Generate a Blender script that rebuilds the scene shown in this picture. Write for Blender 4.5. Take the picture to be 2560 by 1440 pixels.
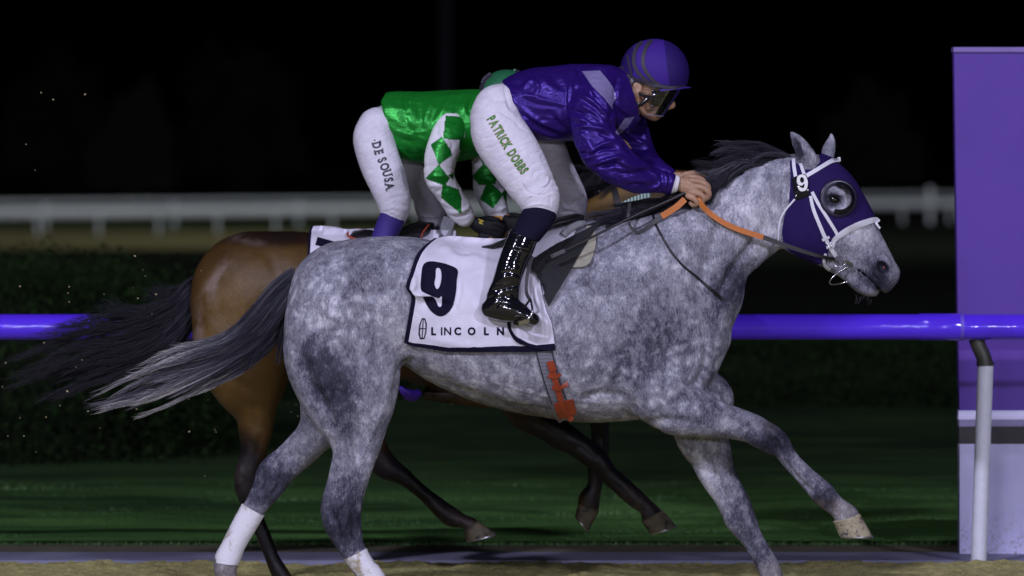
import bpy, math, random
import numpy as np
from mathutils import Vector, noise as mnoise
from mathutils.bvhtree import BVHTree
random.seed(7); RNG = np.random.RandomState(7)
for o in list(bpy.data.objects): bpy.data.objects.remove(o)
SC = bpy.context.scene
COL = SC.collection
R = math.radians

# ---------------------------------------------------------------- camera
CAM_H, CAM_D, FPX, HOR = 1.9, 20.0, 12000.0, 350.0     # height, distance to the horse, focal length and horizon (px of a 2560 wide frame)
cam = bpy.data.cameras.new('camera'); camo = bpy.data.objects.new('camera', cam); COL.objects.link(camo)
camo.location = (0, -CAM_D, CAM_H); camo.rotation_euler = (R(90), 0, 0)
cam.sensor_width = 36; cam.lens = 36*FPX/2560
cam.shift_y = -(720-HOR)/2560
cam.clip_start = 0.5; cam.clip_end = 3000
cam.dof.use_dof = True; cam.dof.focus_distance = 19.85; cam.dof.aperture_fstop = 2.1
SC.camera = camo

# ---------------------------------------------------------------- world: night sky
world = bpy.data.worlds.new('World'); SC.world = world; world.use_nodes = True
wn = world.node_tree
sky = wn.nodes.new('ShaderNodeTexSky'); sky.sky_type = 'NISHITA'; sky.sun_disc = False
sky.sun_elevation = R(-4); sky.sun_rotation = R(180)
bg = wn.nodes['Background']; bg.inputs['Strength'].default_value = 0.12
wn.links.new(sky.outputs['Color'], bg.inputs['Color'])
SC.view_settings.view_transform = 'Standard'; SC.view_settings.look = 'None'
SC.view_settings.exposure = 0.0; SC.view_settings.gamma = 1
SC.render.engine = 'CYCLES'

# ---------------------------------------------------------------- floodlights of the course, on the grandstand side, and one added over the far track
def flood(loc, target, power, sx, sy, col):
    l = bpy.data.lights.new('floodlight', 'AREA'); l.shape = 'RECTANGLE'; l.size = sx; l.size_y = sy
    l.energy = power; l.color = col
    o = bpy.data.objects.new('floodlight', l); COL.objects.link(o); o.location = loc
    o.rotation_euler = (Vector(target)-Vector(loc)).to_track_quat('-Z', 'Y').to_euler()
    return o
LC = (0.77, 0.76, 1.0)
flood((-24, -39, 27), (0, 0, 1), 13500, 3.0, 1.6, LC)
flood((20, -42, 20), (0, 0, 1), 8600, 3.0, 1.6, LC)
flood((-9.6, -48, 7.2), (0, 0, 1.2), 2300, 7.6, 0.12, LC)      # lamp rows along the grandstand front
flood((9.2, -48, 7.2), (0, 0, 1.2), 2300, 7.6, 0.12, LC)
flood((-4, -30, 32), (0, 0, 1), 2600, 2.0, 1.2, LC)
flood((10, 62, 16), (-8, 92, 0), 1500, 5.0, 3.0, (0.9, 1.0, 0.98))  # unseen lamp put in to brighten the far rail and strips

# ---------------------------------------------------------------- frame measures -> world
def W(px, py, Y=0.0):
    d = CAM_D + Y
    return np.array([(px-1280)*d/FPX, Y, CAM_H-(py-HOR)*d/FPX])
def proj(v):
    d = CAM_D + v[:, 1]
    return np.stack([v[:, 0]*FPX/d+1280, HOR+(CAM_H-v[:, 2])*FPX/d], 1)

# ---------------------------------------------------------------- numpy gradient noise
_perm = RNG.permutation(256); _perm = np.concatenate([_perm, _perm, _perm])
_grad = RNG.randn(256, 3); _grad /= np.linalg.norm(_grad, axis=1)[:, None]
def pnoise(p):
    i = np.floor(p).astype(int); f = p-i; i &= 255
    u = f*f*f*(f*(f*6-15)+10); out = 0
    for a in (0, 1):
        for b in (0, 1):
            for c in (0, 1):
                h = _perm[_perm[_perm[(i[:, 0]+a) & 255]+((i[:, 1]+b) & 255)]+((i[:, 2]+c) & 255)]
                g = _grad[h]
                w = (u[:, 0] if a else 1-u[:, 0])*(u[:, 1] if b else 1-u[:, 1])*(u[:, 2] if c else 1-u[:, 2])
                out = out + w*(g[:, 0]*(f[:, 0]-a)+g[:, 1]*(f[:, 1]-b)+g[:, 2]*(f[:, 2]-c))
    return out
def fbm(p, n=3):
    return sum(pnoise(p*2**k+17*k)/2**k for k in range(n))

# ---------------------------------------------------------------- implicit modelling
def catmull(st, m):
    st = np.array(st, float)
    if m <= 1 or len(st) < 3: return st
    e = np.vstack([2*st[0]-st[1], st, 2*st[-1]-st[-2]]); out = []
    for i in range(1, len(e)-2):
        p0, p1, p2, p3 = e[i-1:i+3]
        for k in range(m):
            t = k/m
            out.append(0.5*((2*p1)+(-p0+p2)*t+(2*p0-5*p1+4*p2-p3)*t*t+(-p0+3*p1-3*p2+p3)*t**3))
    out.append(st[-1]); return np.array(out)

def stations(pairs):
    """pairs: (x1,y1,x2,y2,Y,wy) edge points of a limb in frame px, its depth Y (m) and half width across (px) -> x,y,z,r,w in metres"""
    out = []
    for x1, y1, x2, y2, Y, wy in pairs:
        c = W((x1+x2)/2, (y1+y2)/2, Y); s = (CAM_D+Y)/FPX
        out.append([*c, math.hypot(x2-x1, y2-y1)/2*s, wy*s])
    return out
def cst(pts):
    """(px,py,r_px,Y,wy_px)"""
    return [[*W(x, y, Y), r*(CAM_D+Y)/FPX, w*(CAM_D+Y)/FPX] for x, y, r, Y, w in pts]

class Field:
    def __init__(s, lo, hi, h):
        s.lo = np.array(lo, float); s.h = h
        s.n = (np.ceil((np.array(hi)-s.lo)/h).astype(int)+1)
        s.f = np.full(tuple(s.n), 1.0, np.float32)
    def box(s, lo, hi):
        a = np.clip(np.floor((lo-s.lo)/s.h).astype(int), 0, s.n-1)
        b = np.clip(np.ceil((hi-s.lo)/s.h).astype(int)+1, 1, s.n)
        sl = tuple(slice(a[i], b[i]) for i in range(3))
        ax = [(s.lo[i]+s.h*np.arange(a[i], b[i])).astype(np.float32) for i in range(3)]
        return sl, ax[0][:, None, None], ax[1][None, :, None], ax[2][None, None, :]
    def merge(s, sl, d, k, carve=False):
        a = s.f[sl]
        if carve:
            d = -d; h = np.maximum(k-np.abs(a-d), 0)/k if k > 0 else 0
            s.f[sl] = np.maximum(a, d)+h*h*k/4
        else:
            h = np.maximum(k-np.abs(a-d), 0)/k if k > 0 else 0
            s.f[sl] = np.minimum(a, d)-h*h*k/4
    def chain(s, st, k=0.02, m=4, carve=False, e=2.0):
        st = catmull(st, m)
        mg = k+3*s.h
        rr = np.maximum(st[:, 3], st[:, 4])[:, None]
        lo = (st[:, :3]-rr).min(0)-mg; hi = (st[:, :3]+rr).max(0)+mg
        sl, X, Y, Z = s.box(lo, hi)
        tot = np.full(s.f[sl].shape, 1.0, np.float32)
        base = np.array([q.start for q in sl])
        for a, b in zip(st[:-1], st[1:]):
            r = max(a[3], b[3], a[4], b[4])+mg
            l2 = np.minimum(a[:3], b[:3])-r; h2 = np.maximum(a[:3], b[:3])+r
            s2, x, y, z = s.box(l2, h2)
            ax = b[0]-a[0]; az = b[2]-a[2]; L2 = max(ax*ax+az*az, 1e-9)
            t = np.clip(((x-a[0])*ax+(z-a[2])*az)/L2, 0, 1)
            rad = a[3]+(b[3]-a[3])*t; wy = a[4]+(b[4]-a[4])*t
            q2 = (x-a[0]-ax*t)**2+(z-a[2]-az*t)**2
            dy = (y-a[1]-(b[1]-a[1])*t)/wy
            if e == 2.0: d = (np.sqrt(q2/rad**2+dy*dy)-1)*np.minimum(rad, wy)
            else: d = (((q2/rad**2)**(e/2)+np.abs(dy)**e)**(1/e)-1)*np.minimum(rad, wy)
            ls = tuple(slice(q.start-o, q.stop-o) for q, o in zip(s2, base))
            v = tot[ls]
            d = np.broadcast_to(d, (s2[0].stop-s2[0].start, s2[1].stop-s2[1].start, s2[2].stop-s2[2].start))
            d = d[:v.shape[0], :v.shape[1], :v.shape[2]]
            tot[ls] = np.minimum(v, d)
        s.merge(sl, tot, k, carve)
    def blob(s, px, py, Y, rx, rz, wy, rot=0, k=0.02, carve=False):
        """ellipsoid: radii rx (along rot, degrees clockwise in the frame), rz, wy in px"""
        c = W(px, py, Y); q = (CAM_D+Y)/FPX; rx *= q; rz *= q; wy *= q
        m = max(rx, rz, wy)+k+3*s.h
        sl, x, y, z = s.box(c-m, c+m)
        a = R(rot); ca, sa = math.cos(a), math.sin(a)
        u = (x-c[0])*ca-(z-c[2])*sa; v = (x-c[0])*sa+(z-c[2])*ca
        d = (np.sqrt((u/rx)**2+(v/rz)**2+((y-c[1])/wy)**2)-1)*min(rx, rz, wy)
        s.merge(sl, d.astype(np.float32), k, carve)
    def half(s, p, n, k=0.004):
        """cut away everything beyond the plane"""
        X = (s.lo[0]+s.h*np.arange(s.n[0]))[:, None, None]; Y = (s.lo[1]+s.h*np.arange(s.n[1]))[None, :, None]; Z = (s.lo[2]+s.h*np.arange(s.n[2]))[None, None, :]
        n = np.array(n, float); n /= np.linalg.norm(n)
        d = ((X-p[0])*n[0]+(Y-p[1])*n[1]+(Z-p[2])*n[2]).astype(np.float32)
        s.f = np.maximum(s.f, d)
    def mesh(s, smooth=2):
        f = s.f; n = s.n
        ins = f < 0
        c = np.zeros(tuple(n-1), np.int8)
        for i in (0, 1):
            for j in (0, 1):
                for k in (0, 1):
                    c += ins[i:n[0]-1+i, j:n[1]-1+j, k:n[2]-1+k]
        act = np.argwhere((c > 0) & (c < 8))
        idx = np.full(tuple(n-1), -1, np.int32); idx[tuple(act.T)] = np.arange(len(act))
        corners = [(i, j, k) for i in (0, 1) for j in (0, 1) for k in (0, 1)]
        val = {cc: f[act[:, 0]+cc[0], act[:, 1]+cc[1], act[:, 2]+cc[2]].astype(float) for cc in corners}
        acc = np.zeros((len(act), 3)); cnt = np.zeros(len(act))
        for a in corners:
            for ax in range(3):
                if a[ax] == 0:
                    b = list(a); b[ax] = 1; b = tuple(b)
                    va, vb = val[a], val[b]; mk = (va < 0) != (vb < 0)
                    t = np.where(mk, va/np.where(mk, va-vb, 1), 0)
                    p = np.array(a, float)[None, :].repeat(len(act), 0); p[:, ax] += t
                    acc += p*mk[:, None]; cnt += mk
        v = s.lo+(act+acc/cnt[:, None])*s.h
        faces = []
        for ax in range(3):
            sa = [slice(0, None)]*3; sb = [slice(0, None)]*3
            sa[ax] = slice(0, -1); sb[ax] = slice(1, None)
            A = ins[tuple(sa)]; B = ins[tuple(sb)]
            e = np.argwhere(A != B)
            o1, o2 = [q for q in range(3) if q != ax]
            e = e[(e[:, o1] > 0) & (e[:, o2] > 0) & (e[:, o1] < n[o1]-1) & (e[:, o2] < n[o2]-1)]
            fl = A[tuple(e.T)]
            q = []
            for d1, d2 in ((1, 1), (0, 1), (0, 0), (1, 0)):
                w = e.copy(); w[:, o1] -= d1; w[:, o2] -= d2
                q.append(idx[tuple(w.T)])
            q = np.stack(q, 1)
            flip = fl if ax != 1 else ~fl
            q[~flip] = q[~flip][:, ::-1]
            faces.append(q)
        F = np.vstack(faces); F = F[(F >= 0).all(1)]
        for _ in range(smooth): v = relax(v, F, 0.5)
        return v, F
def relax(v, F, w):
    acc = np.zeros_like(v); cnt = np.zeros(len(v))
    for a, b in ((0, 1), (1, 2), (2, 3), (3, 0)):
        np.add.at(acc, F[:, a], v[F[:, b]]); np.add.at(acc, F[:, b], v[F[:, a]])
        np.add.at(cnt, F[:, a], 1); np.add.at(cnt, F[:, b], 1)
    return v*(1-w)+w*acc/np.maximum(cnt, 1)[:, None]
def vnormals(v, F):
    a, b, c, d = (v[F[:, i]] for i in range(4))
    fn = np.cross(c-a, d-b); n = np.zeros_like(v)
    for i in range(4): np.add.at(n, F[:, i], fn)
    return n/np.maximum(np.linalg.norm(n, axis=1), 1e-12)[:, None]
def seg_dist(P, poly):
    """distance of frame points to a polyline and position 0..1 along it"""
    poly = np.array(poly, float); L = np.concatenate([[0], np.cumsum(np.linalg.norm(np.diff(poly, axis=0), axis=1))])
    best = np.full(len(P), 1e9); tt = np.zeros(len(P)); sg = np.zeros(len(P))
    for i in range(len(poly)-1):
        a, b = poly[i], poly[i+1]; ab = b-a; l2 = (ab**2).sum()
        t = np.clip(((P-a)@ab)/l2, 0, 1); q = P-a-t[:, None]*ab; d = np.hypot(q[:, 0], q[:, 1])
        m = d < best; best[m] = d[m]; tt[m] = (L[i]+t[m]*math.sqrt(l2))/L[-1]
        sg[m] = np.sign(ab[0]*q[m, 1]-ab[1]*q[m, 0])
    return best, tt, sg
def strokes(v, F, lst, side=-1):
    """press creases (amp<0) and folds (amp>0) into the side of a surface: (points, width px, amp mm[, lip])"""
    n = vnormals(v, F); P = proj(v); disp = np.zeros(len(v))
    wt = np.clip(side*n[:, 1]*2.5+0.15, 0, 1)
    for it in lst:
        pts, wd, amp = it[:3]
        pp = catmull(pts, 4) if len(pts) > 2 else np.array(pts, float)
        lo = pp.min(0)-4*wd; hi = pp.max(0)+4*wd
        m = np.where((P > lo).all(1) & (P < hi).all(1) & (wt > 0))[0]
        if not len(m): continue
        d, t, sg = seg_dist(P[m], pp)
        tap = np.clip(np.minimum(t, 1-t)*4, 0, 1)**0.7*0.9+0.1
        x = d*sg/wd
        pr = np.exp(-x*x)
        if len(it) > 3: pr = pr-it[3]*np.exp(-(x-1.7)**2)
        disp[m] += amp*0.001*pr*tap
    return v+n*(disp*wt)[:, None]

# ---------------------------------------------------------------- objects
def root_loc(p):
    l = Vector((0, 0, 0))
    while p is not None: l = l+p.location; p = p.parent
    return l
def obj(name, v, F, mat, parent=None, smooth=True, attr=None, mats=None, fmat=None):
    v = np.asarray(v, float); base = root_loc(parent)
    me = bpy.data.meshes.new(name)
    me.from_pydata((v-np.array(base)).tolist(), [], [tuple(int(i) for i in f) for f in F])
    me.materials.append(mat)
    for m in (mats or []): me.materials.append(m)
    if fmat is not None: me.polygons.foreach_set('material_index', np.asarray(fmat, np.int32))
    if smooth: me.polygons.foreach_set('use_smooth', np.ones(len(me.polygons), bool))
    if attr is not None:
        a = me.color_attributes.new('tone', 'FLOAT_COLOR', 'POINT')
        c = np.ones((len(v), 4), np.float32); attr = np.asarray(attr)
        if attr.ndim == 1: attr = attr[:, None].repeat(3, 1)
        c[:, :attr.shape[1]] = attr
        a.data.foreach_set('color', c.ravel())
    me.update()
    if smooth and len(v) < 30000: me.set_sharp_from_angle(angle=R(48))
    o = bpy.data.objects.new(name, me); COL.objects.link(o); o.parent = parent
    return o
def thing(name, label, cat, loc, group=None):
    o = bpy.data.objects.new(name, None); COL.objects.link(o); o.location = tuple(loc); o.empty_display_size = 0.1
    o['label'] = label; o['category'] = cat
    if group: o['group'] = group
    return o
def tag(o, label, cat, group=None):
    o['label'] = label; o['category'] = cat
    if group: o['group'] = group
    return o
def struct(o): o['kind'] = 'structure'; return o
def join(parts):
    V = []; F = []; n = 0
    for v, f in parts:
        V.append(np.asarray(v, float)); F += [tuple(i+n for i in q) for q in f]; n += len(v)
    return np.vstack(V), F
def boxm(x0, x1, y0, y1, z0, z1, bev=0):
    v = [(x, y, z) for x in (x0, x1) for y in (y0, y1) for z in (z0, z1)]
    return np.array(v, float), [(0, 1, 3, 2), (4, 6, 7, 5), (0, 4, 5, 1), (2, 3, 7, 6), (0, 2, 6, 4), (1, 5, 7, 3)]
def loft(rings, caps=(True, True), close=True):
    n = len(rings[0]); V = np.vstack(rings); F = []
    for i in range(len(rings)-1):
        for j in range(n if close else n-1):
            k = (j+1) % n; F.append((i*n+j, i*n+k, (i+1)*n+k, (i+1)*n+j))
    if caps[0]: F.append(tuple(range(n))[::-1])
    if caps[1]: F.append(tuple((len(rings)-1)*n+j for j in range(n)))
    return V, F
def tube(pts, rad, seg=10, caps=(True, True), flat=1.0):
    """round tube through 3-D points; rad scalar or list"""
    P = np.asarray(pts, float); rad = np.broadcast_to(rad, len(P)); rings = []
    T = np.gradient(P, axis=0); T /= np.linalg.norm(T, axis=1)[:, None]
    up = np.array([0, 1, 0.001]); 
    for p, t, r in zip(P, T, rad):
        a = up-t*(up@t); l = np.linalg.norm(a)
        if l < 0.1: a = np.array([1.0, 0, 0])-t*t[0]; l = np.linalg.norm(a)
        a /= l; b = np.cross(t, a)
        th = np.linspace(0, 2*math.pi, seg, endpoint=False)
        rings.append(p+r*(np.cos(th)[:, None]*a*flat+np.sin(th)[:, None]*b))
    return loft(rings, caps)
def sleeve(pairs, seg=28, m=4, e=2.0, th0=0):
    """open tube through edge pairs, for bandages, boots, cuffs -> rings array"""
    pr = catmull(pairs, m); rings = []
    th = np.linspace(0, 2*math.pi, seg, endpoint=False)
    c, s_ = np.cos(th), np.sin(th)
    c = np.sign(c)*np.abs(c)**(2/e); s_ = np.sign(s_)*np.abs(s_)**(2/e)
    for x1, y1, x2, y2, Y, wy in pr:
        a = W(x1, y1, Y); b = W(x2, y2, Y); w = wy*(CAM_D+Y)/FPX
        rings.append((a+b)/2+c[:, None]*(b-a)/2+s_[:, None]*np.array([0, w, 0]))
    return rings
def bvh(v, F): return BVHTree.FromPolygons([tuple(p) for p in v], [tuple(int(i) for i in f) for f in F])
CAMP = Vector((0, -CAM_D, CAM_H))
def hit(tree, px, py, ymax=2.0):
    q = W(px, py, 0); d = (Vector(q)-CAMP).normalized()
    r = tree.ray_cast(CAMP, d)
    if r[0] is None: return None, None
    p, n = np.array(r[0]), np.array(r[1])
    return p, (n if n@np.array(d) < 0 else -n)      # normal on the near side
def fill_none(rows):
    """points that missed the surface take their depth from the nearest hit"""
    return rows
def mirror_y(v, F, y0=0.0):
    v = v.copy(); v[:, 1] = 2*y0-v[:, 1]; return v, [tuple(reversed(tuple(f))) for f in F]

# ---------------------------------------------------------------- materials
def lin(c):
    return tuple(((x/255)/12.92 if x <= 10 else ((x/255+0.055)/1.055)**2.4) for x in c)
class N:
    def __init__(s, name):
        s.m = bpy.data.materials.new(name); s.m.use_nodes = True; s.t = s.m.node_tree; s.b = s.t.nodes['Principled BSDF']
    def n(s, typ, **kw):
        x = s.t.nodes.new('ShaderNode'+typ)
        for k, v in kw.items():
            if hasattr(x, k): setattr(x, k, v)
            else: x.inputs[k].default_value = v
        return x
    def l(s, a, b): s.t.links.new(a, b)
    def set(s, **kw):
        for k, v in kw.items(): s.b.inputs[k.replace('_', ' ')].default_value = v
    def coord(s, scale=(1, 1, 1), rot=(0, 0, 0)):
        c = s.n('TexCoord'); m = s.n('Mapping'); m.inputs['Scale'].default_value = scale; m.inputs['Rotation'].default_value = rot
        s.l(c.outputs['Object'], m.inputs[0]); return m.outputs[0]
    def noise(s, co, scale, detail=4, rough=0.5, dist=0):
        x = s.n('TexNoise'); x.inputs['Scale'].default_value = scale; x.inputs['Detail'].default_value = detail
        x.inputs['Roughness'].default_value = rough; x.inputs['Distortion'].default_value = dist; s.l(co, x.inputs['Vector']); return x.outputs['Fac']
    def ramp(s, fac, stops, interp='LINEAR'):
        x = s.n('ValToRGB'); cr = x.color_ramp; cr.interpolation = interp
        while len(cr.elements) < len(stops): cr.elements.new(0.5)
        for e, (p, c) in zip(cr.elements, stops):
            e.position = p; e.color = (*c, 1) if not isinstance(c, (int, float)) else (c, c, c, 1)
        s.l(fac, x.inputs[0]); return x.outputs[0]
    def math(s, op, a, b=None, clamp=False):
        x = s.n('Math'); x.operation = op; x.use_clamp = clamp
        for i, q in enumerate((a, b)):
            if q is None: continue
            if isinstance(q, (int, float)): x.inputs[i].default_value = q
            else: s.l(q, x.inputs[i])
        return x.outputs[0]
    def mix(s, f, a, b, typ='MIX'):
        x = s.n('Mix'); x.data_type = 'RGBA'; x.blend_type = typ
        for i, q in ((0, f), (6, a), (7, b)):
            if isinstance(q, (int, float)): x.inputs[i].default_value = q
            elif isinstance(q, tuple): x.inputs[i].default_value = (*q, 1)
            else: s.l(q, x.inputs[i])
        return x.outputs[2]
    def bump(s, h, strength=0.3, dist=0.01):
        x = s.n('Bump'); x.inputs['Strength'].default_value = strength; x.inputs['Distance'].default_value = dist
        s.l(h, x.inputs['Height']); s.l(x.outputs[0], s.b.inputs['Normal'])
    def col(s, c):
        if isinstance(c, tuple): s.b.inputs['Base Color'].default_value = (*c, 1)
        else: s.l(c, s.b.inputs['Base Color'])
def plain(name, c, rough=0.6, metal=0, spec=0.5, nscale=60, nstr=0.15, var=0.12, **kw):
    m = N(name); co = m.coord()
    nz = m.noise(co, nscale, 5, 0.6)
    big = m.noise(co, nscale/8, 3)
    f = m.ramp(m.math('MULTIPLY', m.math('ADD', nz, big), 0.5), [(0.25, tuple(x*(1-var*1.6) for x in c)), (0.75, tuple(min(1, x*(1+var)) for x in c))])
    m.col(f); m.set(Roughness=rough, Metallic=metal); m.b.inputs['Specular IOR Level'].default_value = spec
    for k, v in kw.items(): m.b.inputs[k.replace('_', ' ')].default_value = v
    if nstr: m.bump(nz, nstr, 0.002)
    return m.m
# ================================================================ SETTING
def ground_grid(x0, x1, y0, y1, nx, ny, fz, ypow=1.0):
    X = np.linspace(x0, x1, nx); Y = y0+(y1-y0)*np.linspace(0, 1, ny)**ypow
    gx, gy = np.meshgrid(X, Y); p = np.stack([gx.ravel(), gy.ravel(), np.zeros(gx.size)], 1)
    p[:, 2] = fz(p)
    F = [(j*nx+i, j*nx+i+1, (j+1)*nx+i+1, (j+1)*nx+i) for j in range(ny-1) for i in range(nx-1)]
    return p, F
# wide ground sheet to the horizon: dark soil and rough grass
m = N('dark_ground'); co = m.coord(); nz = m.noise(co, 0.5, 6, 0.6)
m.col(m.ramp(nz, [(0.35, (0.006, 0.008, 0.005)), (0.7, (0.014, 0.017, 0.009))])); m.set(Roughness=1.0); m.b.inputs['Specular IOR Level'].default_value = 0.1
v, F = ground_grid(-900, 900, -60, 1500, 3, 3, lambda p: p[:, 0]*0-0.03)
struct(obj('ground', v, F, m.m))
# dirt track: churned sand, with a rolled lip against the kerb
m = N('track_dirt'); co = m.coord()
n1 = m.noise(co, 14, 8, 0.65); n2 = m.noise(co, 90, 5, 0.6)
f = m.math('MULTIPLY', m.math('ADD', n1, n2), 0.5)
m.col(m.ramp(f, [(0.3, (0.13, 0.12, 0.04)), (0.5, (0.40, 0.36, 0.13)), (0.7, (0.62, 0.57, 0.26))])); m.set(Roughness=0.95); m.bump(f, 0.9, 0.03)
def dirt_z(p):
    lip = np.clip(1-np.abs(p[:, 1]-1.38)/0.22, 0, 1)
    return 0.006+0.03*fbm(p*np.array([3, 3, 1]), 3)*0.6+0.022*np.abs(fbm(p*np.array([11, 11, 1])+5, 3))+lip*(0.014+0.022*fbm(p*np.array([2.2, 1, 1]), 3))-0.012
v, F = ground_grid(-3.6, 3.6, -1.2, 1.56, 620, 240, dirt_z)
DIRT = obj('dirt_track', v, F, m.m); struct(DIRT)
v, F = ground_grid(-60, 60, -50, -1.2, 60, 40, lambda p: p[:, 0]*0+0.0)
struct(obj('dirt_track', v, F, m.m))
# grey kerb strip and sandy edge
kerbm = plain('kerb_concrete', (0.20, 0.20, 0.30), 0.8, nscale=30)
v, F = boxm(-40, 40, 1.60, 2.04, -0.1, 0.008); struct(obj('kerb', v, F, kerbm, smooth=False))
sandm = plain('edge_sand', (0.10, 0.095, 0.055), 0.95, nscale=40, var=0.3)
v, F = ground_grid(-40, 40, 2.06, 2.55, 400, 14, lambda p: 0.004+0.008*fbm(p*np.array([4, 9, 1]), 2)); struct(obj('sand_edge', v, F, sandm))
# mown turf: base sheet with streaks and painted light falloff, and real blades near the edge
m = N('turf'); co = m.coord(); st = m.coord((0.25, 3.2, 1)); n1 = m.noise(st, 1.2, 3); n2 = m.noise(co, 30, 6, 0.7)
sx = m.n('SeparateXYZ'); m.l(co, sx.inputs[0]); light_falloff = m.ramp(m.math('ADD', m.math('MULTIPLY', sx.outputs[1], 0.1), m.math('MULTIPLY', n1, 0.12)), [(0.30, 2.8), (0.46, 1.5), (0.75, 0.6), (1.0, 0.30)])  # lighter near, darker far: floodlight falloff painted into the turf colour
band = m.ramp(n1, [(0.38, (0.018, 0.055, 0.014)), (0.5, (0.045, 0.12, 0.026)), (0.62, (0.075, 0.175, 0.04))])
m.col(m.mix(1.0, m.mix(m.ramp(n2, [(0.35, 0.0), (0.7, 1.0)]), band, m.mix(0.5, band, (0.03, 0.055, 0.02))), light_falloff, 'MULTIPLY')); m.set(Roughness=0.9); m.b.inputs['Specular IOR Level'].default_value = 0.15
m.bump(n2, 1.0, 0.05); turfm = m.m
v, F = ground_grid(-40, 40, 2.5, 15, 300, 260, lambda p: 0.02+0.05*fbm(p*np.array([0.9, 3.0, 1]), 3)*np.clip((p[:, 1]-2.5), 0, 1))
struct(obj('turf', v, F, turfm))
def blades(name, n, x0, x1, y0, y1, h, mat, z=0.02):
    P = np.stack([RNG.uniform(x0, x1, n), y0+(y1-y0)*RNG.rand(n)**1.3, np.full(n, z)], 1)
    a = RNG.uniform(0, math.pi, n); hh = h*RNG.uniform(0.5, 1.2, n); w = 0.004
    d = np.stack([np.cos(a)*w, np.sin(a)*w, a*0], 1); lean = np.stack([RNG.randn(n)*0.3*hh, RNG.randn(n)*0.3*hh, hh], 1)
    V = np.stack([P-d, P+d, P+lean], 1).reshape(-1, 3)
    o = obj(name, V, np.arange(3*n).reshape(-1, 3), mat, smooth=False, attr=np.repeat(RNG.uniform(0.2, 1, n), 3))
    return o
m = N('grass_blades'); at = m.n('Attribute'); at.attribute_name = 'tone'
m.col(m.ramp(at.outputs['Fac'], [(0, (0.02, 0.07, 0.014)), (0.7, (0.06, 0.16, 0.035)), (1, (0.13, 0.2, 0.07))])); m.set(Roughness=0.7)
g = blades('grass', 70000, -3.2, 3.4, 2.45, 6.5, 0.022, m.m, 0.0); g['kind'] = 'stuff'
# far side of the course: pale dirt strip, grass strip, rail
farm = plain('far_dirt', (0.30, 0.25, 0.09), 0.95, nscale=2, var=0.2)
v, F = ground_grid(-70, 1.8, 63.5, 82, 4, 4, lambda p: p[:, 0]*0+0.004); struct(obj('far_track', v, F, farm))
farg = plain('far_grass', (0.05, 0.13, 0.03), 0.95, nscale=1, var=0.3)
v, F = ground_grid(-70, 1.8, 82, 90, 4, 4, lambda p: p[:, 0]*0+0.008); struct(obj('far_turf', v, F, farg))
whitem = plain('rail_white', (0.72, 0.75, 0.76), 0.4, nscale=5)
def far_rail(x0, x1, y0, y1, z, r, step, label, off=0.0, pr=0.05):
    t = thing('rail_fence', label, 'rail', ((x0+x1)/2, (y0+y1)/2, 0))
    v, F = tube([(x0, y0, z), (x1, y1, z)], r, 12); obj('rail', v, F, whitem, t)
    x = x0+off
    while x < x1:
        y = y0+(y1-y0)*(x-x0)/(x1-x0)
        v, F = tube([(x, y, 0.0), (x, y, z-r*0.6)], pr, 8); obj('post', v, F, whitem, t); x += step
    return t
far_rail(-12.5, 12.5, 74, 92, 0.43, 0.115, 1.15, 'thick white running rail on short posts across the far side of the track', 0.7, 0.035)
far_rail(-12.5, 12.5, 80, 98, 0.58, 0.045, 2.6, 'thin pale rail just behind and above the thicker far rail')
# gate post sticking up from the far rail on the right
t = thing('rail_post', 'small upright post rising above the far rail, left of the purple board', 'post', (9.58, 90, 0))
v, F = boxm(9.53, 9.62, 89.9, 90.0, 0, 0.82); obj('post', v, F, whitem, t, smooth=False)
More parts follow.
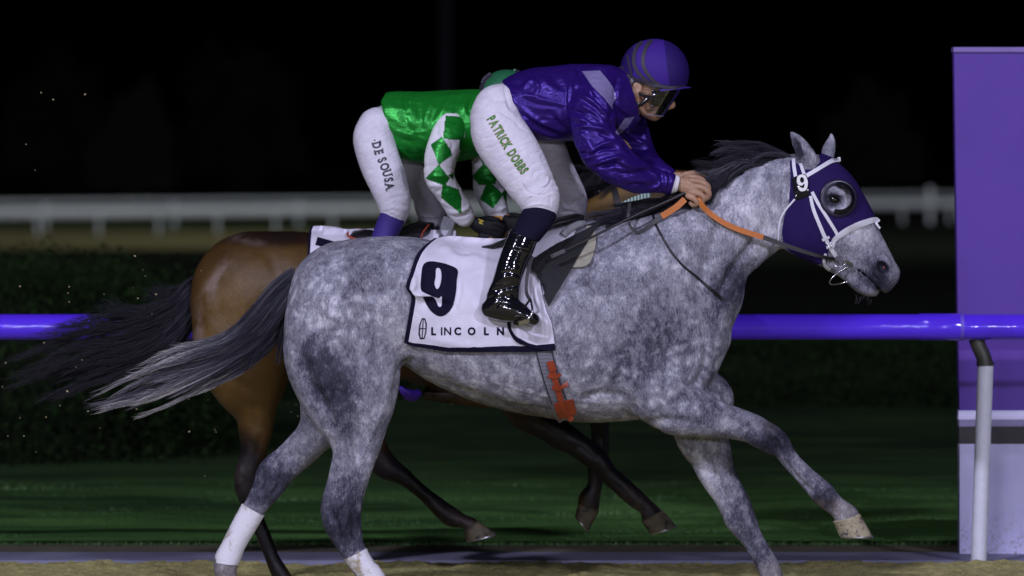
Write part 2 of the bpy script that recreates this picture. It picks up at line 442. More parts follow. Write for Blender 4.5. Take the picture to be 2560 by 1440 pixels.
# hedges: leaf clumps over a dark core
leafm = N('hedge_leaves'); at = leafm.n('Attribute'); at.attribute_name = 'tone'
leafm.col(leafm.ramp(at.outputs['Fac'], [(0, (0.003, 0.007, 0.002)), (1, (0.014, 0.032, 0.007))])); leafm.set(Roughness=0.9); leafm.b.inputs['Specular IOR Level'].default_value = 0.1; leafm = leafm.m
corem = plain('hedge_core', (0.008, 0.012, 0.006), 1.0, nscale=10, spec=0.05)
def hedge(label, cx, cy, lx, ly, h, n, leaf, top=2.5, mat=None, name='hedge', cat='hedge'):
    t = thing(name, label, cat, (cx, cy, 0))
    th = RNG.uniform(0, 2*math.pi, n); e = top
    ph = RNG.uniform(0, 1, n)**0.6*math.pi/2
    d = np.stack([np.cos(th)*np.sin(ph+0.0), np.sin(th)*np.sin(ph), np.cos(ph)], 1)
    q = (np.abs(d)**e).sum(1)**(-1/e)
    P = d*q[:, None]*np.array([lx, ly, h])*(1+0.06*RNG.randn(n))[:, None]
    if name == 'tree': P *= (1+0.75*fbm(d*1.7+cx, 3))[:, None]*np.array([1, 1, 0.9]); P[:, 2] += h*0.15
    P += np.array([cx, cy, 0])
    P[:, 2] *= (1+0.10*fbm(P*np.array([1.1, 1.1, 1.1]), 2))
    P[:, 2] = np.maximum(P[:, 2], 0.02)
    a = RNG.randn(n, 3); a /= np.linalg.norm(a, axis=1)[:, None]; b = np.cross(a, RNG.randn(n, 3)); b /= np.linalg.norm(b, axis=1)[:, None]
    s = leaf*RNG.uniform(0.6, 1.3, n)[:, None]
    V = np.stack([P-a*s, P+b*s*0.5, P+a*s, P-b*s*0.5], 1).reshape(-1, 3)
    obj('foliage', V, np.arange(4*n).reshape(-1, 4), mat or leafm, t, smooth=False, attr=np.repeat(np.clip(0.5+0.6*fbm(P*3, 2)+0.2*RNG.randn(n), 0, 1), 4))
    th = np.linspace(0, 2*math.pi, 48, endpoint=False); rings = []
    for zz in np.linspace(0, 1, 10):
        k = (1-zz**e)**(1/e)*(0.5 if name == 'tree' else 0.93) if zz < 1 else 0.02
        c, s_ = np.cos(th), np.sin(th); qq = (np.abs(c)**e+np.abs(s_)**e)**(-1/e)
        rings.append(np.stack([cx+lx*k*c*qq, cy+ly*k*s_*qq, np.full(48, zz*h*(0.6 if name == 'tree' else 0.92))], 1))
    v, F = loft(rings); obj('branches', v, F, corem, t)
    return t
hedge('long clipped green hedge behind the purple rail at the left, its top catching the light', -4.6, 9.7, 2.62, 2.0, 1.10, 90000, 0.02, 5)
hedge('low dark hedge behind the rail between the grey horse chest and the purple board', 3.4, 15.0, 3.4, 1.2, 0.46, 60000, 0.02, 5)
hedge('low dark shrub bank behind the legs of the horses in the middle', -1.1, 15.6, 2.4, 1.0, 0.34, 26000, 0.02, 4)
# dark trees beyond the far rail, and the pale pole among them
treem = N('night_foliage'); at = treem.n('Attribute'); at.attribute_name = 'tone'
treem.col(treem.ramp(at.outputs['Fac'], [(0, (0.006, 0.010, 0.006)), (1, (0.028, 0.038, 0.012))])); treem.set(Roughness=0.9); treem = treem.m
barkm = plain('bark', (0.03, 0.025, 0.02), 0.95)
for i, (px, d, hh, rr, lab) in enumerate([(340, 150, 2.6, 1.1, 'dim olive bush in the dark beyond the far rail, far left'),
                                   (150, 190, 4.0, 2.2, 'broad dark tree in the night beyond the far rail at the left edge'),
                                   (610, 180, 4.4, 2.0, 'round dark tree beyond the far rail, behind the green rider'),
                                   (1480, 175, 3.4, 1.8, 'dark tree in the night behind the purple rider'),
                                   (2180, 170, 3.0, 1.5, 'dark tree in the night behind the grey horse head')]):
    x = (px-1280)*(d)/FPX; y = d-20
    t = hedge(lab, x, y, rr, rr, hh, 9000, 0.07, 2.2, treem, 'tree', 'tree')
    t.children[0].name = 'crown'
    v, F = tube([(x, y, -0.03), (x+0.05, y, hh*0.5)], [0.2, 0.1], 8); obj('trunk', v, F, barkm, t)
polem = plain('dim_pole', (0.035, 0.035, 0.05), 0.8)
t = thing('light_pole', 'tall faint pole standing in the dark above the green rider', 'pole', (-2.6, 165, 0))
v, F = tube([(-2.55, 165, 0), (-2.55, 165, 12)], [0.28, 0.2], 10); obj('pole', v, F, polem, t)

# ================================================================ NEAR PURPLE RAIL, POST, BOARD
RY = 1.42
m = N('purple_rail'); co = m.coord((0.5, 6, 6)); nz = m.noise(co, 3, 4)
m.col(m.ramp(nz, [(0.3, (0.075, 0.022, 0.66)), (0.7, (0.092, 0.028, 0.76))])); m.set(Roughness=0.5); m.b.inputs['Specular IOR Level'].default_value = 0.1; m.b.inputs['Coat Weight'].default_value = 1.0; m.b.inputs['Coat Roughness'].default_value = 0.025; m.b.inputs['Coat IOR'].default_value = 1.6
prm = m.m
t = thing('running_rail', 'glossy purple tubular rail running across the picture behind the two horses', 'rail', (0, RY, 0))
z = W(0, 817.5, RY)[2]; rr = 33*(CAM_D+RY)/FPX
def xr(px): return W(px, 0, RY)[0]
v, F = tube([(xr(-900), RY, z), (xr(2298), RY, z)], rr*0.985, 40); obj('rail', v, F, prm, t)
v, F = tube([(xr(2296), RY, z), (xr(2300), RY, z), (xr(2402), RY, z), (xr(2406), RY, z)], [rr*0.99, rr*1.03, rr*1.03, rr*0.99], 40); obj('coupling', v, F, prm, t)
v, F = tube([(xr(2404), RY, z), (xr(3600), RY, z)], rr*0.985, 40); obj('rail', v, F, prm, t)
v, F = tube([(xr(2399), RY, z), (xr(2408), RY, z)], rr*1.045, 40); obj('joint_ring', v, F, plain('worn_joint', (0.12, 0.07, 0.55), 0.5), t)
postm = plain('post_white', (0.62, 0.64, 0.72), 0.45, nscale=20); elbm = plain('elbow_metal', (0.06, 0.06, 0.05), 0.45, metal=0.4)
PY = RY+0.03
pt = [W(2440, 846, PY), W(2449, 870, PY), W(2460, 895, PY), W(2463, 918, PY)]
v, F = tube(catmull(pt, 4), 19*(CAM_D+PY)/FPX, 18); obj('elbow', v, F, elbm, t)
v, F = tube([W(2464, 912, PY), W(2455, 1160, PY), W(2446, 1432, PY)], [20*(CAM_D+PY)/FPX]*3, 20); obj('post', v, F, postm, t)
v, F = tube([W(2463, 904, PY), W(2463, 914, PY)], [22*(CAM_D+PY)/FPX]*2, 20); obj('collar', v, F, elbm, t)
# board
SY = 1.95
bt = thing('advertising_board', 'tall purple and lilac board standing behind the rail at the right edge', 'sign', tuple(W(2500, 1420, SY)*np.array([1, 1, 0])))
def bx(px0, px1, py0, py1, y0, y1, name, mat, par=bt, sl=0):
    a = W(px0, py1, SY); b = W(px1, py0, SY)
    v, F = boxm(a[0], b[0], y0, y1, a[2], b[2])
    v[(v[:, 0] == a[0]) & (v[:, 2] == b[2]), 0] -= sl
    return obj(name, v, F, mat, par, smooth=False)
m = N('purple_vinyl'); co = m.coord(); n1 = m.noise(co, 2.2, 3); n2 = m.noise(m.coord((1, 1, 8)), 60, 3)
g = m.ramp(m.math('ADD', m.math('MULTIPLY', n1, 0.6), m.math('MULTIPLY', n2, 0.4)), [(0.3, (0.092, 0.042, 0.29)), (0.7, (0.108, 0.050, 0.33))])
m.b.inputs['Specular IOR Level'].default_value = 0.2; m.col(g); m.set(Roughness=0.45); m.bump(n1, 0.15, 0.02); vin = m.m
m = N('lilac_vinyl'); co = m.coord(); n1 = m.noise(co, 4, 5, 0.6)
m.col(m.ramp(n1, [(0.3, (0.40, 0.39, 0.62)), (0.7, (0.52, 0.51, 0.74))])); m.set(Roughness=0.5); m.bump(n1, 0.25, 0.02); lil = m.m
sepx = m.n('SeparateXYZ'); m.l(co, sepx.inputs[0]); sp_ = m.noise(co, 45, 4, 0.8); low = m.ramp(sepx.outputs[2], [(0.0, 1.0), (0.22, 0.0)]); dm = m.math('MULTIPLY', low, m.ramp(sp_, [(0.52, 0.0), (0.62, 0.8)]))
m.col(m.mix(dm, m.ramp(n1, [(0.3, (0.40, 0.39, 0.62)), (0.7, (0.52, 0.51, 0.74))]), (0.16, 0.12, 0.08)))
blk = plain('board_black', (0.02, 0.018, 0.02), 0.6)
bx(2399, 3000, 130, 1026, SY, SY+0.09, 'purple_panel', vin, sl=0.026)
bx(2383, 3000, 118, 130, SY-0.012, SY+0.10, 'top_trim', plain('trim_purple', (0.20, 0.13, 0.42), 0.5))
bx(2396, 3000, 1026, 1049, SY-0.006, SY+0.09, 'white_strip', plain('strip_white', (0.6, 0.58, 0.82), 0.5))
bx(2398, 3000, 1049, 1066, SY-0.002, SY+0.09, 'lilac_strip', plain('strip_lilac', (0.22, 0.2, 0.36), 0.5))
bx(2398, 3000, 1066, 1110, SY, SY+0.09, 'black_band', blk)
bx(2399, 3000, 1110, 1445, SY-0.004, SY+0.09, 'lilac_panel', lil)
# ================================================================ MATERIALS FOR THE ANIMALS
def coat(name, grey):
    m = N(name); at = m.n('Attribute'); at.attribute_name = 'tone'; sep = m.n('SeparateColor'); m.l(at.outputs['Color'], sep.inputs[0])
    co = m.coord()
    if grey:
        w = m.noise(co, 9, 3); 
        v = m.n('TexVoronoi'); v.feature = 'SMOOTH_F1'; v.inputs['Scale'].default_value = 19; v.inputs['Smoothness'].default_value = 0.8
        wc = m.n('TexNoise'); wc.inputs['Scale'].default_value = 11; m.l(co, wc.inputs['Vector'])
        dv = m.n('VectorMath'); dv.operation = 'MULTIPLY_ADD'; dv.inputs[1].default_value = (0.13, 0.13, 0.13)
        m.l(wc.outputs['Color'], dv.inputs[0]); m.l(co, dv.inputs[2]); m.l(dv.outputs[0], v.inputs['Vector'])
        dap = m.ramp(v.outputs['Distance'], [(0.12, 1.0), (0.55, 0.0)])
        big = m.noise(co, 5.5, 5, 0.6); mid = m.noise(m.coord((1, 1, 0.6), (0, 0.9, 0)), 28, 6, 0.7, 0.6)
        fine = m.noise(m.coord((1, 1, 0.4), (0, 0.8, 0)), 150, 3, 0.8, 0.4)
        fine2 = m.noise(co, 120, 4, 0.7)
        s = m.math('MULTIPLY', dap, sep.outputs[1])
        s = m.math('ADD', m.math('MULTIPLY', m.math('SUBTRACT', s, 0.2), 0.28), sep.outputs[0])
        s = m.math('ADD', s, m.math('MULTIPLY', m.math('SUBTRACT', big, 0.5), 0.5))
        s = m.math('ADD', s, m.math('MULTIPLY', m.math('SUBTRACT', mid, 0.5), 0.70))
        s = m.math('ADD', s, m.math('MULTIPLY', m.math('SUBTRACT', fine, 0.5), 0.78))
        s = m.math('ADD', s, m.math('MULTIPLY', m.math('SUBTRACT', fine2, 0.5), 0.25), True)
        c = m.ramp(s, [(0.0, (0.012, 0.012, 0.022)), (0.3, (0.060, 0.060, 0.088)), (0.6, (0.25, 0.25, 0.30)), (1.0, (0.70, 0.695, 0.76))])
        c = m.mix(sep.outputs[2], c, m.mix(0.35, c, (0.22, 0.17, 0.10)))
        m.col(c); m.set(Roughness=0.55); m.b.inputs['Specular IOR Level'].default_value = 0.16
        m.bump(m.math('ADD', fine, m.math('MULTIPLY', fine2, 0.5)), 0.22, 0.004)
    else:
        mid = m.noise(co, 20, 5, 0.6); fine = m.noise(m.coord((1, 1, 0.25)), 260, 3, 0.6)
        s = m.math('ADD', sep.outputs[0], m.math('MULTIPLY', m.math('SUBTRACT', mid, 0.5), 0.25))
        s = m.math('ADD', s, m.math('MULTIPLY', m.math('SUBTRACT', fine, 0.5), 0.2), True)
        c = m.ramp(s, [(0.0, (0.006, 0.005, 0.007)), (0.35, (0.024, 0.011, 0.005)), (0.7, (0.100, 0.055, 0.014)), (1.0, (0.22, 0.13, 0.042))])
        c = m.mix(sep.outputs[2], c, m.mix(m.math('MULTIPLY', fine, 0.8), c, (0.34, 0.26, 0.24)))
        m.col(c); m.set(Roughness=0.42); m.b.inputs['Specular IOR Level'].default_value = 0.3
        
        m.bump(m.math('ADD', fine, mid), 0.4, 0.006)
    return m.m
greycoat = coat('grey_coat', True); baycoat = coat('bay_coat', False)
def hair_mat(name, stops, rough=0.5, spec=0.25):
    m = N(name); at = m.n('Attribute'); at.attribute_name = 'tone'
    m.col(m.ramp(at.outputs['Fac'], stops)); m.set(Roughness=rough); m.b.inputs['Specular IOR Level'].default_value = spec
    return m.m
greyhair = hair_mat('grey_hair', [(0, (0.010, 0.010, 0.016)), (0.3, (0.035, 0.034, 0.048)), (0.65, (0.16, 0.155, 0.18)), (1, (0.55, 0.53, 0.50))])
blackhair = hair_mat('black_hair', [(0, (0.006, 0.006, 0.009)), (0.6, (0.022, 0.02, 0.03)), (1, (0.09, 0.085, 0.11))])
hoofm = N('hoof_horn'); co = hoofm.coord(); n1 = hoofm.noise(co, 35, 5, 0.7); n2 = hoofm.noise(hoofm.coord((1, 1, 5)), 60, 3)
hoofm.col(hoofm.ramp(n1, [(0.38, (0.05, 0.05, 0.07)), (0.47, (0.30, 0.26, 0.17)), (0.7, (0.42, 0.37, 0.25))])); hoofm.set(Roughness=0.75); hoofm.bump(n2, 0.4, 0.004); hoofm = hoofm.m
darkhoof = N('dusty_hoof'); co = darkhoof.coord(); n1 = darkhoof.noise(co, 35, 5, 0.7)
darkhoof.col(darkhoof.ramp(n1, [(0.36, (0.012, 0.012, 0.02)), (0.46, (0.10, 0.085, 0.055)), (0.7, (0.16, 0.135, 0.09))])); darkhoof.set(Roughness=0.8); darkhoof.bump(n1, 0.3, 0.004); darkhoof = darkhoof.m
shoem = plain('worn_steel', (0.35, 0.35, 0.38), 0.35, metal=0.9)

def hair(guides, n, root_sp, tip_sp, r0, r1, seg=16, clump=0.6, wave=0.004, tone=lambda u, t, k: 0.3, seed=1, ysp=0.02):
    """strands between neighbouring guide curves (frame px + depth); returns one mesh of thin three-sided fibres"""
    rg = np.random.RandomState(seed)
    G = []
    for g in guides:
        q = catmull([[*W(a, b, c)] for a, b, c in g], 8); L = np.concatenate([[0], np.cumsum(np.linalg.norm(np.diff(q, axis=0), axis=1))]); L /= L[-1]
        G.append(np.stack([np.interp(np.linspace(0, 1, seg), L, q[:, k]) for k in range(3)], 1))
    G = np.array(G); ng = len(G); t = np.linspace(0, 1, seg)
    nc = max(6, n//38); cu = rg.rand(nc)*(ng-1); co_ = rg.randn(nc, 3); cph = rg.rand(nc)*6.28; ck = rg.rand(nc); clen = rg.uniform(0.55, 1.0, nc)
    V = np.zeros((n, seg, 3, 3), np.float32); A = np.zeros((n, seg, 3))
    for i in range(n):
        c = rg.randint(nc); u = np.clip(cu[c]+rg.randn()*0.07, 0, ng-1.001); k = int(u); f = u-k
        base = G[k]*(1-f)+G[k+1]*f if ng > 1 else G[0]
        ln = clen[c]*rg.uniform(0.8, 1.0); tt = t*ln
        p = np.stack([np.interp(tt, t, base[:, j]) for j in range(3)], 1)
        o1 = co_[c]*(root_sp+(tip_sp-root_sp)*tt[:, None]); o1[:, 1] *= 0.6
        o2 = rg.randn(3)*(root_sp+(tip_sp-root_sp)*tt[:, None])*(1-clump*np.clip(tt*1.5, 0, 1)[:, None]); 
        wv = wave*np.sin(tt*9+cph[c]+rg.rand())[:, None]*np.array([0.4, 0.3, 1])*tt[:, None]
        wv2 = wave*0.5*np.sin(tt*23+rg.rand()*6)[:, None]*np.array([0.4, 0.3, 1])*tt[:, None]**2
        p = p+o1+o2*0.42+wv+wv2
        r = (r0*(1-tt)+r1*tt)*rg.uniform(0.7, 1.3); r[-1] *= 0.2
        T = np.gradient(p, axis=0); T /= np.linalg.norm(T, axis=1)[:, None]+1e-9
        a = np.cross(T, [0, 1, 0.1]); a /= np.linalg.norm(a, axis=1)[:, None]+1e-9; b = np.cross(T, a)
        for j in range(3):
            th = 2.094*j+0.5; V[i, :, j] = p+r[:, None]*(math.cos(th)*a+math.sin(th)*b)
        kk = 0.55*ck[c]+0.45*rg.rand()
        A[i] = np.array([tone(u/(ng-1) if ng > 1 else 0, x, kk) for x in tt])[:, None]
    idx = np.arange(n*seg*3).reshape(n, seg, 3); F = []
    for j in range(3):
        k = (j+1) % 3
        F.append(np.stack([idx[:, :-1, j], idx[:, :-1, k], idx[:, 1:, k], idx[:, 1:, j]], -1).reshape(-1, 4))
    return V.reshape(-1, 3), np.vstack(F), A.reshape(-1)
def hoof(cor1, cor2, sole1, sole2, Y, wy, parent, mat, shoe=True):
    """cor = heel/toe of the coronet, sole = heel/toe of the ground face"""
    th = np.linspace(0, 2*math.pi, 28, endpoint=False); rings = []
    s = (CAM_D+Y)/FPX; A, B, C, D = (np.array(W(*p, Y)) for p in (cor1, cor2, sole1, sole2))
    ax = ((C+D)/2-(A+B)/2); nn = ax/np.linalg.norm(ax)
    for t, g in ((-0.10, 0.80), (0.0, 0.99), (0.05, 1.04), (0.12, 0.99), (0.5, 1.0), (0.9, 1.0), (1.0, 0.985)):
        p = A+(C-A)*max(t, 0); q = B+(D-B)*max(t, 0); c = (p+q)/2+nn*min(t, 0)*0.05; w = wy*s*(0.86+0.14*max(t, 0))*g
        rings.append(c+np.cos(th)[:, None]*(q-p)/2*g+np.sin(th)[:, None]*np.array([0, w, 0]))
    v, F = loft(rings); h = obj('hoof', v, F, mat, parent)
    if shoe:
        c = (C+D)/2; n = nn; rg = []
        for k, g in ((0.0, 0.99), (0.004, 1.0), (0.008, 0.97)):
            rg.append(c+n*k+np.cos(th)[:, None]*(D-C)/2*g+np.sin(th)[:, None]*np.array([0, wy*s*g, 0]))
        v, F = loft(rg); obj('horseshoe', v, F, shoem, h)
    return h

# ================================================================ GREY HORSE
HG = 0.0065
gf = Field(W(480, 1500, 0)*np.array([1, 0, 1])+[0, -0.42, -0.02], W(2275, 310, 0)*np.array([1, 0, 1])+[0, 0.42, 0.02], HG)
torso = stations([(850, 603, 850, 905, 0, 150), (930, 592, 938, 915, 0, 158), (1010, 592, 1018, 908, 0, 150), (1090, 606, 1090, 935, 0, 155),
    (1180, 617, 1180, 986, 0, 170), (1280, 612, 1280, 1024, 0, 180), (1380, 592, 1380, 1045, 0, 180), (1470, 572, 1480, 1056, 0, 160), (1550, 566, 1572, 1052, 0, 145)])
gf.chain(torso, 0.01)
gf.blob(1660, 830, 0, 150, 165, 120, 20, 0.05)      # breast
gf.blob(1740, 880, -0.07, 66, 105, 62, 10, 0.03)    # pectorals, one each side
gf.blob(1735, 880, 0.08, 66, 105, 62, 10, 0.03)
gf.blob(1600, 760, -0.11, 110, 220, 75, 28, 0.06)   # shoulder blade
gf.blob(1600, 760, 0.11, 110, 220, 75, 28, 0.06)
gf.blob(1640, 960, -0.14, 95, 80, 68, 25, 0.05)     # upper arm
gf.blob(1450, 600, 0, 120, 44, 34, -8, 0.08)        # withers
neck = stations([(1560, 560, 1765, 900, 0, 105), (1660, 520, 1800, 768, 0, 84), (1755, 490, 1842, 700, 0, 70), (1830, 446, 1886, 660, 0, 63), (1900, 408, 1932, 620, 0, 58), (1955, 394, 1965, 590, 0, 56)])
gf.chain(neck, 0.05)
head = stations([(2045, 395, 1955, 550, 0, 52), (2085, 403, 1958, 590, 0, 60), (2118, 432, 1968, 610, 0, 64), (2142, 474, 2000, 640, 0, 62), (2158, 508, 2045, 654, 0, 52),
    (2172, 540, 2072, 667, 0, 42), (2194, 575, 2094, 676, 0, 37), (2211, 605, 2117, 688, 0, 34), (2228, 636, 2140, 704, 0, 34), (2240, 664, 2168, 712, 0, 36)])
gf.chain(head, 0.03)
gf.blob(2218, 690, 0, 29, 36, 34, 40, 0.012)        # upper lip
gf.blob(2212, 712, 0, 19, 24, 26, 20, 0.010)
gf.chain(cst([(2080, 655, 24, 0, 26), (2115, 682, 18, 0, 22), (2148, 709, 21, 0, 24), (2170, 722, 19, 0, 24), (2188, 731, 11, 0, 18)]), 0.008)   # lower jaw, chin
for sy in (-1, 1):
    gf.blob(2012, 575, sy*0.055, 56, 66, 30, 20, 0.03)     # cheek
    gf.blob(2207, 667, sy*0.050, 28, 24, 15, 50, 0.012)    # nostril rim
    gf.blob(2206, 669, sy*0.078, 18, 13, 20, 50, 0.006, True)
    gf.blob(2088, 480, sy*0.088, 26, 14, 14, 15, 0.02)     # brow
    gf.blob(2086, 499, sy*0.112, 16, 11, 12, 15, 0.012, True)
gf.chain(cst([(2216, 744, 3, 0, 60), (2200, 728, 2.4, 0, 60), (2184, 708, 2.2, 0, 60), (2160, 686, 2.2, 0, 60), (2143, 674, 2, 0, 60)]), 0.006, carve=True)  # mouth
# ears
gf.chain(cst([(2022, 402, 24, -0.055, 18), (2008, 375, 21, -0.07, 17), (1992, 350, 15, -0.075, 12), (1980, 334, 6, -0.075, 6), (1976, 329, 2.5, -0.075, 3)]), 0.012)
gf.chain(cst([(2004, 392, 7, -0.105, 16), (1996, 368, 8.5, -0.108, 16), (1986, 346, 4, -0.10, 12)]), 0.004, carve=True)
gf.chain(cst([(2068, 398, 17, 0.055, 16), (2072, 374, 17, 0.07, 14), (2078, 352, 11, 0.075, 10), (2078, 333, 3, 0.075, 4)]), 0.012)
# near hind
nh = stations([(712, 850, 985, 800, -0.10, 105), (709, 885, 1000, 880, -0.12, 98), (731, 940, 1000, 935, -0.13, 86), (757, 990, 990, 990, -0.14, 70), (790, 1035, 975, 1035, -0.14, 56),
    (816, 1078, 962, 1078, -0.14, 44), (831, 1129, 946, 1125, -0.14, 37), (826, 1172, 931, 1168, -0.14, 33), (815, 1222, 916, 1214, -0.14, 31), (803, 1268, 906, 1258, -0.14, 31),
    (806, 1303, 904, 1295, -0.14, 29), (829, 1346, 906, 1330, -0.14, 25), (853, 1386, 913, 1368, -0.14, 23), (890, 1438, 950, 1425, -0.14, 24), (915, 1468, 972, 1455, -0.14, 26)])
gf.chain(nh, 0.045)
# far hind
fh = stations([(720, 900, 940, 900, 0.12, 90), (745, 960, 930, 980, 0.13, 75), (757, 1015, 880, 1072, 0.14, 56), (742, 1070, 832, 1105, 0.14, 44), (716, 1099, 788, 1150, 0.14, 37), (686, 1129, 752, 1181, 0.14, 33), (652, 1157, 722, 1212, 0.14, 31), (642, 1190, 702, 1240, 0.14, 29),
    (622, 1236, 678, 1262, 0.14, 25), (605, 1266, 657, 1292, 0.14, 23), (560, 1350, 612, 1368, 0.14, 23), (534, 1400, 596, 1412, 0.14, 27), (540, 1440, 590, 1452, 0.14, 24)])
gf.chain(fh, 0.04)
# near fore
nf = stations([(1710, 935, 1605, 1050, -0.135, 74), (1738, 968, 1650, 1075, -0.15, 62), (1770, 984, 1712, 1084, -0.155, 54), (1800, 1001, 1762, 1091, -0.155, 48), (1832, 1014, 1808, 1095, -0.155, 40), (1890, 1035, 1860, 1103, -0.155, 34), (1922, 1053, 1886, 1118, -0.155, 33),
    (1955, 1074, 1908, 1127, -0.155, 33), (1974, 1100, 1931, 1134, -0.155, 30), (1984, 1122, 1948, 1152, -0.155, 24), (2004, 1148, 1966, 1174, -0.155, 22), (2028, 1172, 1990, 1200, -0.155, 22), (2056, 1194, 2016, 1230, -0.155, 25),
    (2083, 1218, 2038, 1258, -0.155, 28), (2103, 1244, 2062, 1275, -0.155, 24), (2128, 1266, 2080, 1286, -0.155, 25), (2147, 1282, 2086, 1300, -0.155, 28)])
gf.chain(nf, 0.035)
# far fore
ff = stations([(1665, 1000, 1835, 1015, 0.11, 62), (1688, 1082, 1822, 1092, 0.12, 52), (1718, 1132, 1828, 1128, 0.12, 43), (1747, 1191, 1838, 1176, 0.12, 36), (1778, 1236, 1860, 1222, 0.12, 33), (1799, 1273, 1879, 1264, 0.12, 33),
    (1812, 1298, 1889, 1298, 0.12, 32), (1838, 1330, 1900, 1328, 0.12, 26), (1863, 1366, 1916, 1360, 0.12, 23), (1883, 1401, 1936, 1390, 0.12, 23), (1900, 1440, 1955, 1425, 0.12, 27), (1915, 1465, 1960, 1455, 0.12, 24)])
gf.chain(ff, 0.025)
gv, gF = gf.mesh(2)
# muscle creases and swellings on the visible side
gst = [([(1230, 955), (1340, 985), (1450, 1003), (1540, 1012)], 4, 1.1), ([(1765, 1012), (1830, 1046), (1885, 1078)], 4, 1.2), ([(968, 1000), (930, 1085), (895, 1175)], 4.5, 1.3), ([(870, 1010), (880, 1080), (870, 1150)], 4.5, 1.1), ([(1800, 640), (1830, 600), (1880, 570)], 4, 1.0), ([(2130, 590), (2150, 625), (2175, 640)], 3.5, 1.2), ([(720, 1115), (690, 1150), (672, 1190)], 4, 1.2), ([(1790, 1130), (1815, 1200), (1845, 1260)], 4, 1.2), ([(1000, 935), (1010, 912), (1035, 900)], 10, -5), ([(985, 1000), (1000, 940), (1020, 915)], 10, -7),
    ([(770, 760), (830, 850), (900, 900), (960, 880)], 40, -8), ([(742, 860), (770, 950), (815, 1020), (838, 1080)], 16, -9), ([(800, 800), (810, 900), (860, 1000), (890, 1080)], 20, -6),
    ([(900, 1030), (895, 1110), (880, 1190)], 9, -4), ([(862, 1110), (868, 1200), (850, 1260)], 8, -4), ([(935, 700), (905, 790), (930, 850)], 24, -5), ([(960, 660), (1010, 700), (1060, 730)], 20, 5),
    ([(1592, 1035), (1562, 985), (1548, 930)], 22, -5), ([(1600, 1060), (1680, 1050), (1760, 1062)], 12, -4), ([(1700, 950), (1735, 958), (1760, 920), (1766, 870)], 11, -4.5), ([(1760, 925), (1768, 955), (1788, 978)], 8, -3.5), ([(1748, 790), (1762, 850), (1766, 890)], 8, -3.5),
    ([(1500, 800), (1540, 880), (1590, 930)], 18, -5), ([(1480, 640), (1500, 720), (1520, 800)], 24, -7), ([(1640, 620), (1660, 720), (1700, 800), (1720, 870)], 20, -5), ([(1590, 700), (1620, 800), (1650, 880)], 18, 5),
    ([(1800, 520), (1790, 590), (1760, 680), (1750, 760)], 18, -6), ([(1915, 560), (1880, 610), (1830, 680), (1790, 760)], 14, -8), ([(1935, 600), (1900, 650), (1850, 710)], 8, 5), ([(1950, 430), (1940, 500), (1938, 560)], 14, -6),
    ([(1620, 560), (1700, 545), (1790, 500)], 20, 5), ([(1200, 900), (1210, 960)], 8, -2.5), ([(1260, 900), (1275, 980)], 8, -2.5), ([(1320, 890), (1338, 1000)], 8, -2.5), ([(1150, 900), (1158, 945)], 8, -2.2),
    ([(1060, 930), (1150, 975), (1260, 1012), (1380, 1030)], 12, -3.5), ([(1450, 1000), (1500, 985), (1560, 990)], 12, -4),
    ([(1800, 1035), (1860, 1058), (1900, 1078)], 8, -5), ([(1760, 1010), (1820, 1040), (1880, 1065)], 12, 3.5), ([(1925, 1090), (1945, 1110), (1950, 1140)], 8, -5), ([(1960, 1150), (2000, 1200), (2040, 1235)], 5, -4), ([(1985, 1150), (2030, 1195)], 5, 2.5), ([(2040, 1250), (2060, 1225), (2080, 1215)], 7, 3.5),
    ([(760, 1050), (700, 1120), (668, 1170)], 9, -4), ([(660, 1190), (645, 1240)], 6, -4), ([(680, 1240), (700, 1205)], 6, -4), ([(1750, 1100), (1790, 1190), (1830, 1270)], 9, -5), ([(1850, 1320), (1890, 1390)], 6, -4), ([(825, 1270), (850, 1330)], 7, -5), ([(880, 1280), (885, 1350)], 6, -4),
    # face
    ([(2120, 575), (2160, 610), (2190, 640)], 7, -3.5), ([(2105, 600), (2130, 640), (2150, 668)], 6, -3), ([(2095, 560), (2130, 560), (2165, 560)], 8, 3), ([(2180, 650), (2180, 685), (2200, 700)], 5, -3.5), ([(2020, 640), (2070, 655), (2110, 672)], 8, -4), ([(2185, 690), (2200, 715)], 4, -2.5),
    ([(2060, 510), (2084, 516), (2110, 508)], 4, -3), ([(2062, 490), (2082, 482), (2108, 490)], 4, 3), ([(2170, 600), (2200, 625), (2225, 650)], 4, 2)]
gv = strokes(gv, gF, [(a, b*0.9, c*2.3) for a, b, c in gst])
gn = vnormals(gv, gF); gv = gv+gn*(0.0016*fbm(gv*16, 3)+0.0022*fbm(gv*6+9, 2))[:, None]
gtree = bvh(gv, gF)
P = proj(gv)
def zone(P, lst, base):
    t = np.full(len(P), base, float)
    for x, y, rx, ry, rot, a in lst:
        c, s = math.cos(R(rot)), math.sin(R(rot)); u = ((P[:, 0]-x)*c+(P[:, 1]-y)*s)/rx; w = (-(P[:, 0]-x)*s+(P[:, 1]-y)*c)/ry
        t += a*1.25*np.exp(-(u*u+w*w)**1.3)
    return t
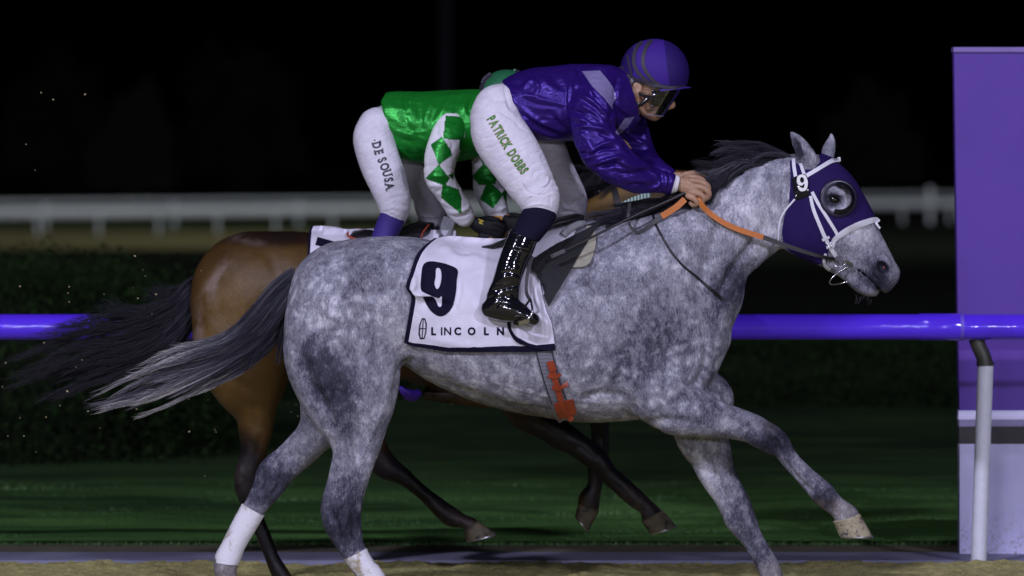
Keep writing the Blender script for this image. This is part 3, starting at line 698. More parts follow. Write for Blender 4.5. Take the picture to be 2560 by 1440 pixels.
tone = zone(P, [(815, 950, 50, 120, -20, -0.20), (850, 960, 60, 150, -25, -0.14), (900, 700, 90, 80, 0, -0.06), (780, 740, 60, 60, 0, 0.08), (1010, 820, 60, 130, 0, 0.12), (870, 1280, 60, 90, 0, -0.26), (800, 1290, 40, 60, 0, -0.15), (900, 1080, 30, 90, 0, 0.12),
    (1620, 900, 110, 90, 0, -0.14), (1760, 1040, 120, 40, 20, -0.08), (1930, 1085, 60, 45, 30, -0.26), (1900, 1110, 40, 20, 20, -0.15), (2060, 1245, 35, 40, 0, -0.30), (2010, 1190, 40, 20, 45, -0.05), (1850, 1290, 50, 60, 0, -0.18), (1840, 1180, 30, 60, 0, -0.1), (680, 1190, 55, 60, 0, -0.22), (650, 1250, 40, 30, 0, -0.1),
    (2140, 570, 60, 40, 40, 0.22), (1880, 520, 100, 80, 0, 0.12), (1720, 640, 100, 100, 0, 0.05), (1830, 700, 60, 50, -40, -0.12), (2185, 660, 42, 30, 50, -0.16), (2200, 705, 40, 26, 40, -0.26), (2140, 705, 30, 20, 30, -0.12), (1650, 800, 80, 120, 0, -0.06), (2100, 500, 30, 30, 0, 0.25), (2084, 500, 26, 19, 10, -0.7), (2205, 669, 15, 13, 40, -0.9), (2180, 705, 60, 14, 40, -0.15), (1030, 905, 40, 22, 0, -0.15), (1994, 370, 10, 30, -20, -0.5), (1200, 930, 150, 60, 0, 0.08), (1500, 1020, 120, 40, 0, 0.05), (1500, 760, 90, 140, 0, 0.02), (1080, 620, 60, 25, 0, -0.05), (860, 1330, 50, 70, 0, -0.14), (690, 1210, 60, 50, 0, -0.12), (1900, 1380, 60, 60, 0, -0.12), (1960, 1130, 60, 50, 40, -0.12), (1870, 1230, 14, 90, -20, -0.15), (1760, 1180, 16, 80, -20, 0.15), (1300, 1030, 200, 22, 6, -0.12), (1810, 730, 40, 90, 25, -0.14), (1790, 900, 30, 90, 0, -0.12), (640, 1250, 50, 20, 0, -0.1)], 0.565)  # pigment zones, plus light and shade painted on belly, neck, chest, far foreleg
dap = zone(P, [(800, 780, 130, 130, 0, 0.4), (1700, 950, 200, 120, 0, 0.5), (1300, 960, 250, 80, 0, 0.2), (2140, 600, 120, 120, 0, -0.5)], 0.55)
sandy = np.clip(zone(P, [(2110, 1275, 35, 30, 0, 1.0), (2045, 1262, 16, 12, 0, 0.9), (1925, 1060, 30, 20, 0, 0.3), (1935, 1430, 40, 30, 0, 0.7), (560, 1430, 50, 30, 0, 1.0), (2200, 735, 18, 12, 0, 0.6), (1350, 1040, 150, 14, 5, 0.5)], 0), 0, 1)
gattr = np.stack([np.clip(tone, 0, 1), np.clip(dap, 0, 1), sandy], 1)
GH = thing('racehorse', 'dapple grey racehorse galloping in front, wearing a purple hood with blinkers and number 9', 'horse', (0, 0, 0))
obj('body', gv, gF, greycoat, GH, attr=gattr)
hoof((2083, 1304), (2149, 1284), (2099, 1341), (2182, 1340), -0.155, 32, GH, hoofm)
hoof((912, 1474), (972, 1458), (925, 1500), (998, 1497), -0.14, 32, GH, hoofm)
hoof((1916, 1474), (1966, 1458), (1930, 1500), (1992, 1496), 0.12, 30, GH, hoofm)
hoof((536, 1448), (594, 1446), (528, 1484), (585, 1497), 0.14, 30, GH, hoofm)
eyem = N('horse_eye'); eyem.col((0.004, 0.003, 0.003)); eyem.set(Roughness=0.03); eyem.b.inputs['Coat Weight'].default_value = 1; eyem = eyem.m
def ellip(c, rx, ry, rz, rot=0, nu=24, nv=14):
    rings = []
    for i in range(nv+1):
        a = math.pi*(i+0.02)/(nv+0.04); th = np.linspace(0, 2*math.pi, nu, endpoint=False)
        p = np.stack([rx*math.sin(a)*np.cos(th), ry*math.sin(a)*np.sin(th), np.full(nu, rz*math.cos(a))], 1)
        ca, sa = math.cos(R(rot)), math.sin(R(rot)); p = np.stack([p[:, 0]*ca+p[:, 2]*sa, p[:, 1], -p[:, 0]*sa+p[:, 2]*ca], 1)
        rings.append(p+np.array(c))
    return loft(rings)
for s in (-1, 1):
    p, _ = hit(gtree, 2086, 499); yy = (p[1] if p is not None else -0.1)
    c = W(2086, 499, -0.1); v, F = ellip((c[0], s*(abs(yy)-0.008), c[2]), 0.027, 0.020, 0.018, 15); obj('eye', v, F, eyem, GH)
p, _ = hit(gtree, 2206, 668)
if p is not None:
    pinkm = plain('nostril_lining', (0.35, 0.06, 0.05), 0.4)
    v, F = ellip(p+np.array([0.010, 0.003, 0.0]), 0.009, 0.006, 0.010, -30); obj('nostril_lining', v, F, pinkm, GH)
# tail
def gt(u, t, k): return np.clip(0.03+1.7*max(0, t-0.30)**0.9*(0.2+1.0*k)+0.45*k**3, 0, 1)
tg = [[(738, 682, -0.02), (640, 760, -0.04), (560, 835, -0.06), (440, 862, -0.06), (310, 905, -0.05)],
      [(742, 690, -0.04), (650, 790, -0.07), (570, 862, -0.08), (430, 905, -0.08), (290, 965, -0.06)],
      [(745, 700, -0.03), (660, 815, -0.07), (570, 885, -0.08), (410, 945, -0.08), (200, 1022, -0.05)],
      [(745, 715, -0.01), (672, 835, -0.06), (590, 902, -0.07), (430, 978, -0.06), (235, 1040, -0.04)],
      [(742, 730, 0.0), (690, 840, -0.03), (610, 915, -0.04), (480, 965, -0.04), (390, 1000, -0.02)]]
v, F, A = hair(tg, 2200, 0.010, 0.030, 0.0011, 0.0005, 24, 0.80, 0.020, gt, 3)
tg2 = [[(735, 700, -0.04), (690, 780, -0.08), (650, 850, -0.09), (600, 930, -0.08), (602, 970, -0.07), (640, 985, -0.06)], [(740, 720, -0.03), (705, 800, -0.06), (690, 860, -0.06), (680, 905, -0.05), (668, 930, -0.05)], [(740, 730, -0.03), (715, 790, -0.05), (705, 850, -0.05), (700, 890, -0.05), (695, 910, -0.05)]]
v2, F2, A2 = hair(tg2, 260, 0.012, 0.012, 0.0010, 0.0005, 18, 0.7, 0.008, lambda u, t, k: 0.08+0.3*k*t, 5)
tg3 = [[(740, 678, -0.03), (690, 715, -0.055), (640, 775, -0.07), (600, 822, -0.08)], [(742, 700, -0.05), (705, 745, -0.075), (660, 805, -0.09), (620, 850, -0.09)], [(745, 720, -0.04), (715, 775, -0.07), (680, 830, -0.08), (630, 880, -0.08)]]
v3, F3, A3 = hair(tg3, 1100, 0.012, 0.014, 0.0013, 0.0009, 12, 0.5, 0.004, lambda u, t, k: 0.04+0.5*k**3, 6)
V = np.vstack([v, v2, v3]); FF = np.vstack([F, F2+len(v), F3+len(v)+len(v2)])
obj('tail', V, FF, greyhair, GH, attr=np.concatenate([A, A2, A3]))
# mane
mg = [[(1975, 396, -0.01), (1930, 372, -0.01), (1880, 362, -0.02), (1840, 352, -0.01), (1795, 336, 0.0)],
      [(1930, 402, -0.01), (1885, 375, -0.02), (1845, 368, -0.02), (1800, 385, -0.02), (1745, 408, -0.02)],
      [(1885, 412, -0.02), (1850, 395, -0.03), (1800, 415, -0.04), (1740, 430, -0.04), (1690, 428, -0.03)],
      [(1855, 430, -0.02), (1820, 420, -0.04), (1770, 440, -0.06), (1720, 455, -0.06), (1670, 470, -0.04)],
      [(1820, 450, -0.03), (1780, 452, -0.06), (1720, 475, -0.07), (1660, 500, -0.06), (1590, 520, -0.05)]]
v, F, A = hair(mg, 1000, 0.010, 0.026, 0.0010, 0.0005, 18, 0.6, 0.012, lambda u, t, k: 0.06+0.6*k**3, 11)
mg2 = [[(1975, 397, -0.015), (1940, 385, -0.02), (1900, 388, -0.03), (1850, 408, -0.04)], [(1900, 405, -0.02), (1865, 405, -0.04), (1825, 428, -0.06), (1800, 470, -0.07)],
       [(1845, 430, -0.03), (1812, 435, -0.06), (1785, 470, -0.085), (1765, 515, -0.09)], [(1800, 455, -0.04), (1770, 465, -0.08), (1745, 505, -0.09), (1715, 530, -0.09)],
       [(1760, 482, -0.03), (1720, 490, -0.07), (1670, 520, -0.08), (1620, 540, -0.08)]]
v2, F2, A2 = hair(mg2, 1700, 0.008, 0.014, 0.0012, 0.0006, 14, 0.5, 0.006, lambda u, t, k: 0.04+0.62*k**3, 12)
mg3 = [[(1730, 500, 0.0), (1660, 505, -0.04), (1580, 515, -0.06), (1500, 530, -0.06), (1430, 548, -0.05)], [(1690, 520, 0.0), (1620, 528, -0.05), (1560, 540, -0.07), (1490, 556, -0.07), (1440, 570, -0.05)],
       [(1640, 535, 0.0), (1580, 545, -0.05), (1520, 560, -0.07), (1470, 585, -0.07), (1440, 610, -0.05)], [(1560, 555, 0.0), (1520, 560, -0.05), (1480, 575, -0.06), (1440, 590, -0.05)]]
v3, F3, A3 = hair(mg3, 1500, 0.010, 0.016, 0.0011, 0.0006, 14, 0.5, 0.008, lambda u, t, k: 0.03+0.5*k**3, 13)
V = np.vstack([v, v2, v3]); FF = np.vstack([F, F2+len(v), F3+len(v)+len(v2)])
obj('mane', V, FF, greyhair, GH, attr=np.concatenate([A, A2, A3]))
# whiskers under the chin
wg = [[(2135, 722, 0.0), (2138, 735, 0.0), (2130, 752, 0.0)], [(2180, 738, 0.0), (2178, 748, 0.0), (2160, 758, 0.0)]]
v, F, A = hair(wg, 22, 0.012, 0.012, 0.0006, 0.0003, 6, 0.2, 0.002, lambda u, t, k: 0.3*k, 14); obj('whiskers', v, F, greyhair, GH, attr=A)
print('grey', len(gv))
# ================================================================ TOOLS FOR THINGS THAT LIE ON A BODY
def inpoly(P, poly):
    poly = np.array(poly, float); x, y = P[:, 0], P[:, 1]; c = np.zeros(len(P), bool); j = len(poly)-1
    for i in range(len(poly)):
        xi, yi = poly[i]; xj, yj = poly[j]
        k = ((yi > y) != (yj > y)) & (x < (xj-xi)*(y-yi)/(yj-yi+1e-12)+xi); c ^= k; j = i
    return c
def drape(rows, tree, off, yfall=-0.1):
    """grid of frame points laid on a body -> positions, normals"""
    G = np.zeros((len(rows), len(rows[0]), 3)); Nn = np.zeros_like(G); ok = np.zeros(G.shape[:2], bool)
    for i, r in enumerate(rows):
        for j, (x, y) in enumerate(r):
            p, n = hit(tree, x, y)
            if p is not None and n[1] < -0.02: G[i, j] = p; Nn[i, j] = n; ok[i, j] = True
    idx = np.argwhere(ok)
    for i, j in np.argwhere(~ok):
        if len(idx):
            k = idx[((idx-[i, j])**2).sum(1).argmin()]; y = G[k[0], k[1], 1]
            G[i, j] = W(*rows[i][j], y); Nn[i, j] = Nn[k[0], k[1]]
        else: G[i, j] = W(*rows[i][j], yfall); Nn[i, j] = (0, -1, 0)
    return G+Nn*off, Nn, ok
def slab(G, Nn, th):
    nr, nc = G.shape[:2]; a = G.reshape(-1, 3); b = (G+Nn*th).reshape(-1, 3); n = len(a); F = []
    q = lambda i, j: i*nc+j
    for i in range(nr-1):
        for j in range(nc-1):
            f = (q(i, j), q(i, j+1), q(i+1, j+1), q(i+1, j)); F.append(f); F.append(tuple(x+n for x in reversed(f)))
    bd = [q(0, j) for j in range(nc)]+[q(i, nc-1) for i in range(1, nr)]+[q(nr-1, j) for j in range(nc-2, -1, -1)]+[q(i, 0) for i in range(nr-2, 0, -1)]
    for k in range(len(bd)):
        x, y = bd[k], bd[(k+1) % len(bd)]; F.append((y, x, x+n, y+n))
    return np.vstack([a, b]), F
def fixn(v, F):
    return v, F
def strap(pts, wd, tree, th=0.003, off=0.001, m=5, cols=3, smooth=0):
    c = catmull(pts, m) if len(pts) > 2 else np.array([np.array(pts[0])+(np.array(pts[1])-np.array(pts[0]))*t for t in np.linspace(0, 1, 6)], float)
    T = np.gradient(c[:, :2], axis=0); T /= np.linalg.norm(T, axis=1)[:, None]; Nm = np.stack([-T[:, 1], T[:, 0]], 1)
    w = np.broadcast_to(wd, len(c)) if np.ndim(wd) == 0 else np.interp(np.linspace(0, 1, len(c)), np.linspace(0, 1, len(wd)), wd)
    rows = [[tuple(c[i, :2]+Nm[i]*w[i]*s/2) for s in np.linspace(-1, 1, cols)] for i in range(len(c))]
    G, Nn, ok = drape(rows, tree, off)
    for _ in range(smooth):
        G[1:-1] = (G[:-2]+G[1:-1]*2+G[2:])/4; Nn[1:-1] = (Nn[:-2]+Nn[1:-1]*2+Nn[2:])/4
    return slab(G, Nn, th)
def ribbon3(pts, wd, th=0.003, m=6, side=(0, 0, 1)):
    """free flat strap through 3-D points, its width along 'side' and its thickness along Y"""
    c = catmull(np.array(pts, float), m); T = np.gradient(c, axis=0); T /= np.linalg.norm(T, axis=1)[:, None]
    rings = []
    wv = np.broadcast_to(wd, len(c)) if np.ndim(wd) == 0 else np.interp(np.linspace(0, 1, len(c)), np.linspace(0, 1, len(wd)), wd)
    for p, t, w in zip(c, T, wv):
        b = np.cross(t, (0, 1, 0)); b /= np.linalg.norm(b)+1e-9; n = np.cross(b, t)
        rings.append(np.array([p+b*w/2-n*th/2, p+b*w/2+n*th/2, p-b*w/2+n*th/2, p-b*w/2-n*th/2]))
    return loft(rings)
import bmesh
def refine(me, maxlen):
    bm = bmesh.new(); bm.from_mesh(me); bmesh.ops.triangulate(bm, faces=bm.faces[:])
    for _ in range(6):
        e = [x for x in bm.edges if x.calc_length() > maxlen]
        if not e: break
        bmesh.ops.subdivide_edges(bm, edges=e, cuts=1); bmesh.ops.triangulate(bm, faces=[f for f in bm.faces if len(f.verts) > 3])
    v = np.array([x.co[:] for x in bm.verts]); bm.verts.index_update(); F = [tuple(q.index for q in f.verts) for f in bm.faces]; bm.free()
    return v, F
def text2d(s, bold=0.0, shear=0, space=1.0, maxlen=0.12):
    cu = bpy.data.curves.new('t', 'FONT'); cu.body = s; cu.size = 1; cu.offset = bold; cu.shear = shear; cu.space_character = space; cu.resolution_u = 4
    o = bpy.data.objects.new('t', cu); COL.objects.link(o); bpy.context.view_layer.update()
    me = bpy.data.meshes.new_from_object(o.evaluated_get(bpy.context.evaluated_depsgraph_get()))
    v, F = refine(me, maxlen); bpy.data.objects.remove(o); bpy.data.curves.remove(cu); bpy.data.meshes.remove(me)
    return v, F
def shape2d(loops, maxlen):
    cu = bpy.data.curves.new('t', 'CURVE'); cu.dimensions = '2D'; cu.fill_mode = 'BOTH'
    for l in loops:
        sp = cu.splines.new('POLY'); sp.points.add(len(l)-1)
        for p, q in zip(sp.points, l): p.co = (q[0], q[1], 0, 1)
        sp.use_cyclic_u = True
    o = bpy.data.objects.new('t', cu); COL.objects.link(o); bpy.context.view_layer.update()
    me = bpy.data.meshes.new_from_object(o.evaluated_get(bpy.context.evaluated_depsgraph_get()))
    v, F = refine(me, maxlen); bpy.data.objects.remove(o); bpy.data.curves.remove(cu); bpy.data.meshes.remove(me)
    return v, F
def loopc(pts, m=6):
    p = np.array(pts, float); e = np.vstack([p[-2:], p, p[:3]]); q = []
    for i in range(2, len(e)-3+0):
        p0, p1, p2, p3 = e[i-1:i+3]
        for k in range(m):
            t = k/m; q.append(0.5*((2*p1)+(-p0+p2)*t+(2*p0-5*p1+4*p2-p3)*t*t+(-p0+3*p1-3*p2+p3)*t**3))
    return np.array(q)
def decal(v2, F, tree, off, yfall):
    out = []; last = yfall
    hits = [hit(tree, x, y)[0] for x, y in v2[:, :2]]
    good = [(i, h) for i, h in enumerate(hits) if h is not None]
    for i, h in enumerate(hits):
        if h is None:
            k = min(good, key=lambda g: (v2[g[0], 0]-v2[i, 0])**2+(v2[g[0], 1]-v2[i, 1])**2)[1] if good else (0, yfall, 0)
            h = W(v2[i, 0], v2[i, 1], k[1])
        d = np.array(CAMP)-h; out.append(h+d/np.linalg.norm(d)*off)
    return np.array(out), F
def sub_region(v, F, poly, off, excl=(), ylim=None, clean=True):
    """a close-fitting cover: the patch of a body inside a frame outline, lifted off it, its rim cut clean along the outline"""
    P = proj(v); m = inpoly(P, poly)
    for ex, cond in excl:
        m &= ~(inpoly(P, ex) & cond(v))
    fm = m[F].all(1); FF = F[fm]; used = np.unique(FF); mp = np.full(len(v), -1); mp[used] = np.arange(len(used))
    FF = mp[FF]; vv = v[used].copy(); n = vnormals(v, F)[used]
    cnt = {}
    for f in FF:
        for a in range(4):
            e = (min(f[a], f[(a+1) % 4]), max(f[a], f[(a+1) % 4])); cnt[e] = cnt.get(e, 0)+1
    bd = sorted({q for e, c in cnt.items() if c == 1 for q in e})
    if clean:
        polys = [np.vstack([poly, poly[:1]])]+[np.vstack([ex, ex[:1]]) for ex, _ in excl]
        bp = proj(vv[bd]); best = np.full(len(bd), 1e9); tgt = bp.copy()
        for pl in polys:
            for a, b in zip(pl[:-1], pl[1:]):
                a = np.array(a, float); ab = np.array(b, float)-a; t = np.clip(((bp-a)@ab)/(ab@ab), 0, 1); q = a+t[:, None]*ab
                d = np.hypot(*(bp-q).T); k = d < best; best[k] = d[k]; tgt[k] = q[k]
        for i, q, bpp, d in zip(bd, tgt, bp, best):
            if d < 6:
                y = vv[i, 1]; vv[i] = W(q[0], q[1], y)
    outer = vv+n*off; k = len(vv)
    inner = vv-n*0.002
    A = [tuple(f) for f in FF]; B = [tuple(x+k for x in reversed(f)) for f in A]
    rim = []
    dirE = {}
    for f in FF:
        for a in range(4): dirE[(f[a], f[(a+1) % 4])] = 1
    for (a, b) in dirE:
        if (b, a) not in dirE: rim.append((b, a, a+k, b+k))
    return np.vstack([outer, inner]), A+B+rim

# ================================================================ TACK MATERIALS
navyfab = plain('hood_fabric', (0.018, 0.008, 0.075), 0.8, spec=0.15, nscale=220, nstr=0.25, var=0.18)
whitelea = plain('white_strap', (0.66, 0.66, 0.72), 0.42, nscale=120, nstr=0.1, var=0.08)
blacklea = plain('black_leather', (0.012, 0.011, 0.013), 0.38, nscale=120, nstr=0.2)
rubber = plain('orange_rein_grip', (0.50, 0.145, 0.018), 0.5, nscale=260, nstr=0.6)
blackpl = plain('black_plastic', (0.008, 0.008, 0.012), 0.12, nstr=0)
steel = plain('bright_steel', (0.6, 0.6, 0.63), 0.18, metal=1.0, nstr=0)
whitepaint = plain('white_paint', (0.8, 0.8, 0.8), 0.5, nstr=0, var=0.03)
navycloth = plain('navy_cloth', (0.007, 0.006, 0.022), 0.8, spec=0.12, nscale=200, nstr=0.2)

# ---------------------------------------------------------------- hood with blinkers
hp = [(1974, 396), (1977, 440), (1973, 505), (1960, 545), (1955, 580), (1960, 612), (1975, 628), (2010, 648), (2045, 660), (2066, 654), (2072, 620), (2084, 598), (2110, 582), (2150, 567), (2200, 552), (2185, 520), (2172, 505), (2152, 460), (2112, 405), (2085, 380), (2060, 366), (2030, 370), (2000, 380)]
earn = [(1950, 310), (2000, 320), (2020, 352), (2046, 384), (2050, 404), (2034, 424), (2010, 424), (1992, 408), (1960, 395)]
earf = [(2048, 310), (2100, 310), (2100, 402), (2080, 394), (2056, 384), (2046, 378)]
cupc = (2096, 496)
eyeh = [(cupc[0]+37*math.cos(a), cupc[1]+37*math.sin(a)) for a in np.linspace(0, 2*math.pi, 36, endpoint=False)]
hv, hF = sub_region(gv, gF, hp, 0.004, excl=[(earn, lambda v: v[:, 1] < 0.03), (earf, lambda v: v[:, 1] >= 0.028), (eyeh, lambda v: np.abs(v[:, 1]) > 0.03)])
HD = thing('horse_hood', 'dark purple blinker hood covering the head of the grey horse', 'horse hood', W(2070, 500, 0))
obj('fabric', hv, hF, navyfab, HD)
htree = bvh(hv, hF)
def cup(side):
    p, n = hit(gtree, *cupc); n = n/np.linalg.norm(n); n = np.array([0.18, -1, 0.05]); n /= np.linalg.norm(n)
    p = np.array([p[0], -abs(p[1])-0.004, p[2]]); u = np.cross(n, (0, 0, 1)); u /= np.linalg.norm(u); w = np.cross(u, n)
    s = CAM_D/FPX; th = np.linspace(0, 2*math.pi, 49)[:-1]
    R_ = []
    for rr_, hh in ((35, 0.002), (36, 0.008), (41, 0.009), (46, 0.008), (48.5, 0.004), (49, -0.004)):
        R_.append(p+rr_*s*(np.cos(th)[:, None]*u+np.sin(th)[:, None]*w)+n*hh)
    v, F = loft(R_, (False, False)); 
    a = np.linspace(R(80), R(292), 30); rings = []
    prof = [(41, 0.006), (41, 0.014), (38, 0.024), (33, 0.032), (29, 0.034), (28, 0.032), (32, 0.029), (36, 0.022), (38.5, 0.013), (38.5, 0.006)]
    for i, t in enumerate(a):
        k = min(1, 6*min(i, 29-i)/29+0.25)
        rings.append(np.array([p+r_*s*(-abs(1)*math.cos(t-math.pi)*u*(-1)*-1+math.sin(t)*w)+n*(0.006+(h_-0.006)*k) for r_, h_ in prof]))
    v2, F2 = loft(rings)
    if side > 0: v, F = mirror_y(v, F); v2, F2 = mirror_y(v2, F2)
    o = obj('blinker_rim', v, F, plain('rim_vinyl', (0.018, 0.013, 0.04), 0.3, nstr=0), HD); obj('blinker_cup', v2, F2, blackpl, HD)
cup(-1); cup(1)

# ---------------------------------------------------------------- bridle
full = bvh(*join([(gv, gF), (hv, hF)]))
BR = thing('bridle', 'white bridle with number 9 plate, bit and orange gripped reins on the grey horse', 'bridle', W(2060, 500, -0.08))
def both(name, pts, wd, mat=whitelea, th=0.0035, tree=full, mir=True, par=BR, **kw):
    v, F = strap(pts, wd, tree, th, **kw); obj(name, v, F, mat, par)
    if mir:
        v, F = mirror_y(v, F); obj(name, v, F, mat, par)
both('browband', [(2014, 441), (2036, 428), (2058, 415), (2076, 405), (2090, 401), (2100, 400)], 10)
both('headpiece', [(1984, 398), (1985, 418), (1990, 448)], 8.5)
both('headpiece', [(2002, 408), (2005, 420), (2012, 442)], 8)
both('cheekpiece', [(2026, 490), (2034, 525), (2050, 565), (2064, 597), (2078, 622), (2090, 640)], [8, 8.5, 9, 9.5, 10, 9], th=0.004)
both('cheekpiece', [(2030, 480), (2046, 510), (2068, 545), (2085, 572), (2095, 590)], 8)
both('noseband', [(2081, 618), (2084, 602), (2098, 589), (2122, 573), (2150, 561), (2176, 552), (2188, 551), (2193, 556)], [9, 11, 14, 14, 14, 13, 11], th=0.005)
both('throatlash', [(1987, 498), (1966, 522), (1953, 545), (1947, 572), (1946, 600)], 4.5, th=0.003)
both('chin_strap', [(2064, 634), (2060, 650), (2064, 664), (2076, 674)], 7)
both('keeper', [(2055, 600), (2064, 596), (2073, 592)], 6, th=0.007)
both('keeper', [(2066, 618), (2076, 614), (2086, 610)], 6, th=0.007)
q = W(2196, 560, -0.02)
v, F = ribbon3([W(2188, 553, -0.03), W(2193, 562, -0.035), W(2200, 571, -0.03)], 0.009); obj('strap_end', v, F, whitelea, BR)
# number plate
pc = [(1979, 444), (2016, 433), (2025, 489), (1988, 502)]
hc = hit(full, 2002, 467)[0]; yp = hc[1]-0.010
def plate(corners, y, th, mat, par, name, rnd=0.2):
    c = np.array(corners, float); n = len(c); out = []
    for i in range(n):
        a, b, d = c[i-1], c[i], c[(i+1) % n]
        for t in np.linspace(0, 1, 5):
            p = (1-t)**2*(b+(a-b)*rnd)+2*t*(1-t)*b+t*t*(b+(d-b)*rnd); out.append(p)
    f = [W(p[0], p[1], y) for p in out]; mid = np.mean(f, 0); f = np.array(f)
    rings = [f+[0, th, 0], f+[0, 0.0015, 0], mid+(f-mid)*0.95]
    v, F = loft(rings, (True, True)); return obj(name, v, F, mat, par)
pl = plate(pc, yp, 0.012, blackpl, BR, 'number_plate')
def nine(cx, cy, h, rot, sl=0):
    o = loopc([(0.50, 0.0), (0.80, 0.10), (0.98, 0.42), (0.98, 0.62), (0.86, 0.90), (0.5, 1.0), (0.14, 0.90), (0.02, 0.64), (0.12, 0.42), (0.42, 0.34), (0.66, 0.44), (0.62, 0.26), (0.46, 0.17), (0.30, 0.25), (0.06, 0.22), (0.20, 0.04)], 5)
    i = loopc([(0.5, 0.49), (0.66, 0.58), (0.68, 0.74), (0.52, 0.85), (0.35, 0.77), (0.33, 0.60)], 5)
    out = []
    for l in (o, i):
        x = (l[:, 0]-0.5)*0.66*h; y = -(l[:, 1]-0.5)*h; a = R(rot)
        out.append(np.stack([cx+x*math.cos(a)-y*math.sin(a), cy+x*math.sin(a)+y*math.cos(a)], 1))
    return out
v, F = shape2d(nine(2006, 457, 42, -8), 30); v = np.array([W(a, b, yp-0.0015) for a, b, _ in v]); obj('digit', v, F, whitepaint, pl, smooth=False)
for a, b in ((1990, 490), (2020, 476)):
    v, F = ellip(W(a, b, yp-0.001), 0.005, 0.003, 0.005); obj('rivet', v, F, steel, pl)
# bit
def ringm(c, r, t, ax=(0, 1, 0), sq=1.0, n=36, a0=0, a1=2*math.pi):
    th = np.linspace(a0, a1, n); pts = [np.array(c)+r*np.array([math.cos(a), 0, math.sin(a)*sq]) for a in th]
    return tube(pts, t, 8)
yb = hit(full, 2098, 651)[0][1]-0.008
for s in (-1, 1):
    c = W(2098, 651, -abs(yb)); c = (c[0], s*abs(yb), c[2]); v, F = ringm(c, 0.027, 0.0028); obj('bit_ring', v, F, steel, BR)
v, F = tube(catmull([W(2136, 664, yb+0.02), W(2120, 667, yb), W(2104, 676, yb-0.004), W(2085, 690, yb-0.006), W(2074, 704, yb-0.004), W(2079, 711, yb), W(2096, 710, yb+0.02), W(2118, 704, yb+0.03)], 5), 0.0026, 8); obj('bit_loop', v, F, steel, BR)
v, F = tube([W(2110, 652, yb-0.002), W(2124, 657, yb), W(2140, 664, yb+0.03)], [0.006, 0.005, 0.004], 8); obj('mouthpiece', v, F, steel, BR)
v, F = ringm(W(2073, 612, hit(full, 2073, 612)[0][1]-0.006), 0.009, 0.0018); obj('buckle', v, F, steel, BR)
# reins
HY = -0.135
v, F = ribbon3([W(2086, 648, yb-0.004), W(2060, 643, -0.11), W(2020, 632, -0.125), W(1960, 612, -0.135), W(1905, 592, -0.135)], [0.016, 0.014, 0.015, 0.018, 0.02], 0.004); obj('rein', v, F, blacklea, BR)
v, F = ribbon3([W(1908, 593, -0.137), W(1868, 581, -0.137), W(1830, 567, -0.137), W(1795, 548, HY), W(1768, 527, HY), W(1748, 504, HY-0.01), W(1742, 492, HY)], 0.022, 0.006); obj('rein_grip', v, F, rubber, BR)
v, F = ribbon3([W(2086, 648, -yb), W(2020, 634, 0.12), W(1940, 600, 0.11), W(1850, 560, 0.10), W(1790, 500, 0.07)], 0.016, 0.004); obj('rein', v, F, blacklea, BR)
v, F = ribbon3([W(1712, 498, HY), W(1690, 518, HY-0.01), W(1654, 541, HY-0.012)], 0.026, 0.006); obj('rein_grip', v, F, rubber, BR)
v, F = ribbon3([W(1656, 540, HY-0.012), W(1625, 562, HY-0.02), W(1595, 580, HY-0.02), W(1576, 566, HY-0.02), W(1571, 540, HY-0.01), W(1574, 508, HY+0.01)], [0.024, 0.014, 0.011, 0.011, 0.013, 0.016], 0.004); obj('rein', v, F, blacklea, BR)
# neck strap
ns = thing('neck_strap', 'thin rolled dark neck strap running down the shoulder of the grey horse', 'strap', W(1700, 640, -0.15))
rows = catmull([(1632, 536), (1640, 562), (1655, 592), (1678, 630), (1706, 664), (1740, 692), (1775, 722), (1806, 750)], 5)
pp = [];
for a, b in rows:
    h_ = hit(gtree, a, b); 
    if h_[0] is not None: pp.append(h_[0]+h_[1]/np.linalg.norm(h_[1])*0.004)
v, F = tube(pp, [0.0045+0.003*min(1, max(0, (i/len(pp)-0.72)*6)) for i in range(len(pp))], 8); obj('strap', v, F, blacklea, ns)

# ---------------------------------------------------------------- saddle cloth
m = N('cloth_white'); co = m.coord(); nf = m.noise(co, 9, 4, 0.55, 0.6); nw = m.noise(co, 500, 2)
m.col(m.ramp(nf, [(0.3, (0.60, 0.58, 0.68)), (0.7, (0.70, 0.68, 0.78))])); m.set(Roughness=0.6); m.b.inputs['Sheen Weight'].default_value = 0.2
m.bump(m.math('ADD', nf, m.math('MULTIPLY', nw, 0.06)), 0.25, 0.03); clothm = m.m
le = np.array([(1086, 604), (1060, 622), (1040, 645), (1024, 688), (1016, 718), (1029, 742), (1022, 790), (1016, 825), (1011, 852)], float)
re = np.array([(1452, 560), (1430, 600), (1405, 632), (1372, 668), (1350, 692), (1362, 765), (1372, 795), (1379, 815), (1388, 873)], float)
NB, NS = 64, 96
le = catmull(le, 8); re = catmull(re, 8)
tt = np.linspace(0, len(le)-1, NB); L_ = np.stack([np.interp(tt, np.arange(len(le)), le[:, k]) for k in (0, 1)], 1); R_ = np.stack([np.interp(tt, np.arange(len(re)), re[:, k]) for k in (0, 1)], 1)
u = np.linspace(0, 1, NS)
def bow(u, t): return np.interp(u, [0, 0.06, 0.3, 0.6, 0.85, 1], [0, 7, 17, 12, 7, 0])*t**3-8*np.exp(-((u-0.12)/0.1)**2)*(1-t)**3
topb = lambda u: np.interp(u, [0, 0.1, 0.25, 0.45, 0.7, 0.88, 1.0], [0, -2, 0, 12, 20, 14, 0])
rows = [[(L_[i, 0]*(1-s)+R_[i, 0]*s, L_[i, 1]*(1-s)+R_[i, 1]*s+bow(s, i/(NB-1))+topb(s)*(1-i/(NB-1))**2) for s in u] for i in range(NB)]
G, Nn, ok = drape(rows, gtree, 0.010)
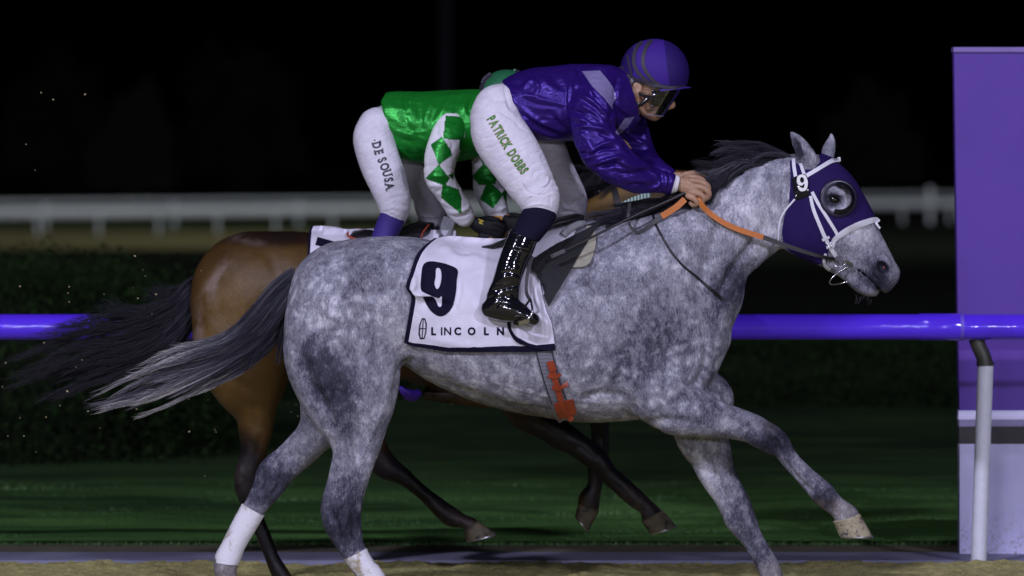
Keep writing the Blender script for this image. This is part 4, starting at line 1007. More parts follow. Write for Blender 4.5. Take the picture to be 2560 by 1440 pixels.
for _ in range(3):
    G[1:-1, 1:-1, 1] = (G[:-2, 1:-1, 1]+G[2:, 1:-1, 1]+G[1:-1, :-2, 1]+G[1:-1, 2:, 1]+G[1:-1, 1:-1, 1]*2)/6
# folds of the cloth (frame px), pushed out along the surface normal
Pg = np.array([p for r in rows for p in r]); disp = np.zeros(len(Pg))
for pts, wd, amp in [([(1090, 612), (1150, 655), (1210, 640)], 11, 9), ([(1035, 690), (1034, 730), (1065, 742), (1105, 752)], 8, 13), ([(1050, 762), (1080, 752), (1110, 760), (1140, 770)], 7, -9), ([(1100, 640), (1112, 700), (1105, 780)], 9, 5), ([(1145, 668), (1150, 720), (1135, 780)], 9, -5), ([(1130, 620), (1140, 680), (1170, 740)], 14, 4),
                     ([(1100, 640), (1180, 640), (1260, 650)], 9, -5), ([(1060, 650), (1050, 700), (1045, 730)], 10, 5), ([(1330, 690), (1345, 760), (1360, 840)], 8, 10), ([(1318, 700), (1330, 770), (1335, 850)], 7, -6), ([(1180, 700), (1190, 790), (1200, 860)], 20, 5),
                     ([(1290, 760), (1295, 830), (1310, 870)], 10, 7), ([(1350, 700), (1362, 780), (1370, 860)], 5, -4), ([(1060, 840), (1150, 860), (1250, 866)], 10, 4), ([(1100, 820), (1160, 790), (1220, 800)], 18, -3), ([(1300, 640), (1340, 620), (1400, 590)], 8, 6), ([(1310, 665), (1350, 640), (1400, 610)], 6, -4)]:
    d, t_, _ = seg_dist(Pg, catmull(pts, 5)); disp += 1.9*amp*0.001*np.exp(-(d/wd)**2)*(np.clip(np.minimum(t_, 1-t_)*4, 0, 1)*0.8+0.2)
disp += 0.003*fbm(np.stack([Pg[:, 0]/40, Pg[:, 1]/40, Pg[:, 0]*0], 1), 2)+0.006*np.clip((Pg[:, 1]-820)/60, 0, 1)
G = G+Nn*disp.reshape(NB, NS)[:, :, None]
# over the back to the far side
over = []; top = G[0]
for k, y in enumerate((-0.05, 0.0, 0.05, 0.11, 0.17)):
    row = []
    for j in range(NS):
        x = top[j, 0]; y0 = top[j, 1]; yy = y if y > y0 else y0*0.6+y*0.4
        r_ = gtree.ray_cast(Vector((x, yy, 2.6)), Vector((0, 0, -1)))
        z = r_[0][2]+0.012 if r_[0] is not None else top[j, 2]
        row.append((x, yy, min(z, top[j, 2]+0.03)))
    over.append(row)
Go = np.array(over[::-1]); No = np.zeros_like(Go); No[:, :, 2] = 1
Nf = Nn.copy(); G = np.vstack([Go, G]); Nn2 = np.vstack([No, Nf])
SCL = thing('saddle_cloth', 'white saddle cloth with navy trim and number 9 on the grey horse', 'saddle cloth', W(1200, 740, -0.3))
for _ in range(10):
    G[1:17, 1:-1] = (G[:16, 1:-1]+G[2:18, 1:-1]+G[1:17, :-2]+G[1:17, 2:]+G[1:17, 1:-1]*2)/6
Nn2 = np.array(Nn2); nr, nc = G.shape[:2]
edge = np.zeros((nr-1, nc-1), int); edge[:, :3] = 1; edge[-2:, :] = 1
v, F = slab(G, Nn2, 0.003)
fm = []
for i in range(nr-1):
    for j in range(nc-1): fm += [edge[i, j]]*2
fm += [1]*(len(F)-len(fm))
obj('cloth', v, F, clothm, SCL, mats=[navycloth], fmat=fm)
ctree = bvh(v, F)
# rounded overlapping corner in front with its own trim
cr = [(1282, 815), (1290, 832), (1308, 845), (1336, 856), (1365, 862), (1386, 866)]
v, F = strap([(1272, 806), (1276, 825), (1290, 845), (1315, 860), (1350, 869), (1388, 871)], 9, ctree, 0.004, 0.004); obj('hem', v, F, navycloth, SCL)
# number: warped 9 as printed on the rippled cloth
o9 = loopc([(1058, 662), (1075, 653), (1100, 656), (1122, 662), (1144, 674), (1142, 700), (1140, 730), (1132, 765), (1118, 784), (1101, 791), (1083, 783), (1070, 768), (1060, 748), (1058, 742), (1080, 741), (1090, 752), (1096, 766), (1104, 764), (1104, 740), (1098, 745), (1085, 742), (1062, 732), (1052, 722), (1053, 690)], 3)
i9 = loopc([(1090, 672), (1098, 670), (1103, 680), (1103, 700), (1098, 718), (1091, 722), (1086, 708), (1089, 692)], 3)
v, F = shape2d([o9, i9], 8); v, F = decal(v, F, ctree, 0.003, -0.3); obj('number', v, F, navycloth, SCL)
# lettering and badge
def letters(s, pxs, base, h, tree, off, mat, par, bold=0.02, wscale=1.0, thin=None, yfall=-0.3, name='letter', **kw):
    for i, (ch, x) in enumerate(zip(s, pxs)):
        if ch == ' ': continue
        v, F = text2d(ch, bold if not thin or i not in thin else 0.015, **kw)
        cx = (v[:, 0].min()+v[:, 0].max())/2; hh = v[:, 1].max()-v[:, 1].min()
        q = np.stack([x+(v[:, 0]-cx)/hh*h*wscale, base-(v[:, 1]-v[:, 1].min())/hh*h, v[:, 0]*0], 1)
        v, F = decal(q, F, tree, off, yfall); obj(name, v, F, mat, par)
letters('LINCOLN', [1084, 1104, 1119, 1144, 1179, 1216, 1251], 838, 20, ctree, 0.003, navycloth, SCL, 0.042, 0.95, thin=(1, 2))
bo = [(1055, 795), (1063, 796), (1067, 810), (1066, 828), (1061, 847), (1050, 848), (1046, 835), (1048, 812)]
def ringloop(poly, w):
    p = np.array(poly, float); c = p.mean(0); return [p, c+(p-c)*(1-np.array([w*1.9, w*0.75]))]
lo_ = ringloop(bo, 0.16)
v, F = shape2d(lo_, 10); v, F = decal(v, F, ctree, 0.003, -0.3); obj('emblem', v, F, navycloth, SCL)
for a in ([(1057, 799), (1059, 799), (1056, 845), (1054, 845)], [(1049, 820), (1065, 821), (1065, 823), (1049, 822)]):
    v, F = shape2d([a], 10); v, F = decal(v, F, ctree, 0.003, -0.3); obj('emblem_bar', v, F, navycloth, SCL)

# ---------------------------------------------------------------- saddle, girth, stirrups
SD = thing('saddle', 'small black racing saddle with grey webbing girth and tan leather buckles on the grey horse', 'saddle', W(1380, 600, 0))
full2 = bvh(*join([(gv, gF), (np.vstack([G.reshape(-1, 3)]), [(i*nc+j, i*nc+j+1, (i+1)*nc+j+1, (i+1)*nc+j) for i in range(nr-1) for j in range(nc-1)])]))
def patch(poly, tree, off, th, name, mat, par, m=10, n=10, lift=None):
    """four-sided patch: poly = top-left, top-right, bottom-right, bottom-left edge lists"""
    a, b = (catmull(p, 4) if len(p) > 2 else np.array(p, float) for p in poly)
    ta = np.linspace(0, 1, n); A_ = np.stack([np.interp(ta*(len(a)-1), np.arange(len(a)), a[:, k]) for k in (0, 1)], 1); B_ = np.stack([np.interp(ta*(len(b)-1), np.arange(len(b)), b[:, k]) for k in (0, 1)], 1)
    rows = [[tuple(A_[j]*(1-s)+B_[j]*s) for j in range(n)] for s in np.linspace(0, 1, m)]
    G_, N_, _ = drape(rows, tree, off)
    if lift is not None: G_ = G_+N_*np.array([[lift(j/(n-1), i/(m-1)) for j in range(n)] for i in range(m)])[:, :, None]
    v, F = slab(G_, N_, th); return obj(name, v, F, mat, par), bvh(v, F)
padm = plain('foam_pad', (0.33, 0.31, 0.24), 0.8, nscale=180, nstr=0.8, var=0.25)
patch([[(1488, 570), (1490, 612), (1478, 650), (1462, 668), (1440, 672), (1428, 672)], [(1468, 570), (1455, 600), (1440, 630), (1425, 650), (1415, 664), (1412, 668)]], gtree, 0.004, 0.010, 'pad', padm, SD, 8, 24)
flapm = plain('flap_leather', (0.016, 0.016, 0.019), 0.7, spec=0.25, nscale=60, nstr=0.25, var=0.2)
_, ftree = patch([[(1396, 618), (1323, 667)], [(1505, 560), (1475, 600), (1435, 665), (1400, 722), (1371, 769)]], full2, 0.016, 0.006, 'flap', flapm, SD, 16, 16, lift=lambda a, b: 0.012*a*(1-b))
# seat: low leather tree over the back
rings = []
th = np.linspace(R(-20), R(200), 20)
for px, zt, wdt, hh in ((1205, 622, 0.09, 0.006), (1230, 615, 0.12, 0.010), (1290, 612, 0.13, 0.012), (1350, 605, 0.12, 0.014), (1400, 580, 0.10, 0.018), (1440, 562, 0.07, 0.02), (1460, 560, 0.04, 0.012)):
    c = W(px, zt, 0)
    zz = gtree.ray_cast(Vector((c[0], 0, 2.6)), Vector((0, 0, -1)))[0][2]
    rings.append(np.stack([np.full(20, c[0]), wdt*np.cos(th), zz+0.0+hh*1.3*np.sin(th)], 1))
v, F = loft(rings); obj('seat', v, F, blacklea, SD)
fleece = plain('fleece', (0.32, 0.33, 0.36), 0.95, nscale=200, nstr=1.0, var=0.35)
v, F = tube(catmull([W(1408, 588, -0.12), W(1425, 572, -0.11), W(1445, 562, -0.09), W(1458, 560, -0.05)], 4), [0.016]*13, 12); obj('fleece_edge', v, F, fleece, SD)
# girth: webbing
m = N('girth_web'); co = m.coord((1, 1, 1)); wv = m.n('TexWave'); wv.inputs['Scale'].default_value = 55; wv.inputs['Distortion'].default_value = 1.5; wv.bands_direction = 'Z'; m.l(co, wv.inputs['Vector'])
m.col(m.ramp(wv.outputs['Fac'], [(0.25, (0.045, 0.045, 0.06)), (0.75, (0.30, 0.30, 0.36))])); m.set(Roughness=0.8); m.bump(wv.outputs['Fac'], 0.4, 0.002)
v, F = strap([(1358, 862), (1366, 900), (1378, 945), (1392, 990), (1406, 1026), (1416, 1044)], [46, 44, 43, 43, 44, 40], gtree, 0.005, 0.002, cols=7); gi = obj('girth', v, F, m.m, SD)
grt = bvh(v, F); edgew = plain('girth_edge', (0.02, 0.02, 0.03), 0.8)
for s in (-20, 19):
    v, F = strap([(1358+s, 868), (1366+s, 900), (1378+s, 945), (1391+s, 985), (1400+s, 1010)], 2.5, grt, 0.001, 0.001, cols=2); obj('edging', v, F, edgew, gi)
tanl = plain('tan_leather', (0.34, 0.055, 0.022), 0.42, nscale=90, nstr=0.2, var=0.25)
v, F = strap([(1409, 1002), (1413, 1018), (1420, 1040)], [50, 50, 46], grt, 0.003, 0.002, cols=7, m=4); obj('chape', v, F, tanl, SD)
ct2 = bvh(*join([(gv, gF), (v, F)]))
v, F = strap([(1374, 902), (1380, 925), (1390, 955), (1398, 985), (1406, 1010), (1416, 1030), (1430, 1047)], [17, 15, 14, 14, 13, 13, 13], grt, 0.0025, 0.005, cols=3); obj('buckle_strap', v, F, tanl, SD)
v, F = strap([(1376, 905), (1383, 925)], 18, grt, 0.003, 0.009, cols=3); obj('loop', v, F, tanl, SD)
for a, b in (((1370, 937), (1402, 933)), ((1380, 966), (1413, 960))):
    v, F = strap([a, ((a[0]+b[0])/2, (a[1]+b[1])/2+4), b], 9, grt, 0.0025, 0.010, cols=3); obj('keeper', v, F, tanl, SD)
# stirrups
SY_ = -0.405
v, F = ribbon3([W(1330, 640, -0.31), W(1318, 690, -0.335), W(1316, 730, -0.36), W(1326, 752, SY_)], 0.014, 0.004); obj('stirrup_leather', v, F, plain('webbing', (0.03, 0.03, 0.035), 0.6), SD)
pts = [W(1326, 748, SY_), W(1330, 765, SY_-0.02), W(1330, 782, SY_-0.035), W(1318, 799, SY_-0.04), W(1300, 804, SY_-0.01), W(1290, 804, SY_+0.03), W(1300, 790, SY_+0.055), W(1314, 765, SY_+0.045), W(1326, 748, SY_)]
v, F = tube(catmull(pts, 4), 0.005, 8); st_ = obj('stirrup_iron', v, F, steel, SD)
v, F = ribbon3([W(1284, 806, SY_-0.01), W(1302, 808, SY_-0.03), W(1322, 800, SY_-0.042)], 0.018, 0.004); obj('foot_plate', v, F, steel, SD)
pts2 = [p*np.array([1, -1, 1]) for p in np.array(pts)]; v, F = tube(catmull(pts2, 4), 0.005, 8); obj('stirrup_iron', v, F, steel, SD)

# ---------------------------------------------------------------- leg bandages
band = N('bandage'); co = band.coord(); n1 = band.noise(co, 22, 5, 0.6); n2 = band.noise(band.coord((1, 1, 1)), 260, 3)
stain = band.noise(co, 10, 4, 0.7)
band.col(band.mix(band.ramp(stain, [(0.54, 0.0), (0.66, 0.85)]), (0.72, 0.71, 0.76), (0.30, 0.24, 0.12))); band.set(Roughness=0.8); band.bump(band.math('ADD', n1, band.math('MULTIPLY', n2, 0.2)), 0.5, 0.008)
def bandage(pairs, label):
    pr = catmull(pairs, 14); rings = []
    th = np.linspace(0, 2*math.pi, 40, endpoint=False)
    for i, (x1, y1, x2, y2, Y, wy) in enumerate(pr):
        a = W(x1, y1, Y); b = W(x2, y2, Y); w = wy*(CAM_D+Y)/FPX; d = (b-a)/2; c = (a+b)/2
        g = 1.06+0.035*np.abs(((i*0.34+th/(2*math.pi)*1.0) % 1.0)-0.2)+0.02*np.array([mnoise.noise(Vector((math.cos(t)*2, math.sin(t)*2, i*0.25))) for t in th])
        rings.append(c+(np.cos(th)*g)[:, None]*d+(np.sin(th)*g)[:, None]*np.array([0, w, 0]))
    v, F = loft(rings); o = obj('leg_bandage', v, F, band.m); tag(o, label, 'bandage', 'white bandages on the hind legs of the grey horse')
    return o
bandage([(607, 1260, 659, 1288, 0.14, 24), (585, 1300, 637, 1326, 0.14, 24), (560, 1350, 612, 1368, 0.14, 24), (541, 1386, 600, 1398, 0.14, 27), (538, 1405, 594, 1412, 0.14, 28)], 'long dirty white bandage on the trailing hind leg of the grey horse')
bandage([(861, 1398, 914, 1371, -0.14, 25), (878, 1420, 930, 1398, -0.14, 25), (893, 1440, 952, 1425, -0.14, 26), (915, 1468, 970, 1455, -0.14, 28)], 'clean white bandage on the planted hind leg of the grey horse')
# ================================================================ RIDERS
skinm = N('skin'); co = skinm.coord(); n1 = skinm.noise(co, 60, 5, 0.6); n2 = skinm.noise(co, 14, 3)
skinm.col(skinm.ramp(skinm.math('MULTIPLY', skinm.math('ADD', n1, n2), 0.5), [(0.3, (0.27, 0.145, 0.088)), (0.7, (0.45, 0.27, 0.17))])); skinm.set(Roughness=0.48)
skinm.b.inputs['Subsurface Weight'].default_value = 0.08; skinm.b.inputs['Subsurface Radius'].default_value = (0.01, 0.004, 0.002); skinm.bump(n1, 0.2, 0.002); skinm = skinm.m
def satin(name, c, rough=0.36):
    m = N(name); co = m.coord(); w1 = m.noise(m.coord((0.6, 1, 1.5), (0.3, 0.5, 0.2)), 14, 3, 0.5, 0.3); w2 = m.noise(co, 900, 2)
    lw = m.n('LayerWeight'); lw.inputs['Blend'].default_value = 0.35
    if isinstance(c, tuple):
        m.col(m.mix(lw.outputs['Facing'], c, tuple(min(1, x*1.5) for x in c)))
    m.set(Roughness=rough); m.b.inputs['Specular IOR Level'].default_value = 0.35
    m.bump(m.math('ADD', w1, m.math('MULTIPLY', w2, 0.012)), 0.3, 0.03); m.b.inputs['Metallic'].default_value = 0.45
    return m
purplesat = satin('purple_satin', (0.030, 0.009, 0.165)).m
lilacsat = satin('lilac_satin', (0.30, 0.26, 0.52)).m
br = N('breeches_white'); co = br.coord(); n1 = br.noise(br.coord((1, 1, 1)), 18, 4, 0.55, 0.8); n2 = br.noise(co, 300, 3)
br.col(br.ramp(n1, [(0.3, (0.62, 0.60, 0.68)), (0.7, (0.72, 0.70, 0.78))])); br.set(Roughness=0.7); br.b.inputs['Specular IOR Level'].default_value = 0.2; 
def dirnoise(m, k1, k2, k3):
    c = m.n('TexCoord'); out = []
    for vec, k in (((0.87, 0, 0.5), k1), ((0.5, 0, -0.87), k2), ((0, 1, 0), k3)):
        d = m.n('VectorMath'); d.operation = 'DOT_PRODUCT'; d.inputs[1].default_value = tuple(x*k for x in vec); m.l(c.outputs['Object'], d.inputs[0]); out.append(d.outputs['Value'])
    cx = m.n('CombineXYZ')
    for i, o in enumerate(out): m.l(o, cx.inputs[i])
    return m.noise(cx.outputs[0], 1.0, 4, 0.6, 0.5)
cr = br.ramp(dirnoise(br, 7, 34, 9), [(0.38, 0.0), (0.5, 1.0), (0.62, 0.0)])
br.bump(br.math('ADD', br.math('MULTIPLY', cr, -0.22), br.math('MULTIPLY', n2, 0.02)), 0.35, 0.02); br = br.m
bootm = N('patent_boot'); bootm.col((0.006, 0.006, 0.009)); bootm.set(Roughness=0.10); bootm.b.inputs['Coat Weight'].default_value = 1.0; bootm.b.inputs['Coat Roughness'].default_value = 0.04
bco = bootm.coord(); bootm.bump(bootm.noise(bco, 9, 1, 0.4, 0.2), 0.06, 0.03); bootm = bootm.m
sockm = plain('navy_sock', (0.008, 0.007, 0.022), 0.85, spec=0.12, nscale=250, nstr=0.3)
greenl = plain('green_letter', (0.02, 0.20, 0.03), 0.5, nstr=0.1); orangel = plain('orange_outline', (0.45, 0.22, 0.08), 0.5, nstr=0.1); darkl = plain('dark_letter', (0.015, 0.012, 0.03), 0.5, nstr=0.1)
def folds(v, F, amp, scale, stretch, seed=0):
    n = vnormals(v, F); p = v*np.array(stretch)*scale+seed
    q = p+0.5*np.stack([pnoise(p*0.7+3), pnoise(p*0.7+11), pnoise(p*0.7+23)], 1)
    r = 1-2*np.abs(pnoise(q)); r2 = 1-2*np.abs(pnoise(q*2.1+5))
    return v+n*(amp*(r*0.7+r2*0.3-0.4))[:, None]
def px2(v, F, lst): return strokes(v, F, lst)
def C3(l, ox, oy, s): return [(ox+a/s, oy+b/s) for a, b in l]

# ---------------------------------------------------------------- purple rider
J1 = thing('person', 'jockey in purple silks, white breeches and purple helmet crouching on the grey horse', 'person', W(1380, 600, 0))
f = Field((W(1160, 0, 0)[0], -0.46, W(0, 850, 0)[2]), (W(1790, 0, 0)[0], 0.46, W(0, 85, 0)[2]), 0.004)
def prims_head(f):
    # face and neck
    f.blob(1636, 190, 0, 62, 60, 42, 20, 0.02)
    f.blob(1640, 235, 0, 42, 42, 38, 0, 0.02)
    f.chain(cst([(1660, 205, 24, 0, 34), (1666, 235, 18, 0, 32), (1660, 258, 18, 0, 28), (1646, 272, 20, 0, 24), (1634, 286, 14, 0, 18)]), 0.02)
    f.chain(cst([(1673, 232, 6, 0, 6), (1679, 254, 6.5, 0, 6), (1681, 264, 7.5, 0, 9), (1672, 268, 6, 0, 10)]), 0.008)       # nose
    f.chain(cst([(1660, 274, 7, 0, 14), (1655, 279, 6, 0, 14)]), 0.006); f.chain(cst([(1650, 285, 6, 0, 12)]*2), 0.006)         # lips
    f.blob(1636, 291, 0, 13, 10, 14, 0, 0.012)                                                                               # chin
    f.chain(cst([(1634, 289, 9, 0, 15), (1612, 282, 10, -0.02, 22), (1596, 262, 10, -0.02, 32), (1592, 232, 10, -0.02, 38)]), 0.02)  # jaw
    for s in (-1, 1):
        f.blob(1648, 248, s*0.040, 18, 14, 12, 30, 0.015)
        f.blob(1665, 244, s*0.048, 8, 6, 6, 0, 0.008, True)
        f.blob(1591, 224, s*0.074, 12, 19, 5, 12, 0.006); f.blob(1591, 222, s*0.083, 7, 12, 3.5, 12, 0.004, True); f.blob(1593, 238, s*0.076, 6, 6, 5, 0, 0.004)
    f.chain(cst([(1600, 215, 36, 0, 34), (1580, 235, 36, 0, 34), (1555, 240, 38, 0, 40), (1500, 245, 40, 0, 50)]), 0.03)       # neck
prims_head(f)
f.chain(stations([(1280, 225, 1310, 290, 0, 60), (1400, 200, 1400, 300, 0, 60), (1500, 205, 1500, 295, 0, 62)]), 0.03)     # trunk
for s, el, wr in ((-1, (1530, 410), (1660, 456)), (1, (1600, 395), (1668, 440))):
    f.chain(cst([(1488, 262, 20, s*0.12, 20), (el[0], el[1]-4, 13, s*0.21 if s < 0 else 0.165, 13), (wr[0], wr[1], 15, s*0.13 if s < 0 else 0.04, 15), (wr[0]+36, wr[1]+4, 14, s*0.125 if s < 0 else 0.02, 11)]), 0.02)
    kx = 0 if s < 0 else 1
    f.chain(cst([(1250+10*kx, 275+8*kx, 38-6*kx, s*0.09, 38-6*kx), (1335+77*kx, 478, 18, s*0.225, 18), (1345+78*kx, 520+8*kx, 16, s*0.245, 16), (1306+20*kx, 620-16*kx, 16, s*0.315, 15), (1262, 735, 13, s*0.352, 12), (1320, 790, 8, s*0.362, 9)]), 0.015)
HX = -0.125; HF_ = 0.03
def prims_hands(f):
    # near hand, closed on the rein
    f.chain(cst([(1694, 458, 16, HX, 12), (1715, 464, 21, HX-0.004, 13), (1736, 470, 22, HX-0.006, 13)]), 0.012)
    for pts in ([(1728, 452, 8.5), (1752, 455, 8.5), (1769, 466, 8), (1768, 480, 7.5), (1758, 486, 7)], [(1732, 466, 8), (1756, 470, 8), (1772, 482, 7.5), (1767, 495, 7), (1756, 498, 6.5)],
                [(1728, 480, 8), (1749, 485, 7.8), (1760, 496, 7.2), (1752, 506, 6.8), (1744, 504, 6)], [(1720, 490, 7.5), (1736, 498, 7.2), (1743, 508, 6.5), (1734, 513, 6), (1727, 508, 6)]):
        f.chain(cst([(a, b, r_, HX-0.014-0.006*math.sin(i*1.3)+0.006*max(0, i-2), r_) for i, (a, b, r_) in enumerate(pts)]), 0.0035)
    f.chain(cst([(1704, 450, 9, HX+0.012, 9), (1726, 443, 8.5, HX+0.014, 8), (1746, 446, 7.5, HX+0.01, 7), (1758, 452, 7, HX+0.005, 6.5)]), 0.006)
    # far hand
    f.chain(cst([(1700, 448, 15, HF_, 12), (1725, 452, 20, HF_, 13)]), 0.01)
    for k, (a, b) in enumerate(((1738, 440), (1742, 451), (1738, 462), (1730, 472))):
        f.chain(cst([(a-14, b, 7.5, HF_, 7.5), (a+8, b+2, 7.5, HF_+0.01, 7.5), (a+14, b+12, 7, HF_+0.004, 7), (a+4, b+17, 6.5, HF_-0.006, 6.5)]), 0.0035)
    f.chain(cst([(1712, 437, 8, HF_-0.014, 8), (1735, 433, 7.5, HF_-0.018, 7.5), (1752, 440, 7, HF_-0.012, 6.5)]), 0.006)

    f.chain(cst([(1660, 456, 15, -0.13, 15), (1696, 460, 14, HX, 11)]), 0.012)
v0, F0 = f.mesh(1)
fh = Field((W(1552, 0, 0)[0], -0.12, W(0, 312, 0)[2]), (W(1702, 0, 0)[0], 0.12, W(0, 130, 0)[2]), 0.0024); prims_head(fh); v1, F1 = fh.mesh(1)
fd = Field((W(1672, 0, 0)[0], -0.19, W(0, 530, 0)[2]), (W(1790, 0, 0)[0], 0.09, W(0, 418, 0)[2]), 0.0021); prims_hands(fd); v2, F2 = fd.mesh(1)
v1 = v1-vnormals(v1, F1)*0.0; m0 = inpoly(proj(v0), [(1600, 120), (1720, 120), (1720, 330), (1600, 330)]); keep = ~m0[F0].any(1); F0 = F0[keep]
v = np.vstack([v0, v1, v2]); F = np.vstack([F0, F1+len(v0), F2+len(v0)+len(v1)])
v = strokes(v, F, [([(1700, 452), (1720, 458), (1738, 462)], 2.5, 1.2), ([(1702, 466), (1725, 472), (1740, 478)], 2.5, 1.0), ([(1756, 452), (1761, 458)], 3, -1), ([(1650, 281), (1661, 279), (1668, 275)], 2, -2.2), ([(1640, 268), (1652, 272), (1656, 280)], 2.5, -1.4),
                   ([(1625, 262), (1636, 272), (1638, 284)], 3, -1.5), ([(1612, 262), (1620, 276)], 3, -1.2), ([(1672, 268), (1668, 262)], 2, -1.0)])
obj('body', v, F, skinm, J1); bt1 = bvh(v, F)
for s in (-1, 1):
    v, F = ellip(W(1667, 244, s*0.045), 0.011, 0.010, 0.009, 0, 16, 10); obj('eye', v, F, plain('eye_white', (0.5, 0.48, 0.46), 0.2, nstr=0), J1)
# grey hair at the temple
hg = [[(1585, 196, -0.077), (1577, 206, -0.080), (1573, 220, -0.076), (1568, 232, -0.068)], [(1572, 192, -0.070), (1565, 204, -0.068), (1562, 218, -0.062), (1560, 230, -0.055)]]
v, F, A = hair(hg, 260, 0.004, 0.004, 0.0006, 0.0004, 8, 0.3, 0.001, lambda u, t, k: 0.35+0.5*k, 31); obj('hair', v, F, greyhair, J1, attr=A)
v, F, A = hair([[(a, b, -c) for a, b, c in g] for g in hg], 160, 0.004, 0.004, 0.0006, 0.0004, 8, 0.3, 0.001, lambda u, t, k: 0.35+0.5*k, 32); obj('hair', v, F, greyhair, J1, attr=A)

# jacket
f = Field((W(1235, 0, 0)[0], -0.42, W(0, 515, 0)[2]), (W(1720, 0, 0)[0], 0.42, W(0, 130, 0)[2]), 0.0042)
f.chain(stations([(1258, 206, 1276, 300, 0, 96), (1290, 190, 1302, 330, 0, 102), (1330, 173, 1342, 348, 0, 108), (1400, 164, 1402, 352, 0, 112), (1455, 161, 1455, 350, 0, 118), (1505, 162, 1500, 345, 0, 112), (1540, 172, 1545, 325, 0, 92), (1562, 188, 1590, 300, 0, 62)]), 0.02)
f.chain(cst([(1500, 225, 56, -0.10, 50), (1482, 262, 55, -0.17, 48), (1485, 310, 52, -0.215, 46)]), 0.03)
f.chain(stations([(1428, 300, 1530, 270, -0.20, 46), (1434, 345, 1540, 325, -0.222, 44), (1452, 388, 1560, 360, -0.235, 42), (1480, 416, 1575, 375, -0.238, 40), (1495, 430, 1590, 393, -0.235, 38), (1530, 452, 1606, 406, -0.215, 34), (1566, 469, 1626, 416, -0.19, 31), (1608, 475, 1648, 424, -0.165, 28), (1648, 480, 1674, 432, -0.145, 26), (1664, 484, 1688, 436, -0.137, 23)]), 0.016)
f.chain(stations([(1500, 300, 1612, 300, 0.17, 46), (1530, 345, 1624, 335, 0.205, 42), (1560, 392, 1638, 378, 0.19, 38), (1590, 415, 1652, 405, 0.14, 32), (1625, 438, 1676, 424, 0.07, 28), (1652, 452, 1690, 430, 0.03, 24)]), 0.02)
f.chain(cst([(1545, 205, 30, 0, 36), (1556, 232, 44, 0, 38), (1566, 262, 32, 0, 36)]), 0.02)
f.chain(cst([(1592, 178, 30, 0, 90), (1604, 232, 38, 0, 90), (1622, 274, 36, 0, 80)]), 0.006, carve=True)
f.half(W(1682, 462, -0.137), (1, 0, -0.25))
f.half(W(1258, 206, 0), (-1, 0, -0.55))
v, F = f.mesh(1)
L = []
c3 = lambda l: C3(l, 1150, 150, 3.512); c1 = lambda l: C3(l, 1400, 60, 2.88)
for l, w, a in [([(440, 330), (560, 440), (700, 540), (900, 620), (960, 640)], 6, 5), ([(430, 370), (560, 490), (700, 590), (880, 660)], 6, -5), ([(480, 440), (620, 580), (800, 660), (960, 690)], 7, 5), ([(560, 260), (590, 200), (640, 180), (690, 240), (650, 330)], 5, 3.5),
                ([(450, 220), (540, 200), (560, 140)], 7, -4), ([(540, 290), (700, 340), (860, 380), (930, 400)], 5, 3), ([(520, 330), (680, 390), (860, 410)], 5, -3.5), ([(700, 130), (760, 220), (860, 300)], 9, 4), ([(800, 100), (850, 190), (930, 260)], 9, -4),
                ([(930, 80), (940, 200), (930, 340), (940, 470)], 4, -4), ([(945, 90), (955, 200), (948, 340), (952, 460)], 4, 3), ([(850, 450), (900, 540), (950, 600)], 6, 4), ([(760, 430), (830, 520), (930, 590)], 6, -4),
                ([(1010, 80), (1070, 160), (1080, 300)], 5, -4), ([(980, 60), (1020, 150), (1010, 260)], 6, 4), ([(1080, 250), (1200, 330), (1300, 450)], 5, -4), ([(1060, 300), (1180, 380), (1320, 500)], 4, 3), ([(1060, 340), (1180, 420), (1310, 550)], 4, -3), ([(1060, 390), (1170, 460), (1280, 560)], 4, 3),
                ([(960, 430), (1060, 470), (1180, 560)], 5, -4), ([(950, 500), (1060, 520), (1200, 590), (1310, 600)], 5, 4), ([(990, 580), (1100, 560), (1250, 610)], 4, -5), ([(980, 640), (1090, 600), (1240, 640)], 5, 4), ([(1060, 640), (1120, 700), (1180, 790)], 6, 4), ([(1180, 790), (1260, 780), (1380, 770)], 4, -4),
                ([(1010, 740), (1100, 800), (1200, 800)], 5, 4), ([(1070, 860), (1140, 850), (1200, 790)], 5, 4), ([(1060, 830), (1130, 800)], 4, -4), ([(1180, 900), (1270, 880), (1390, 850)], 5, 4), ([(1190, 940), (1290, 930), (1400, 880)], 5, -4.5)]:
    L.append((c3(l), w, a))
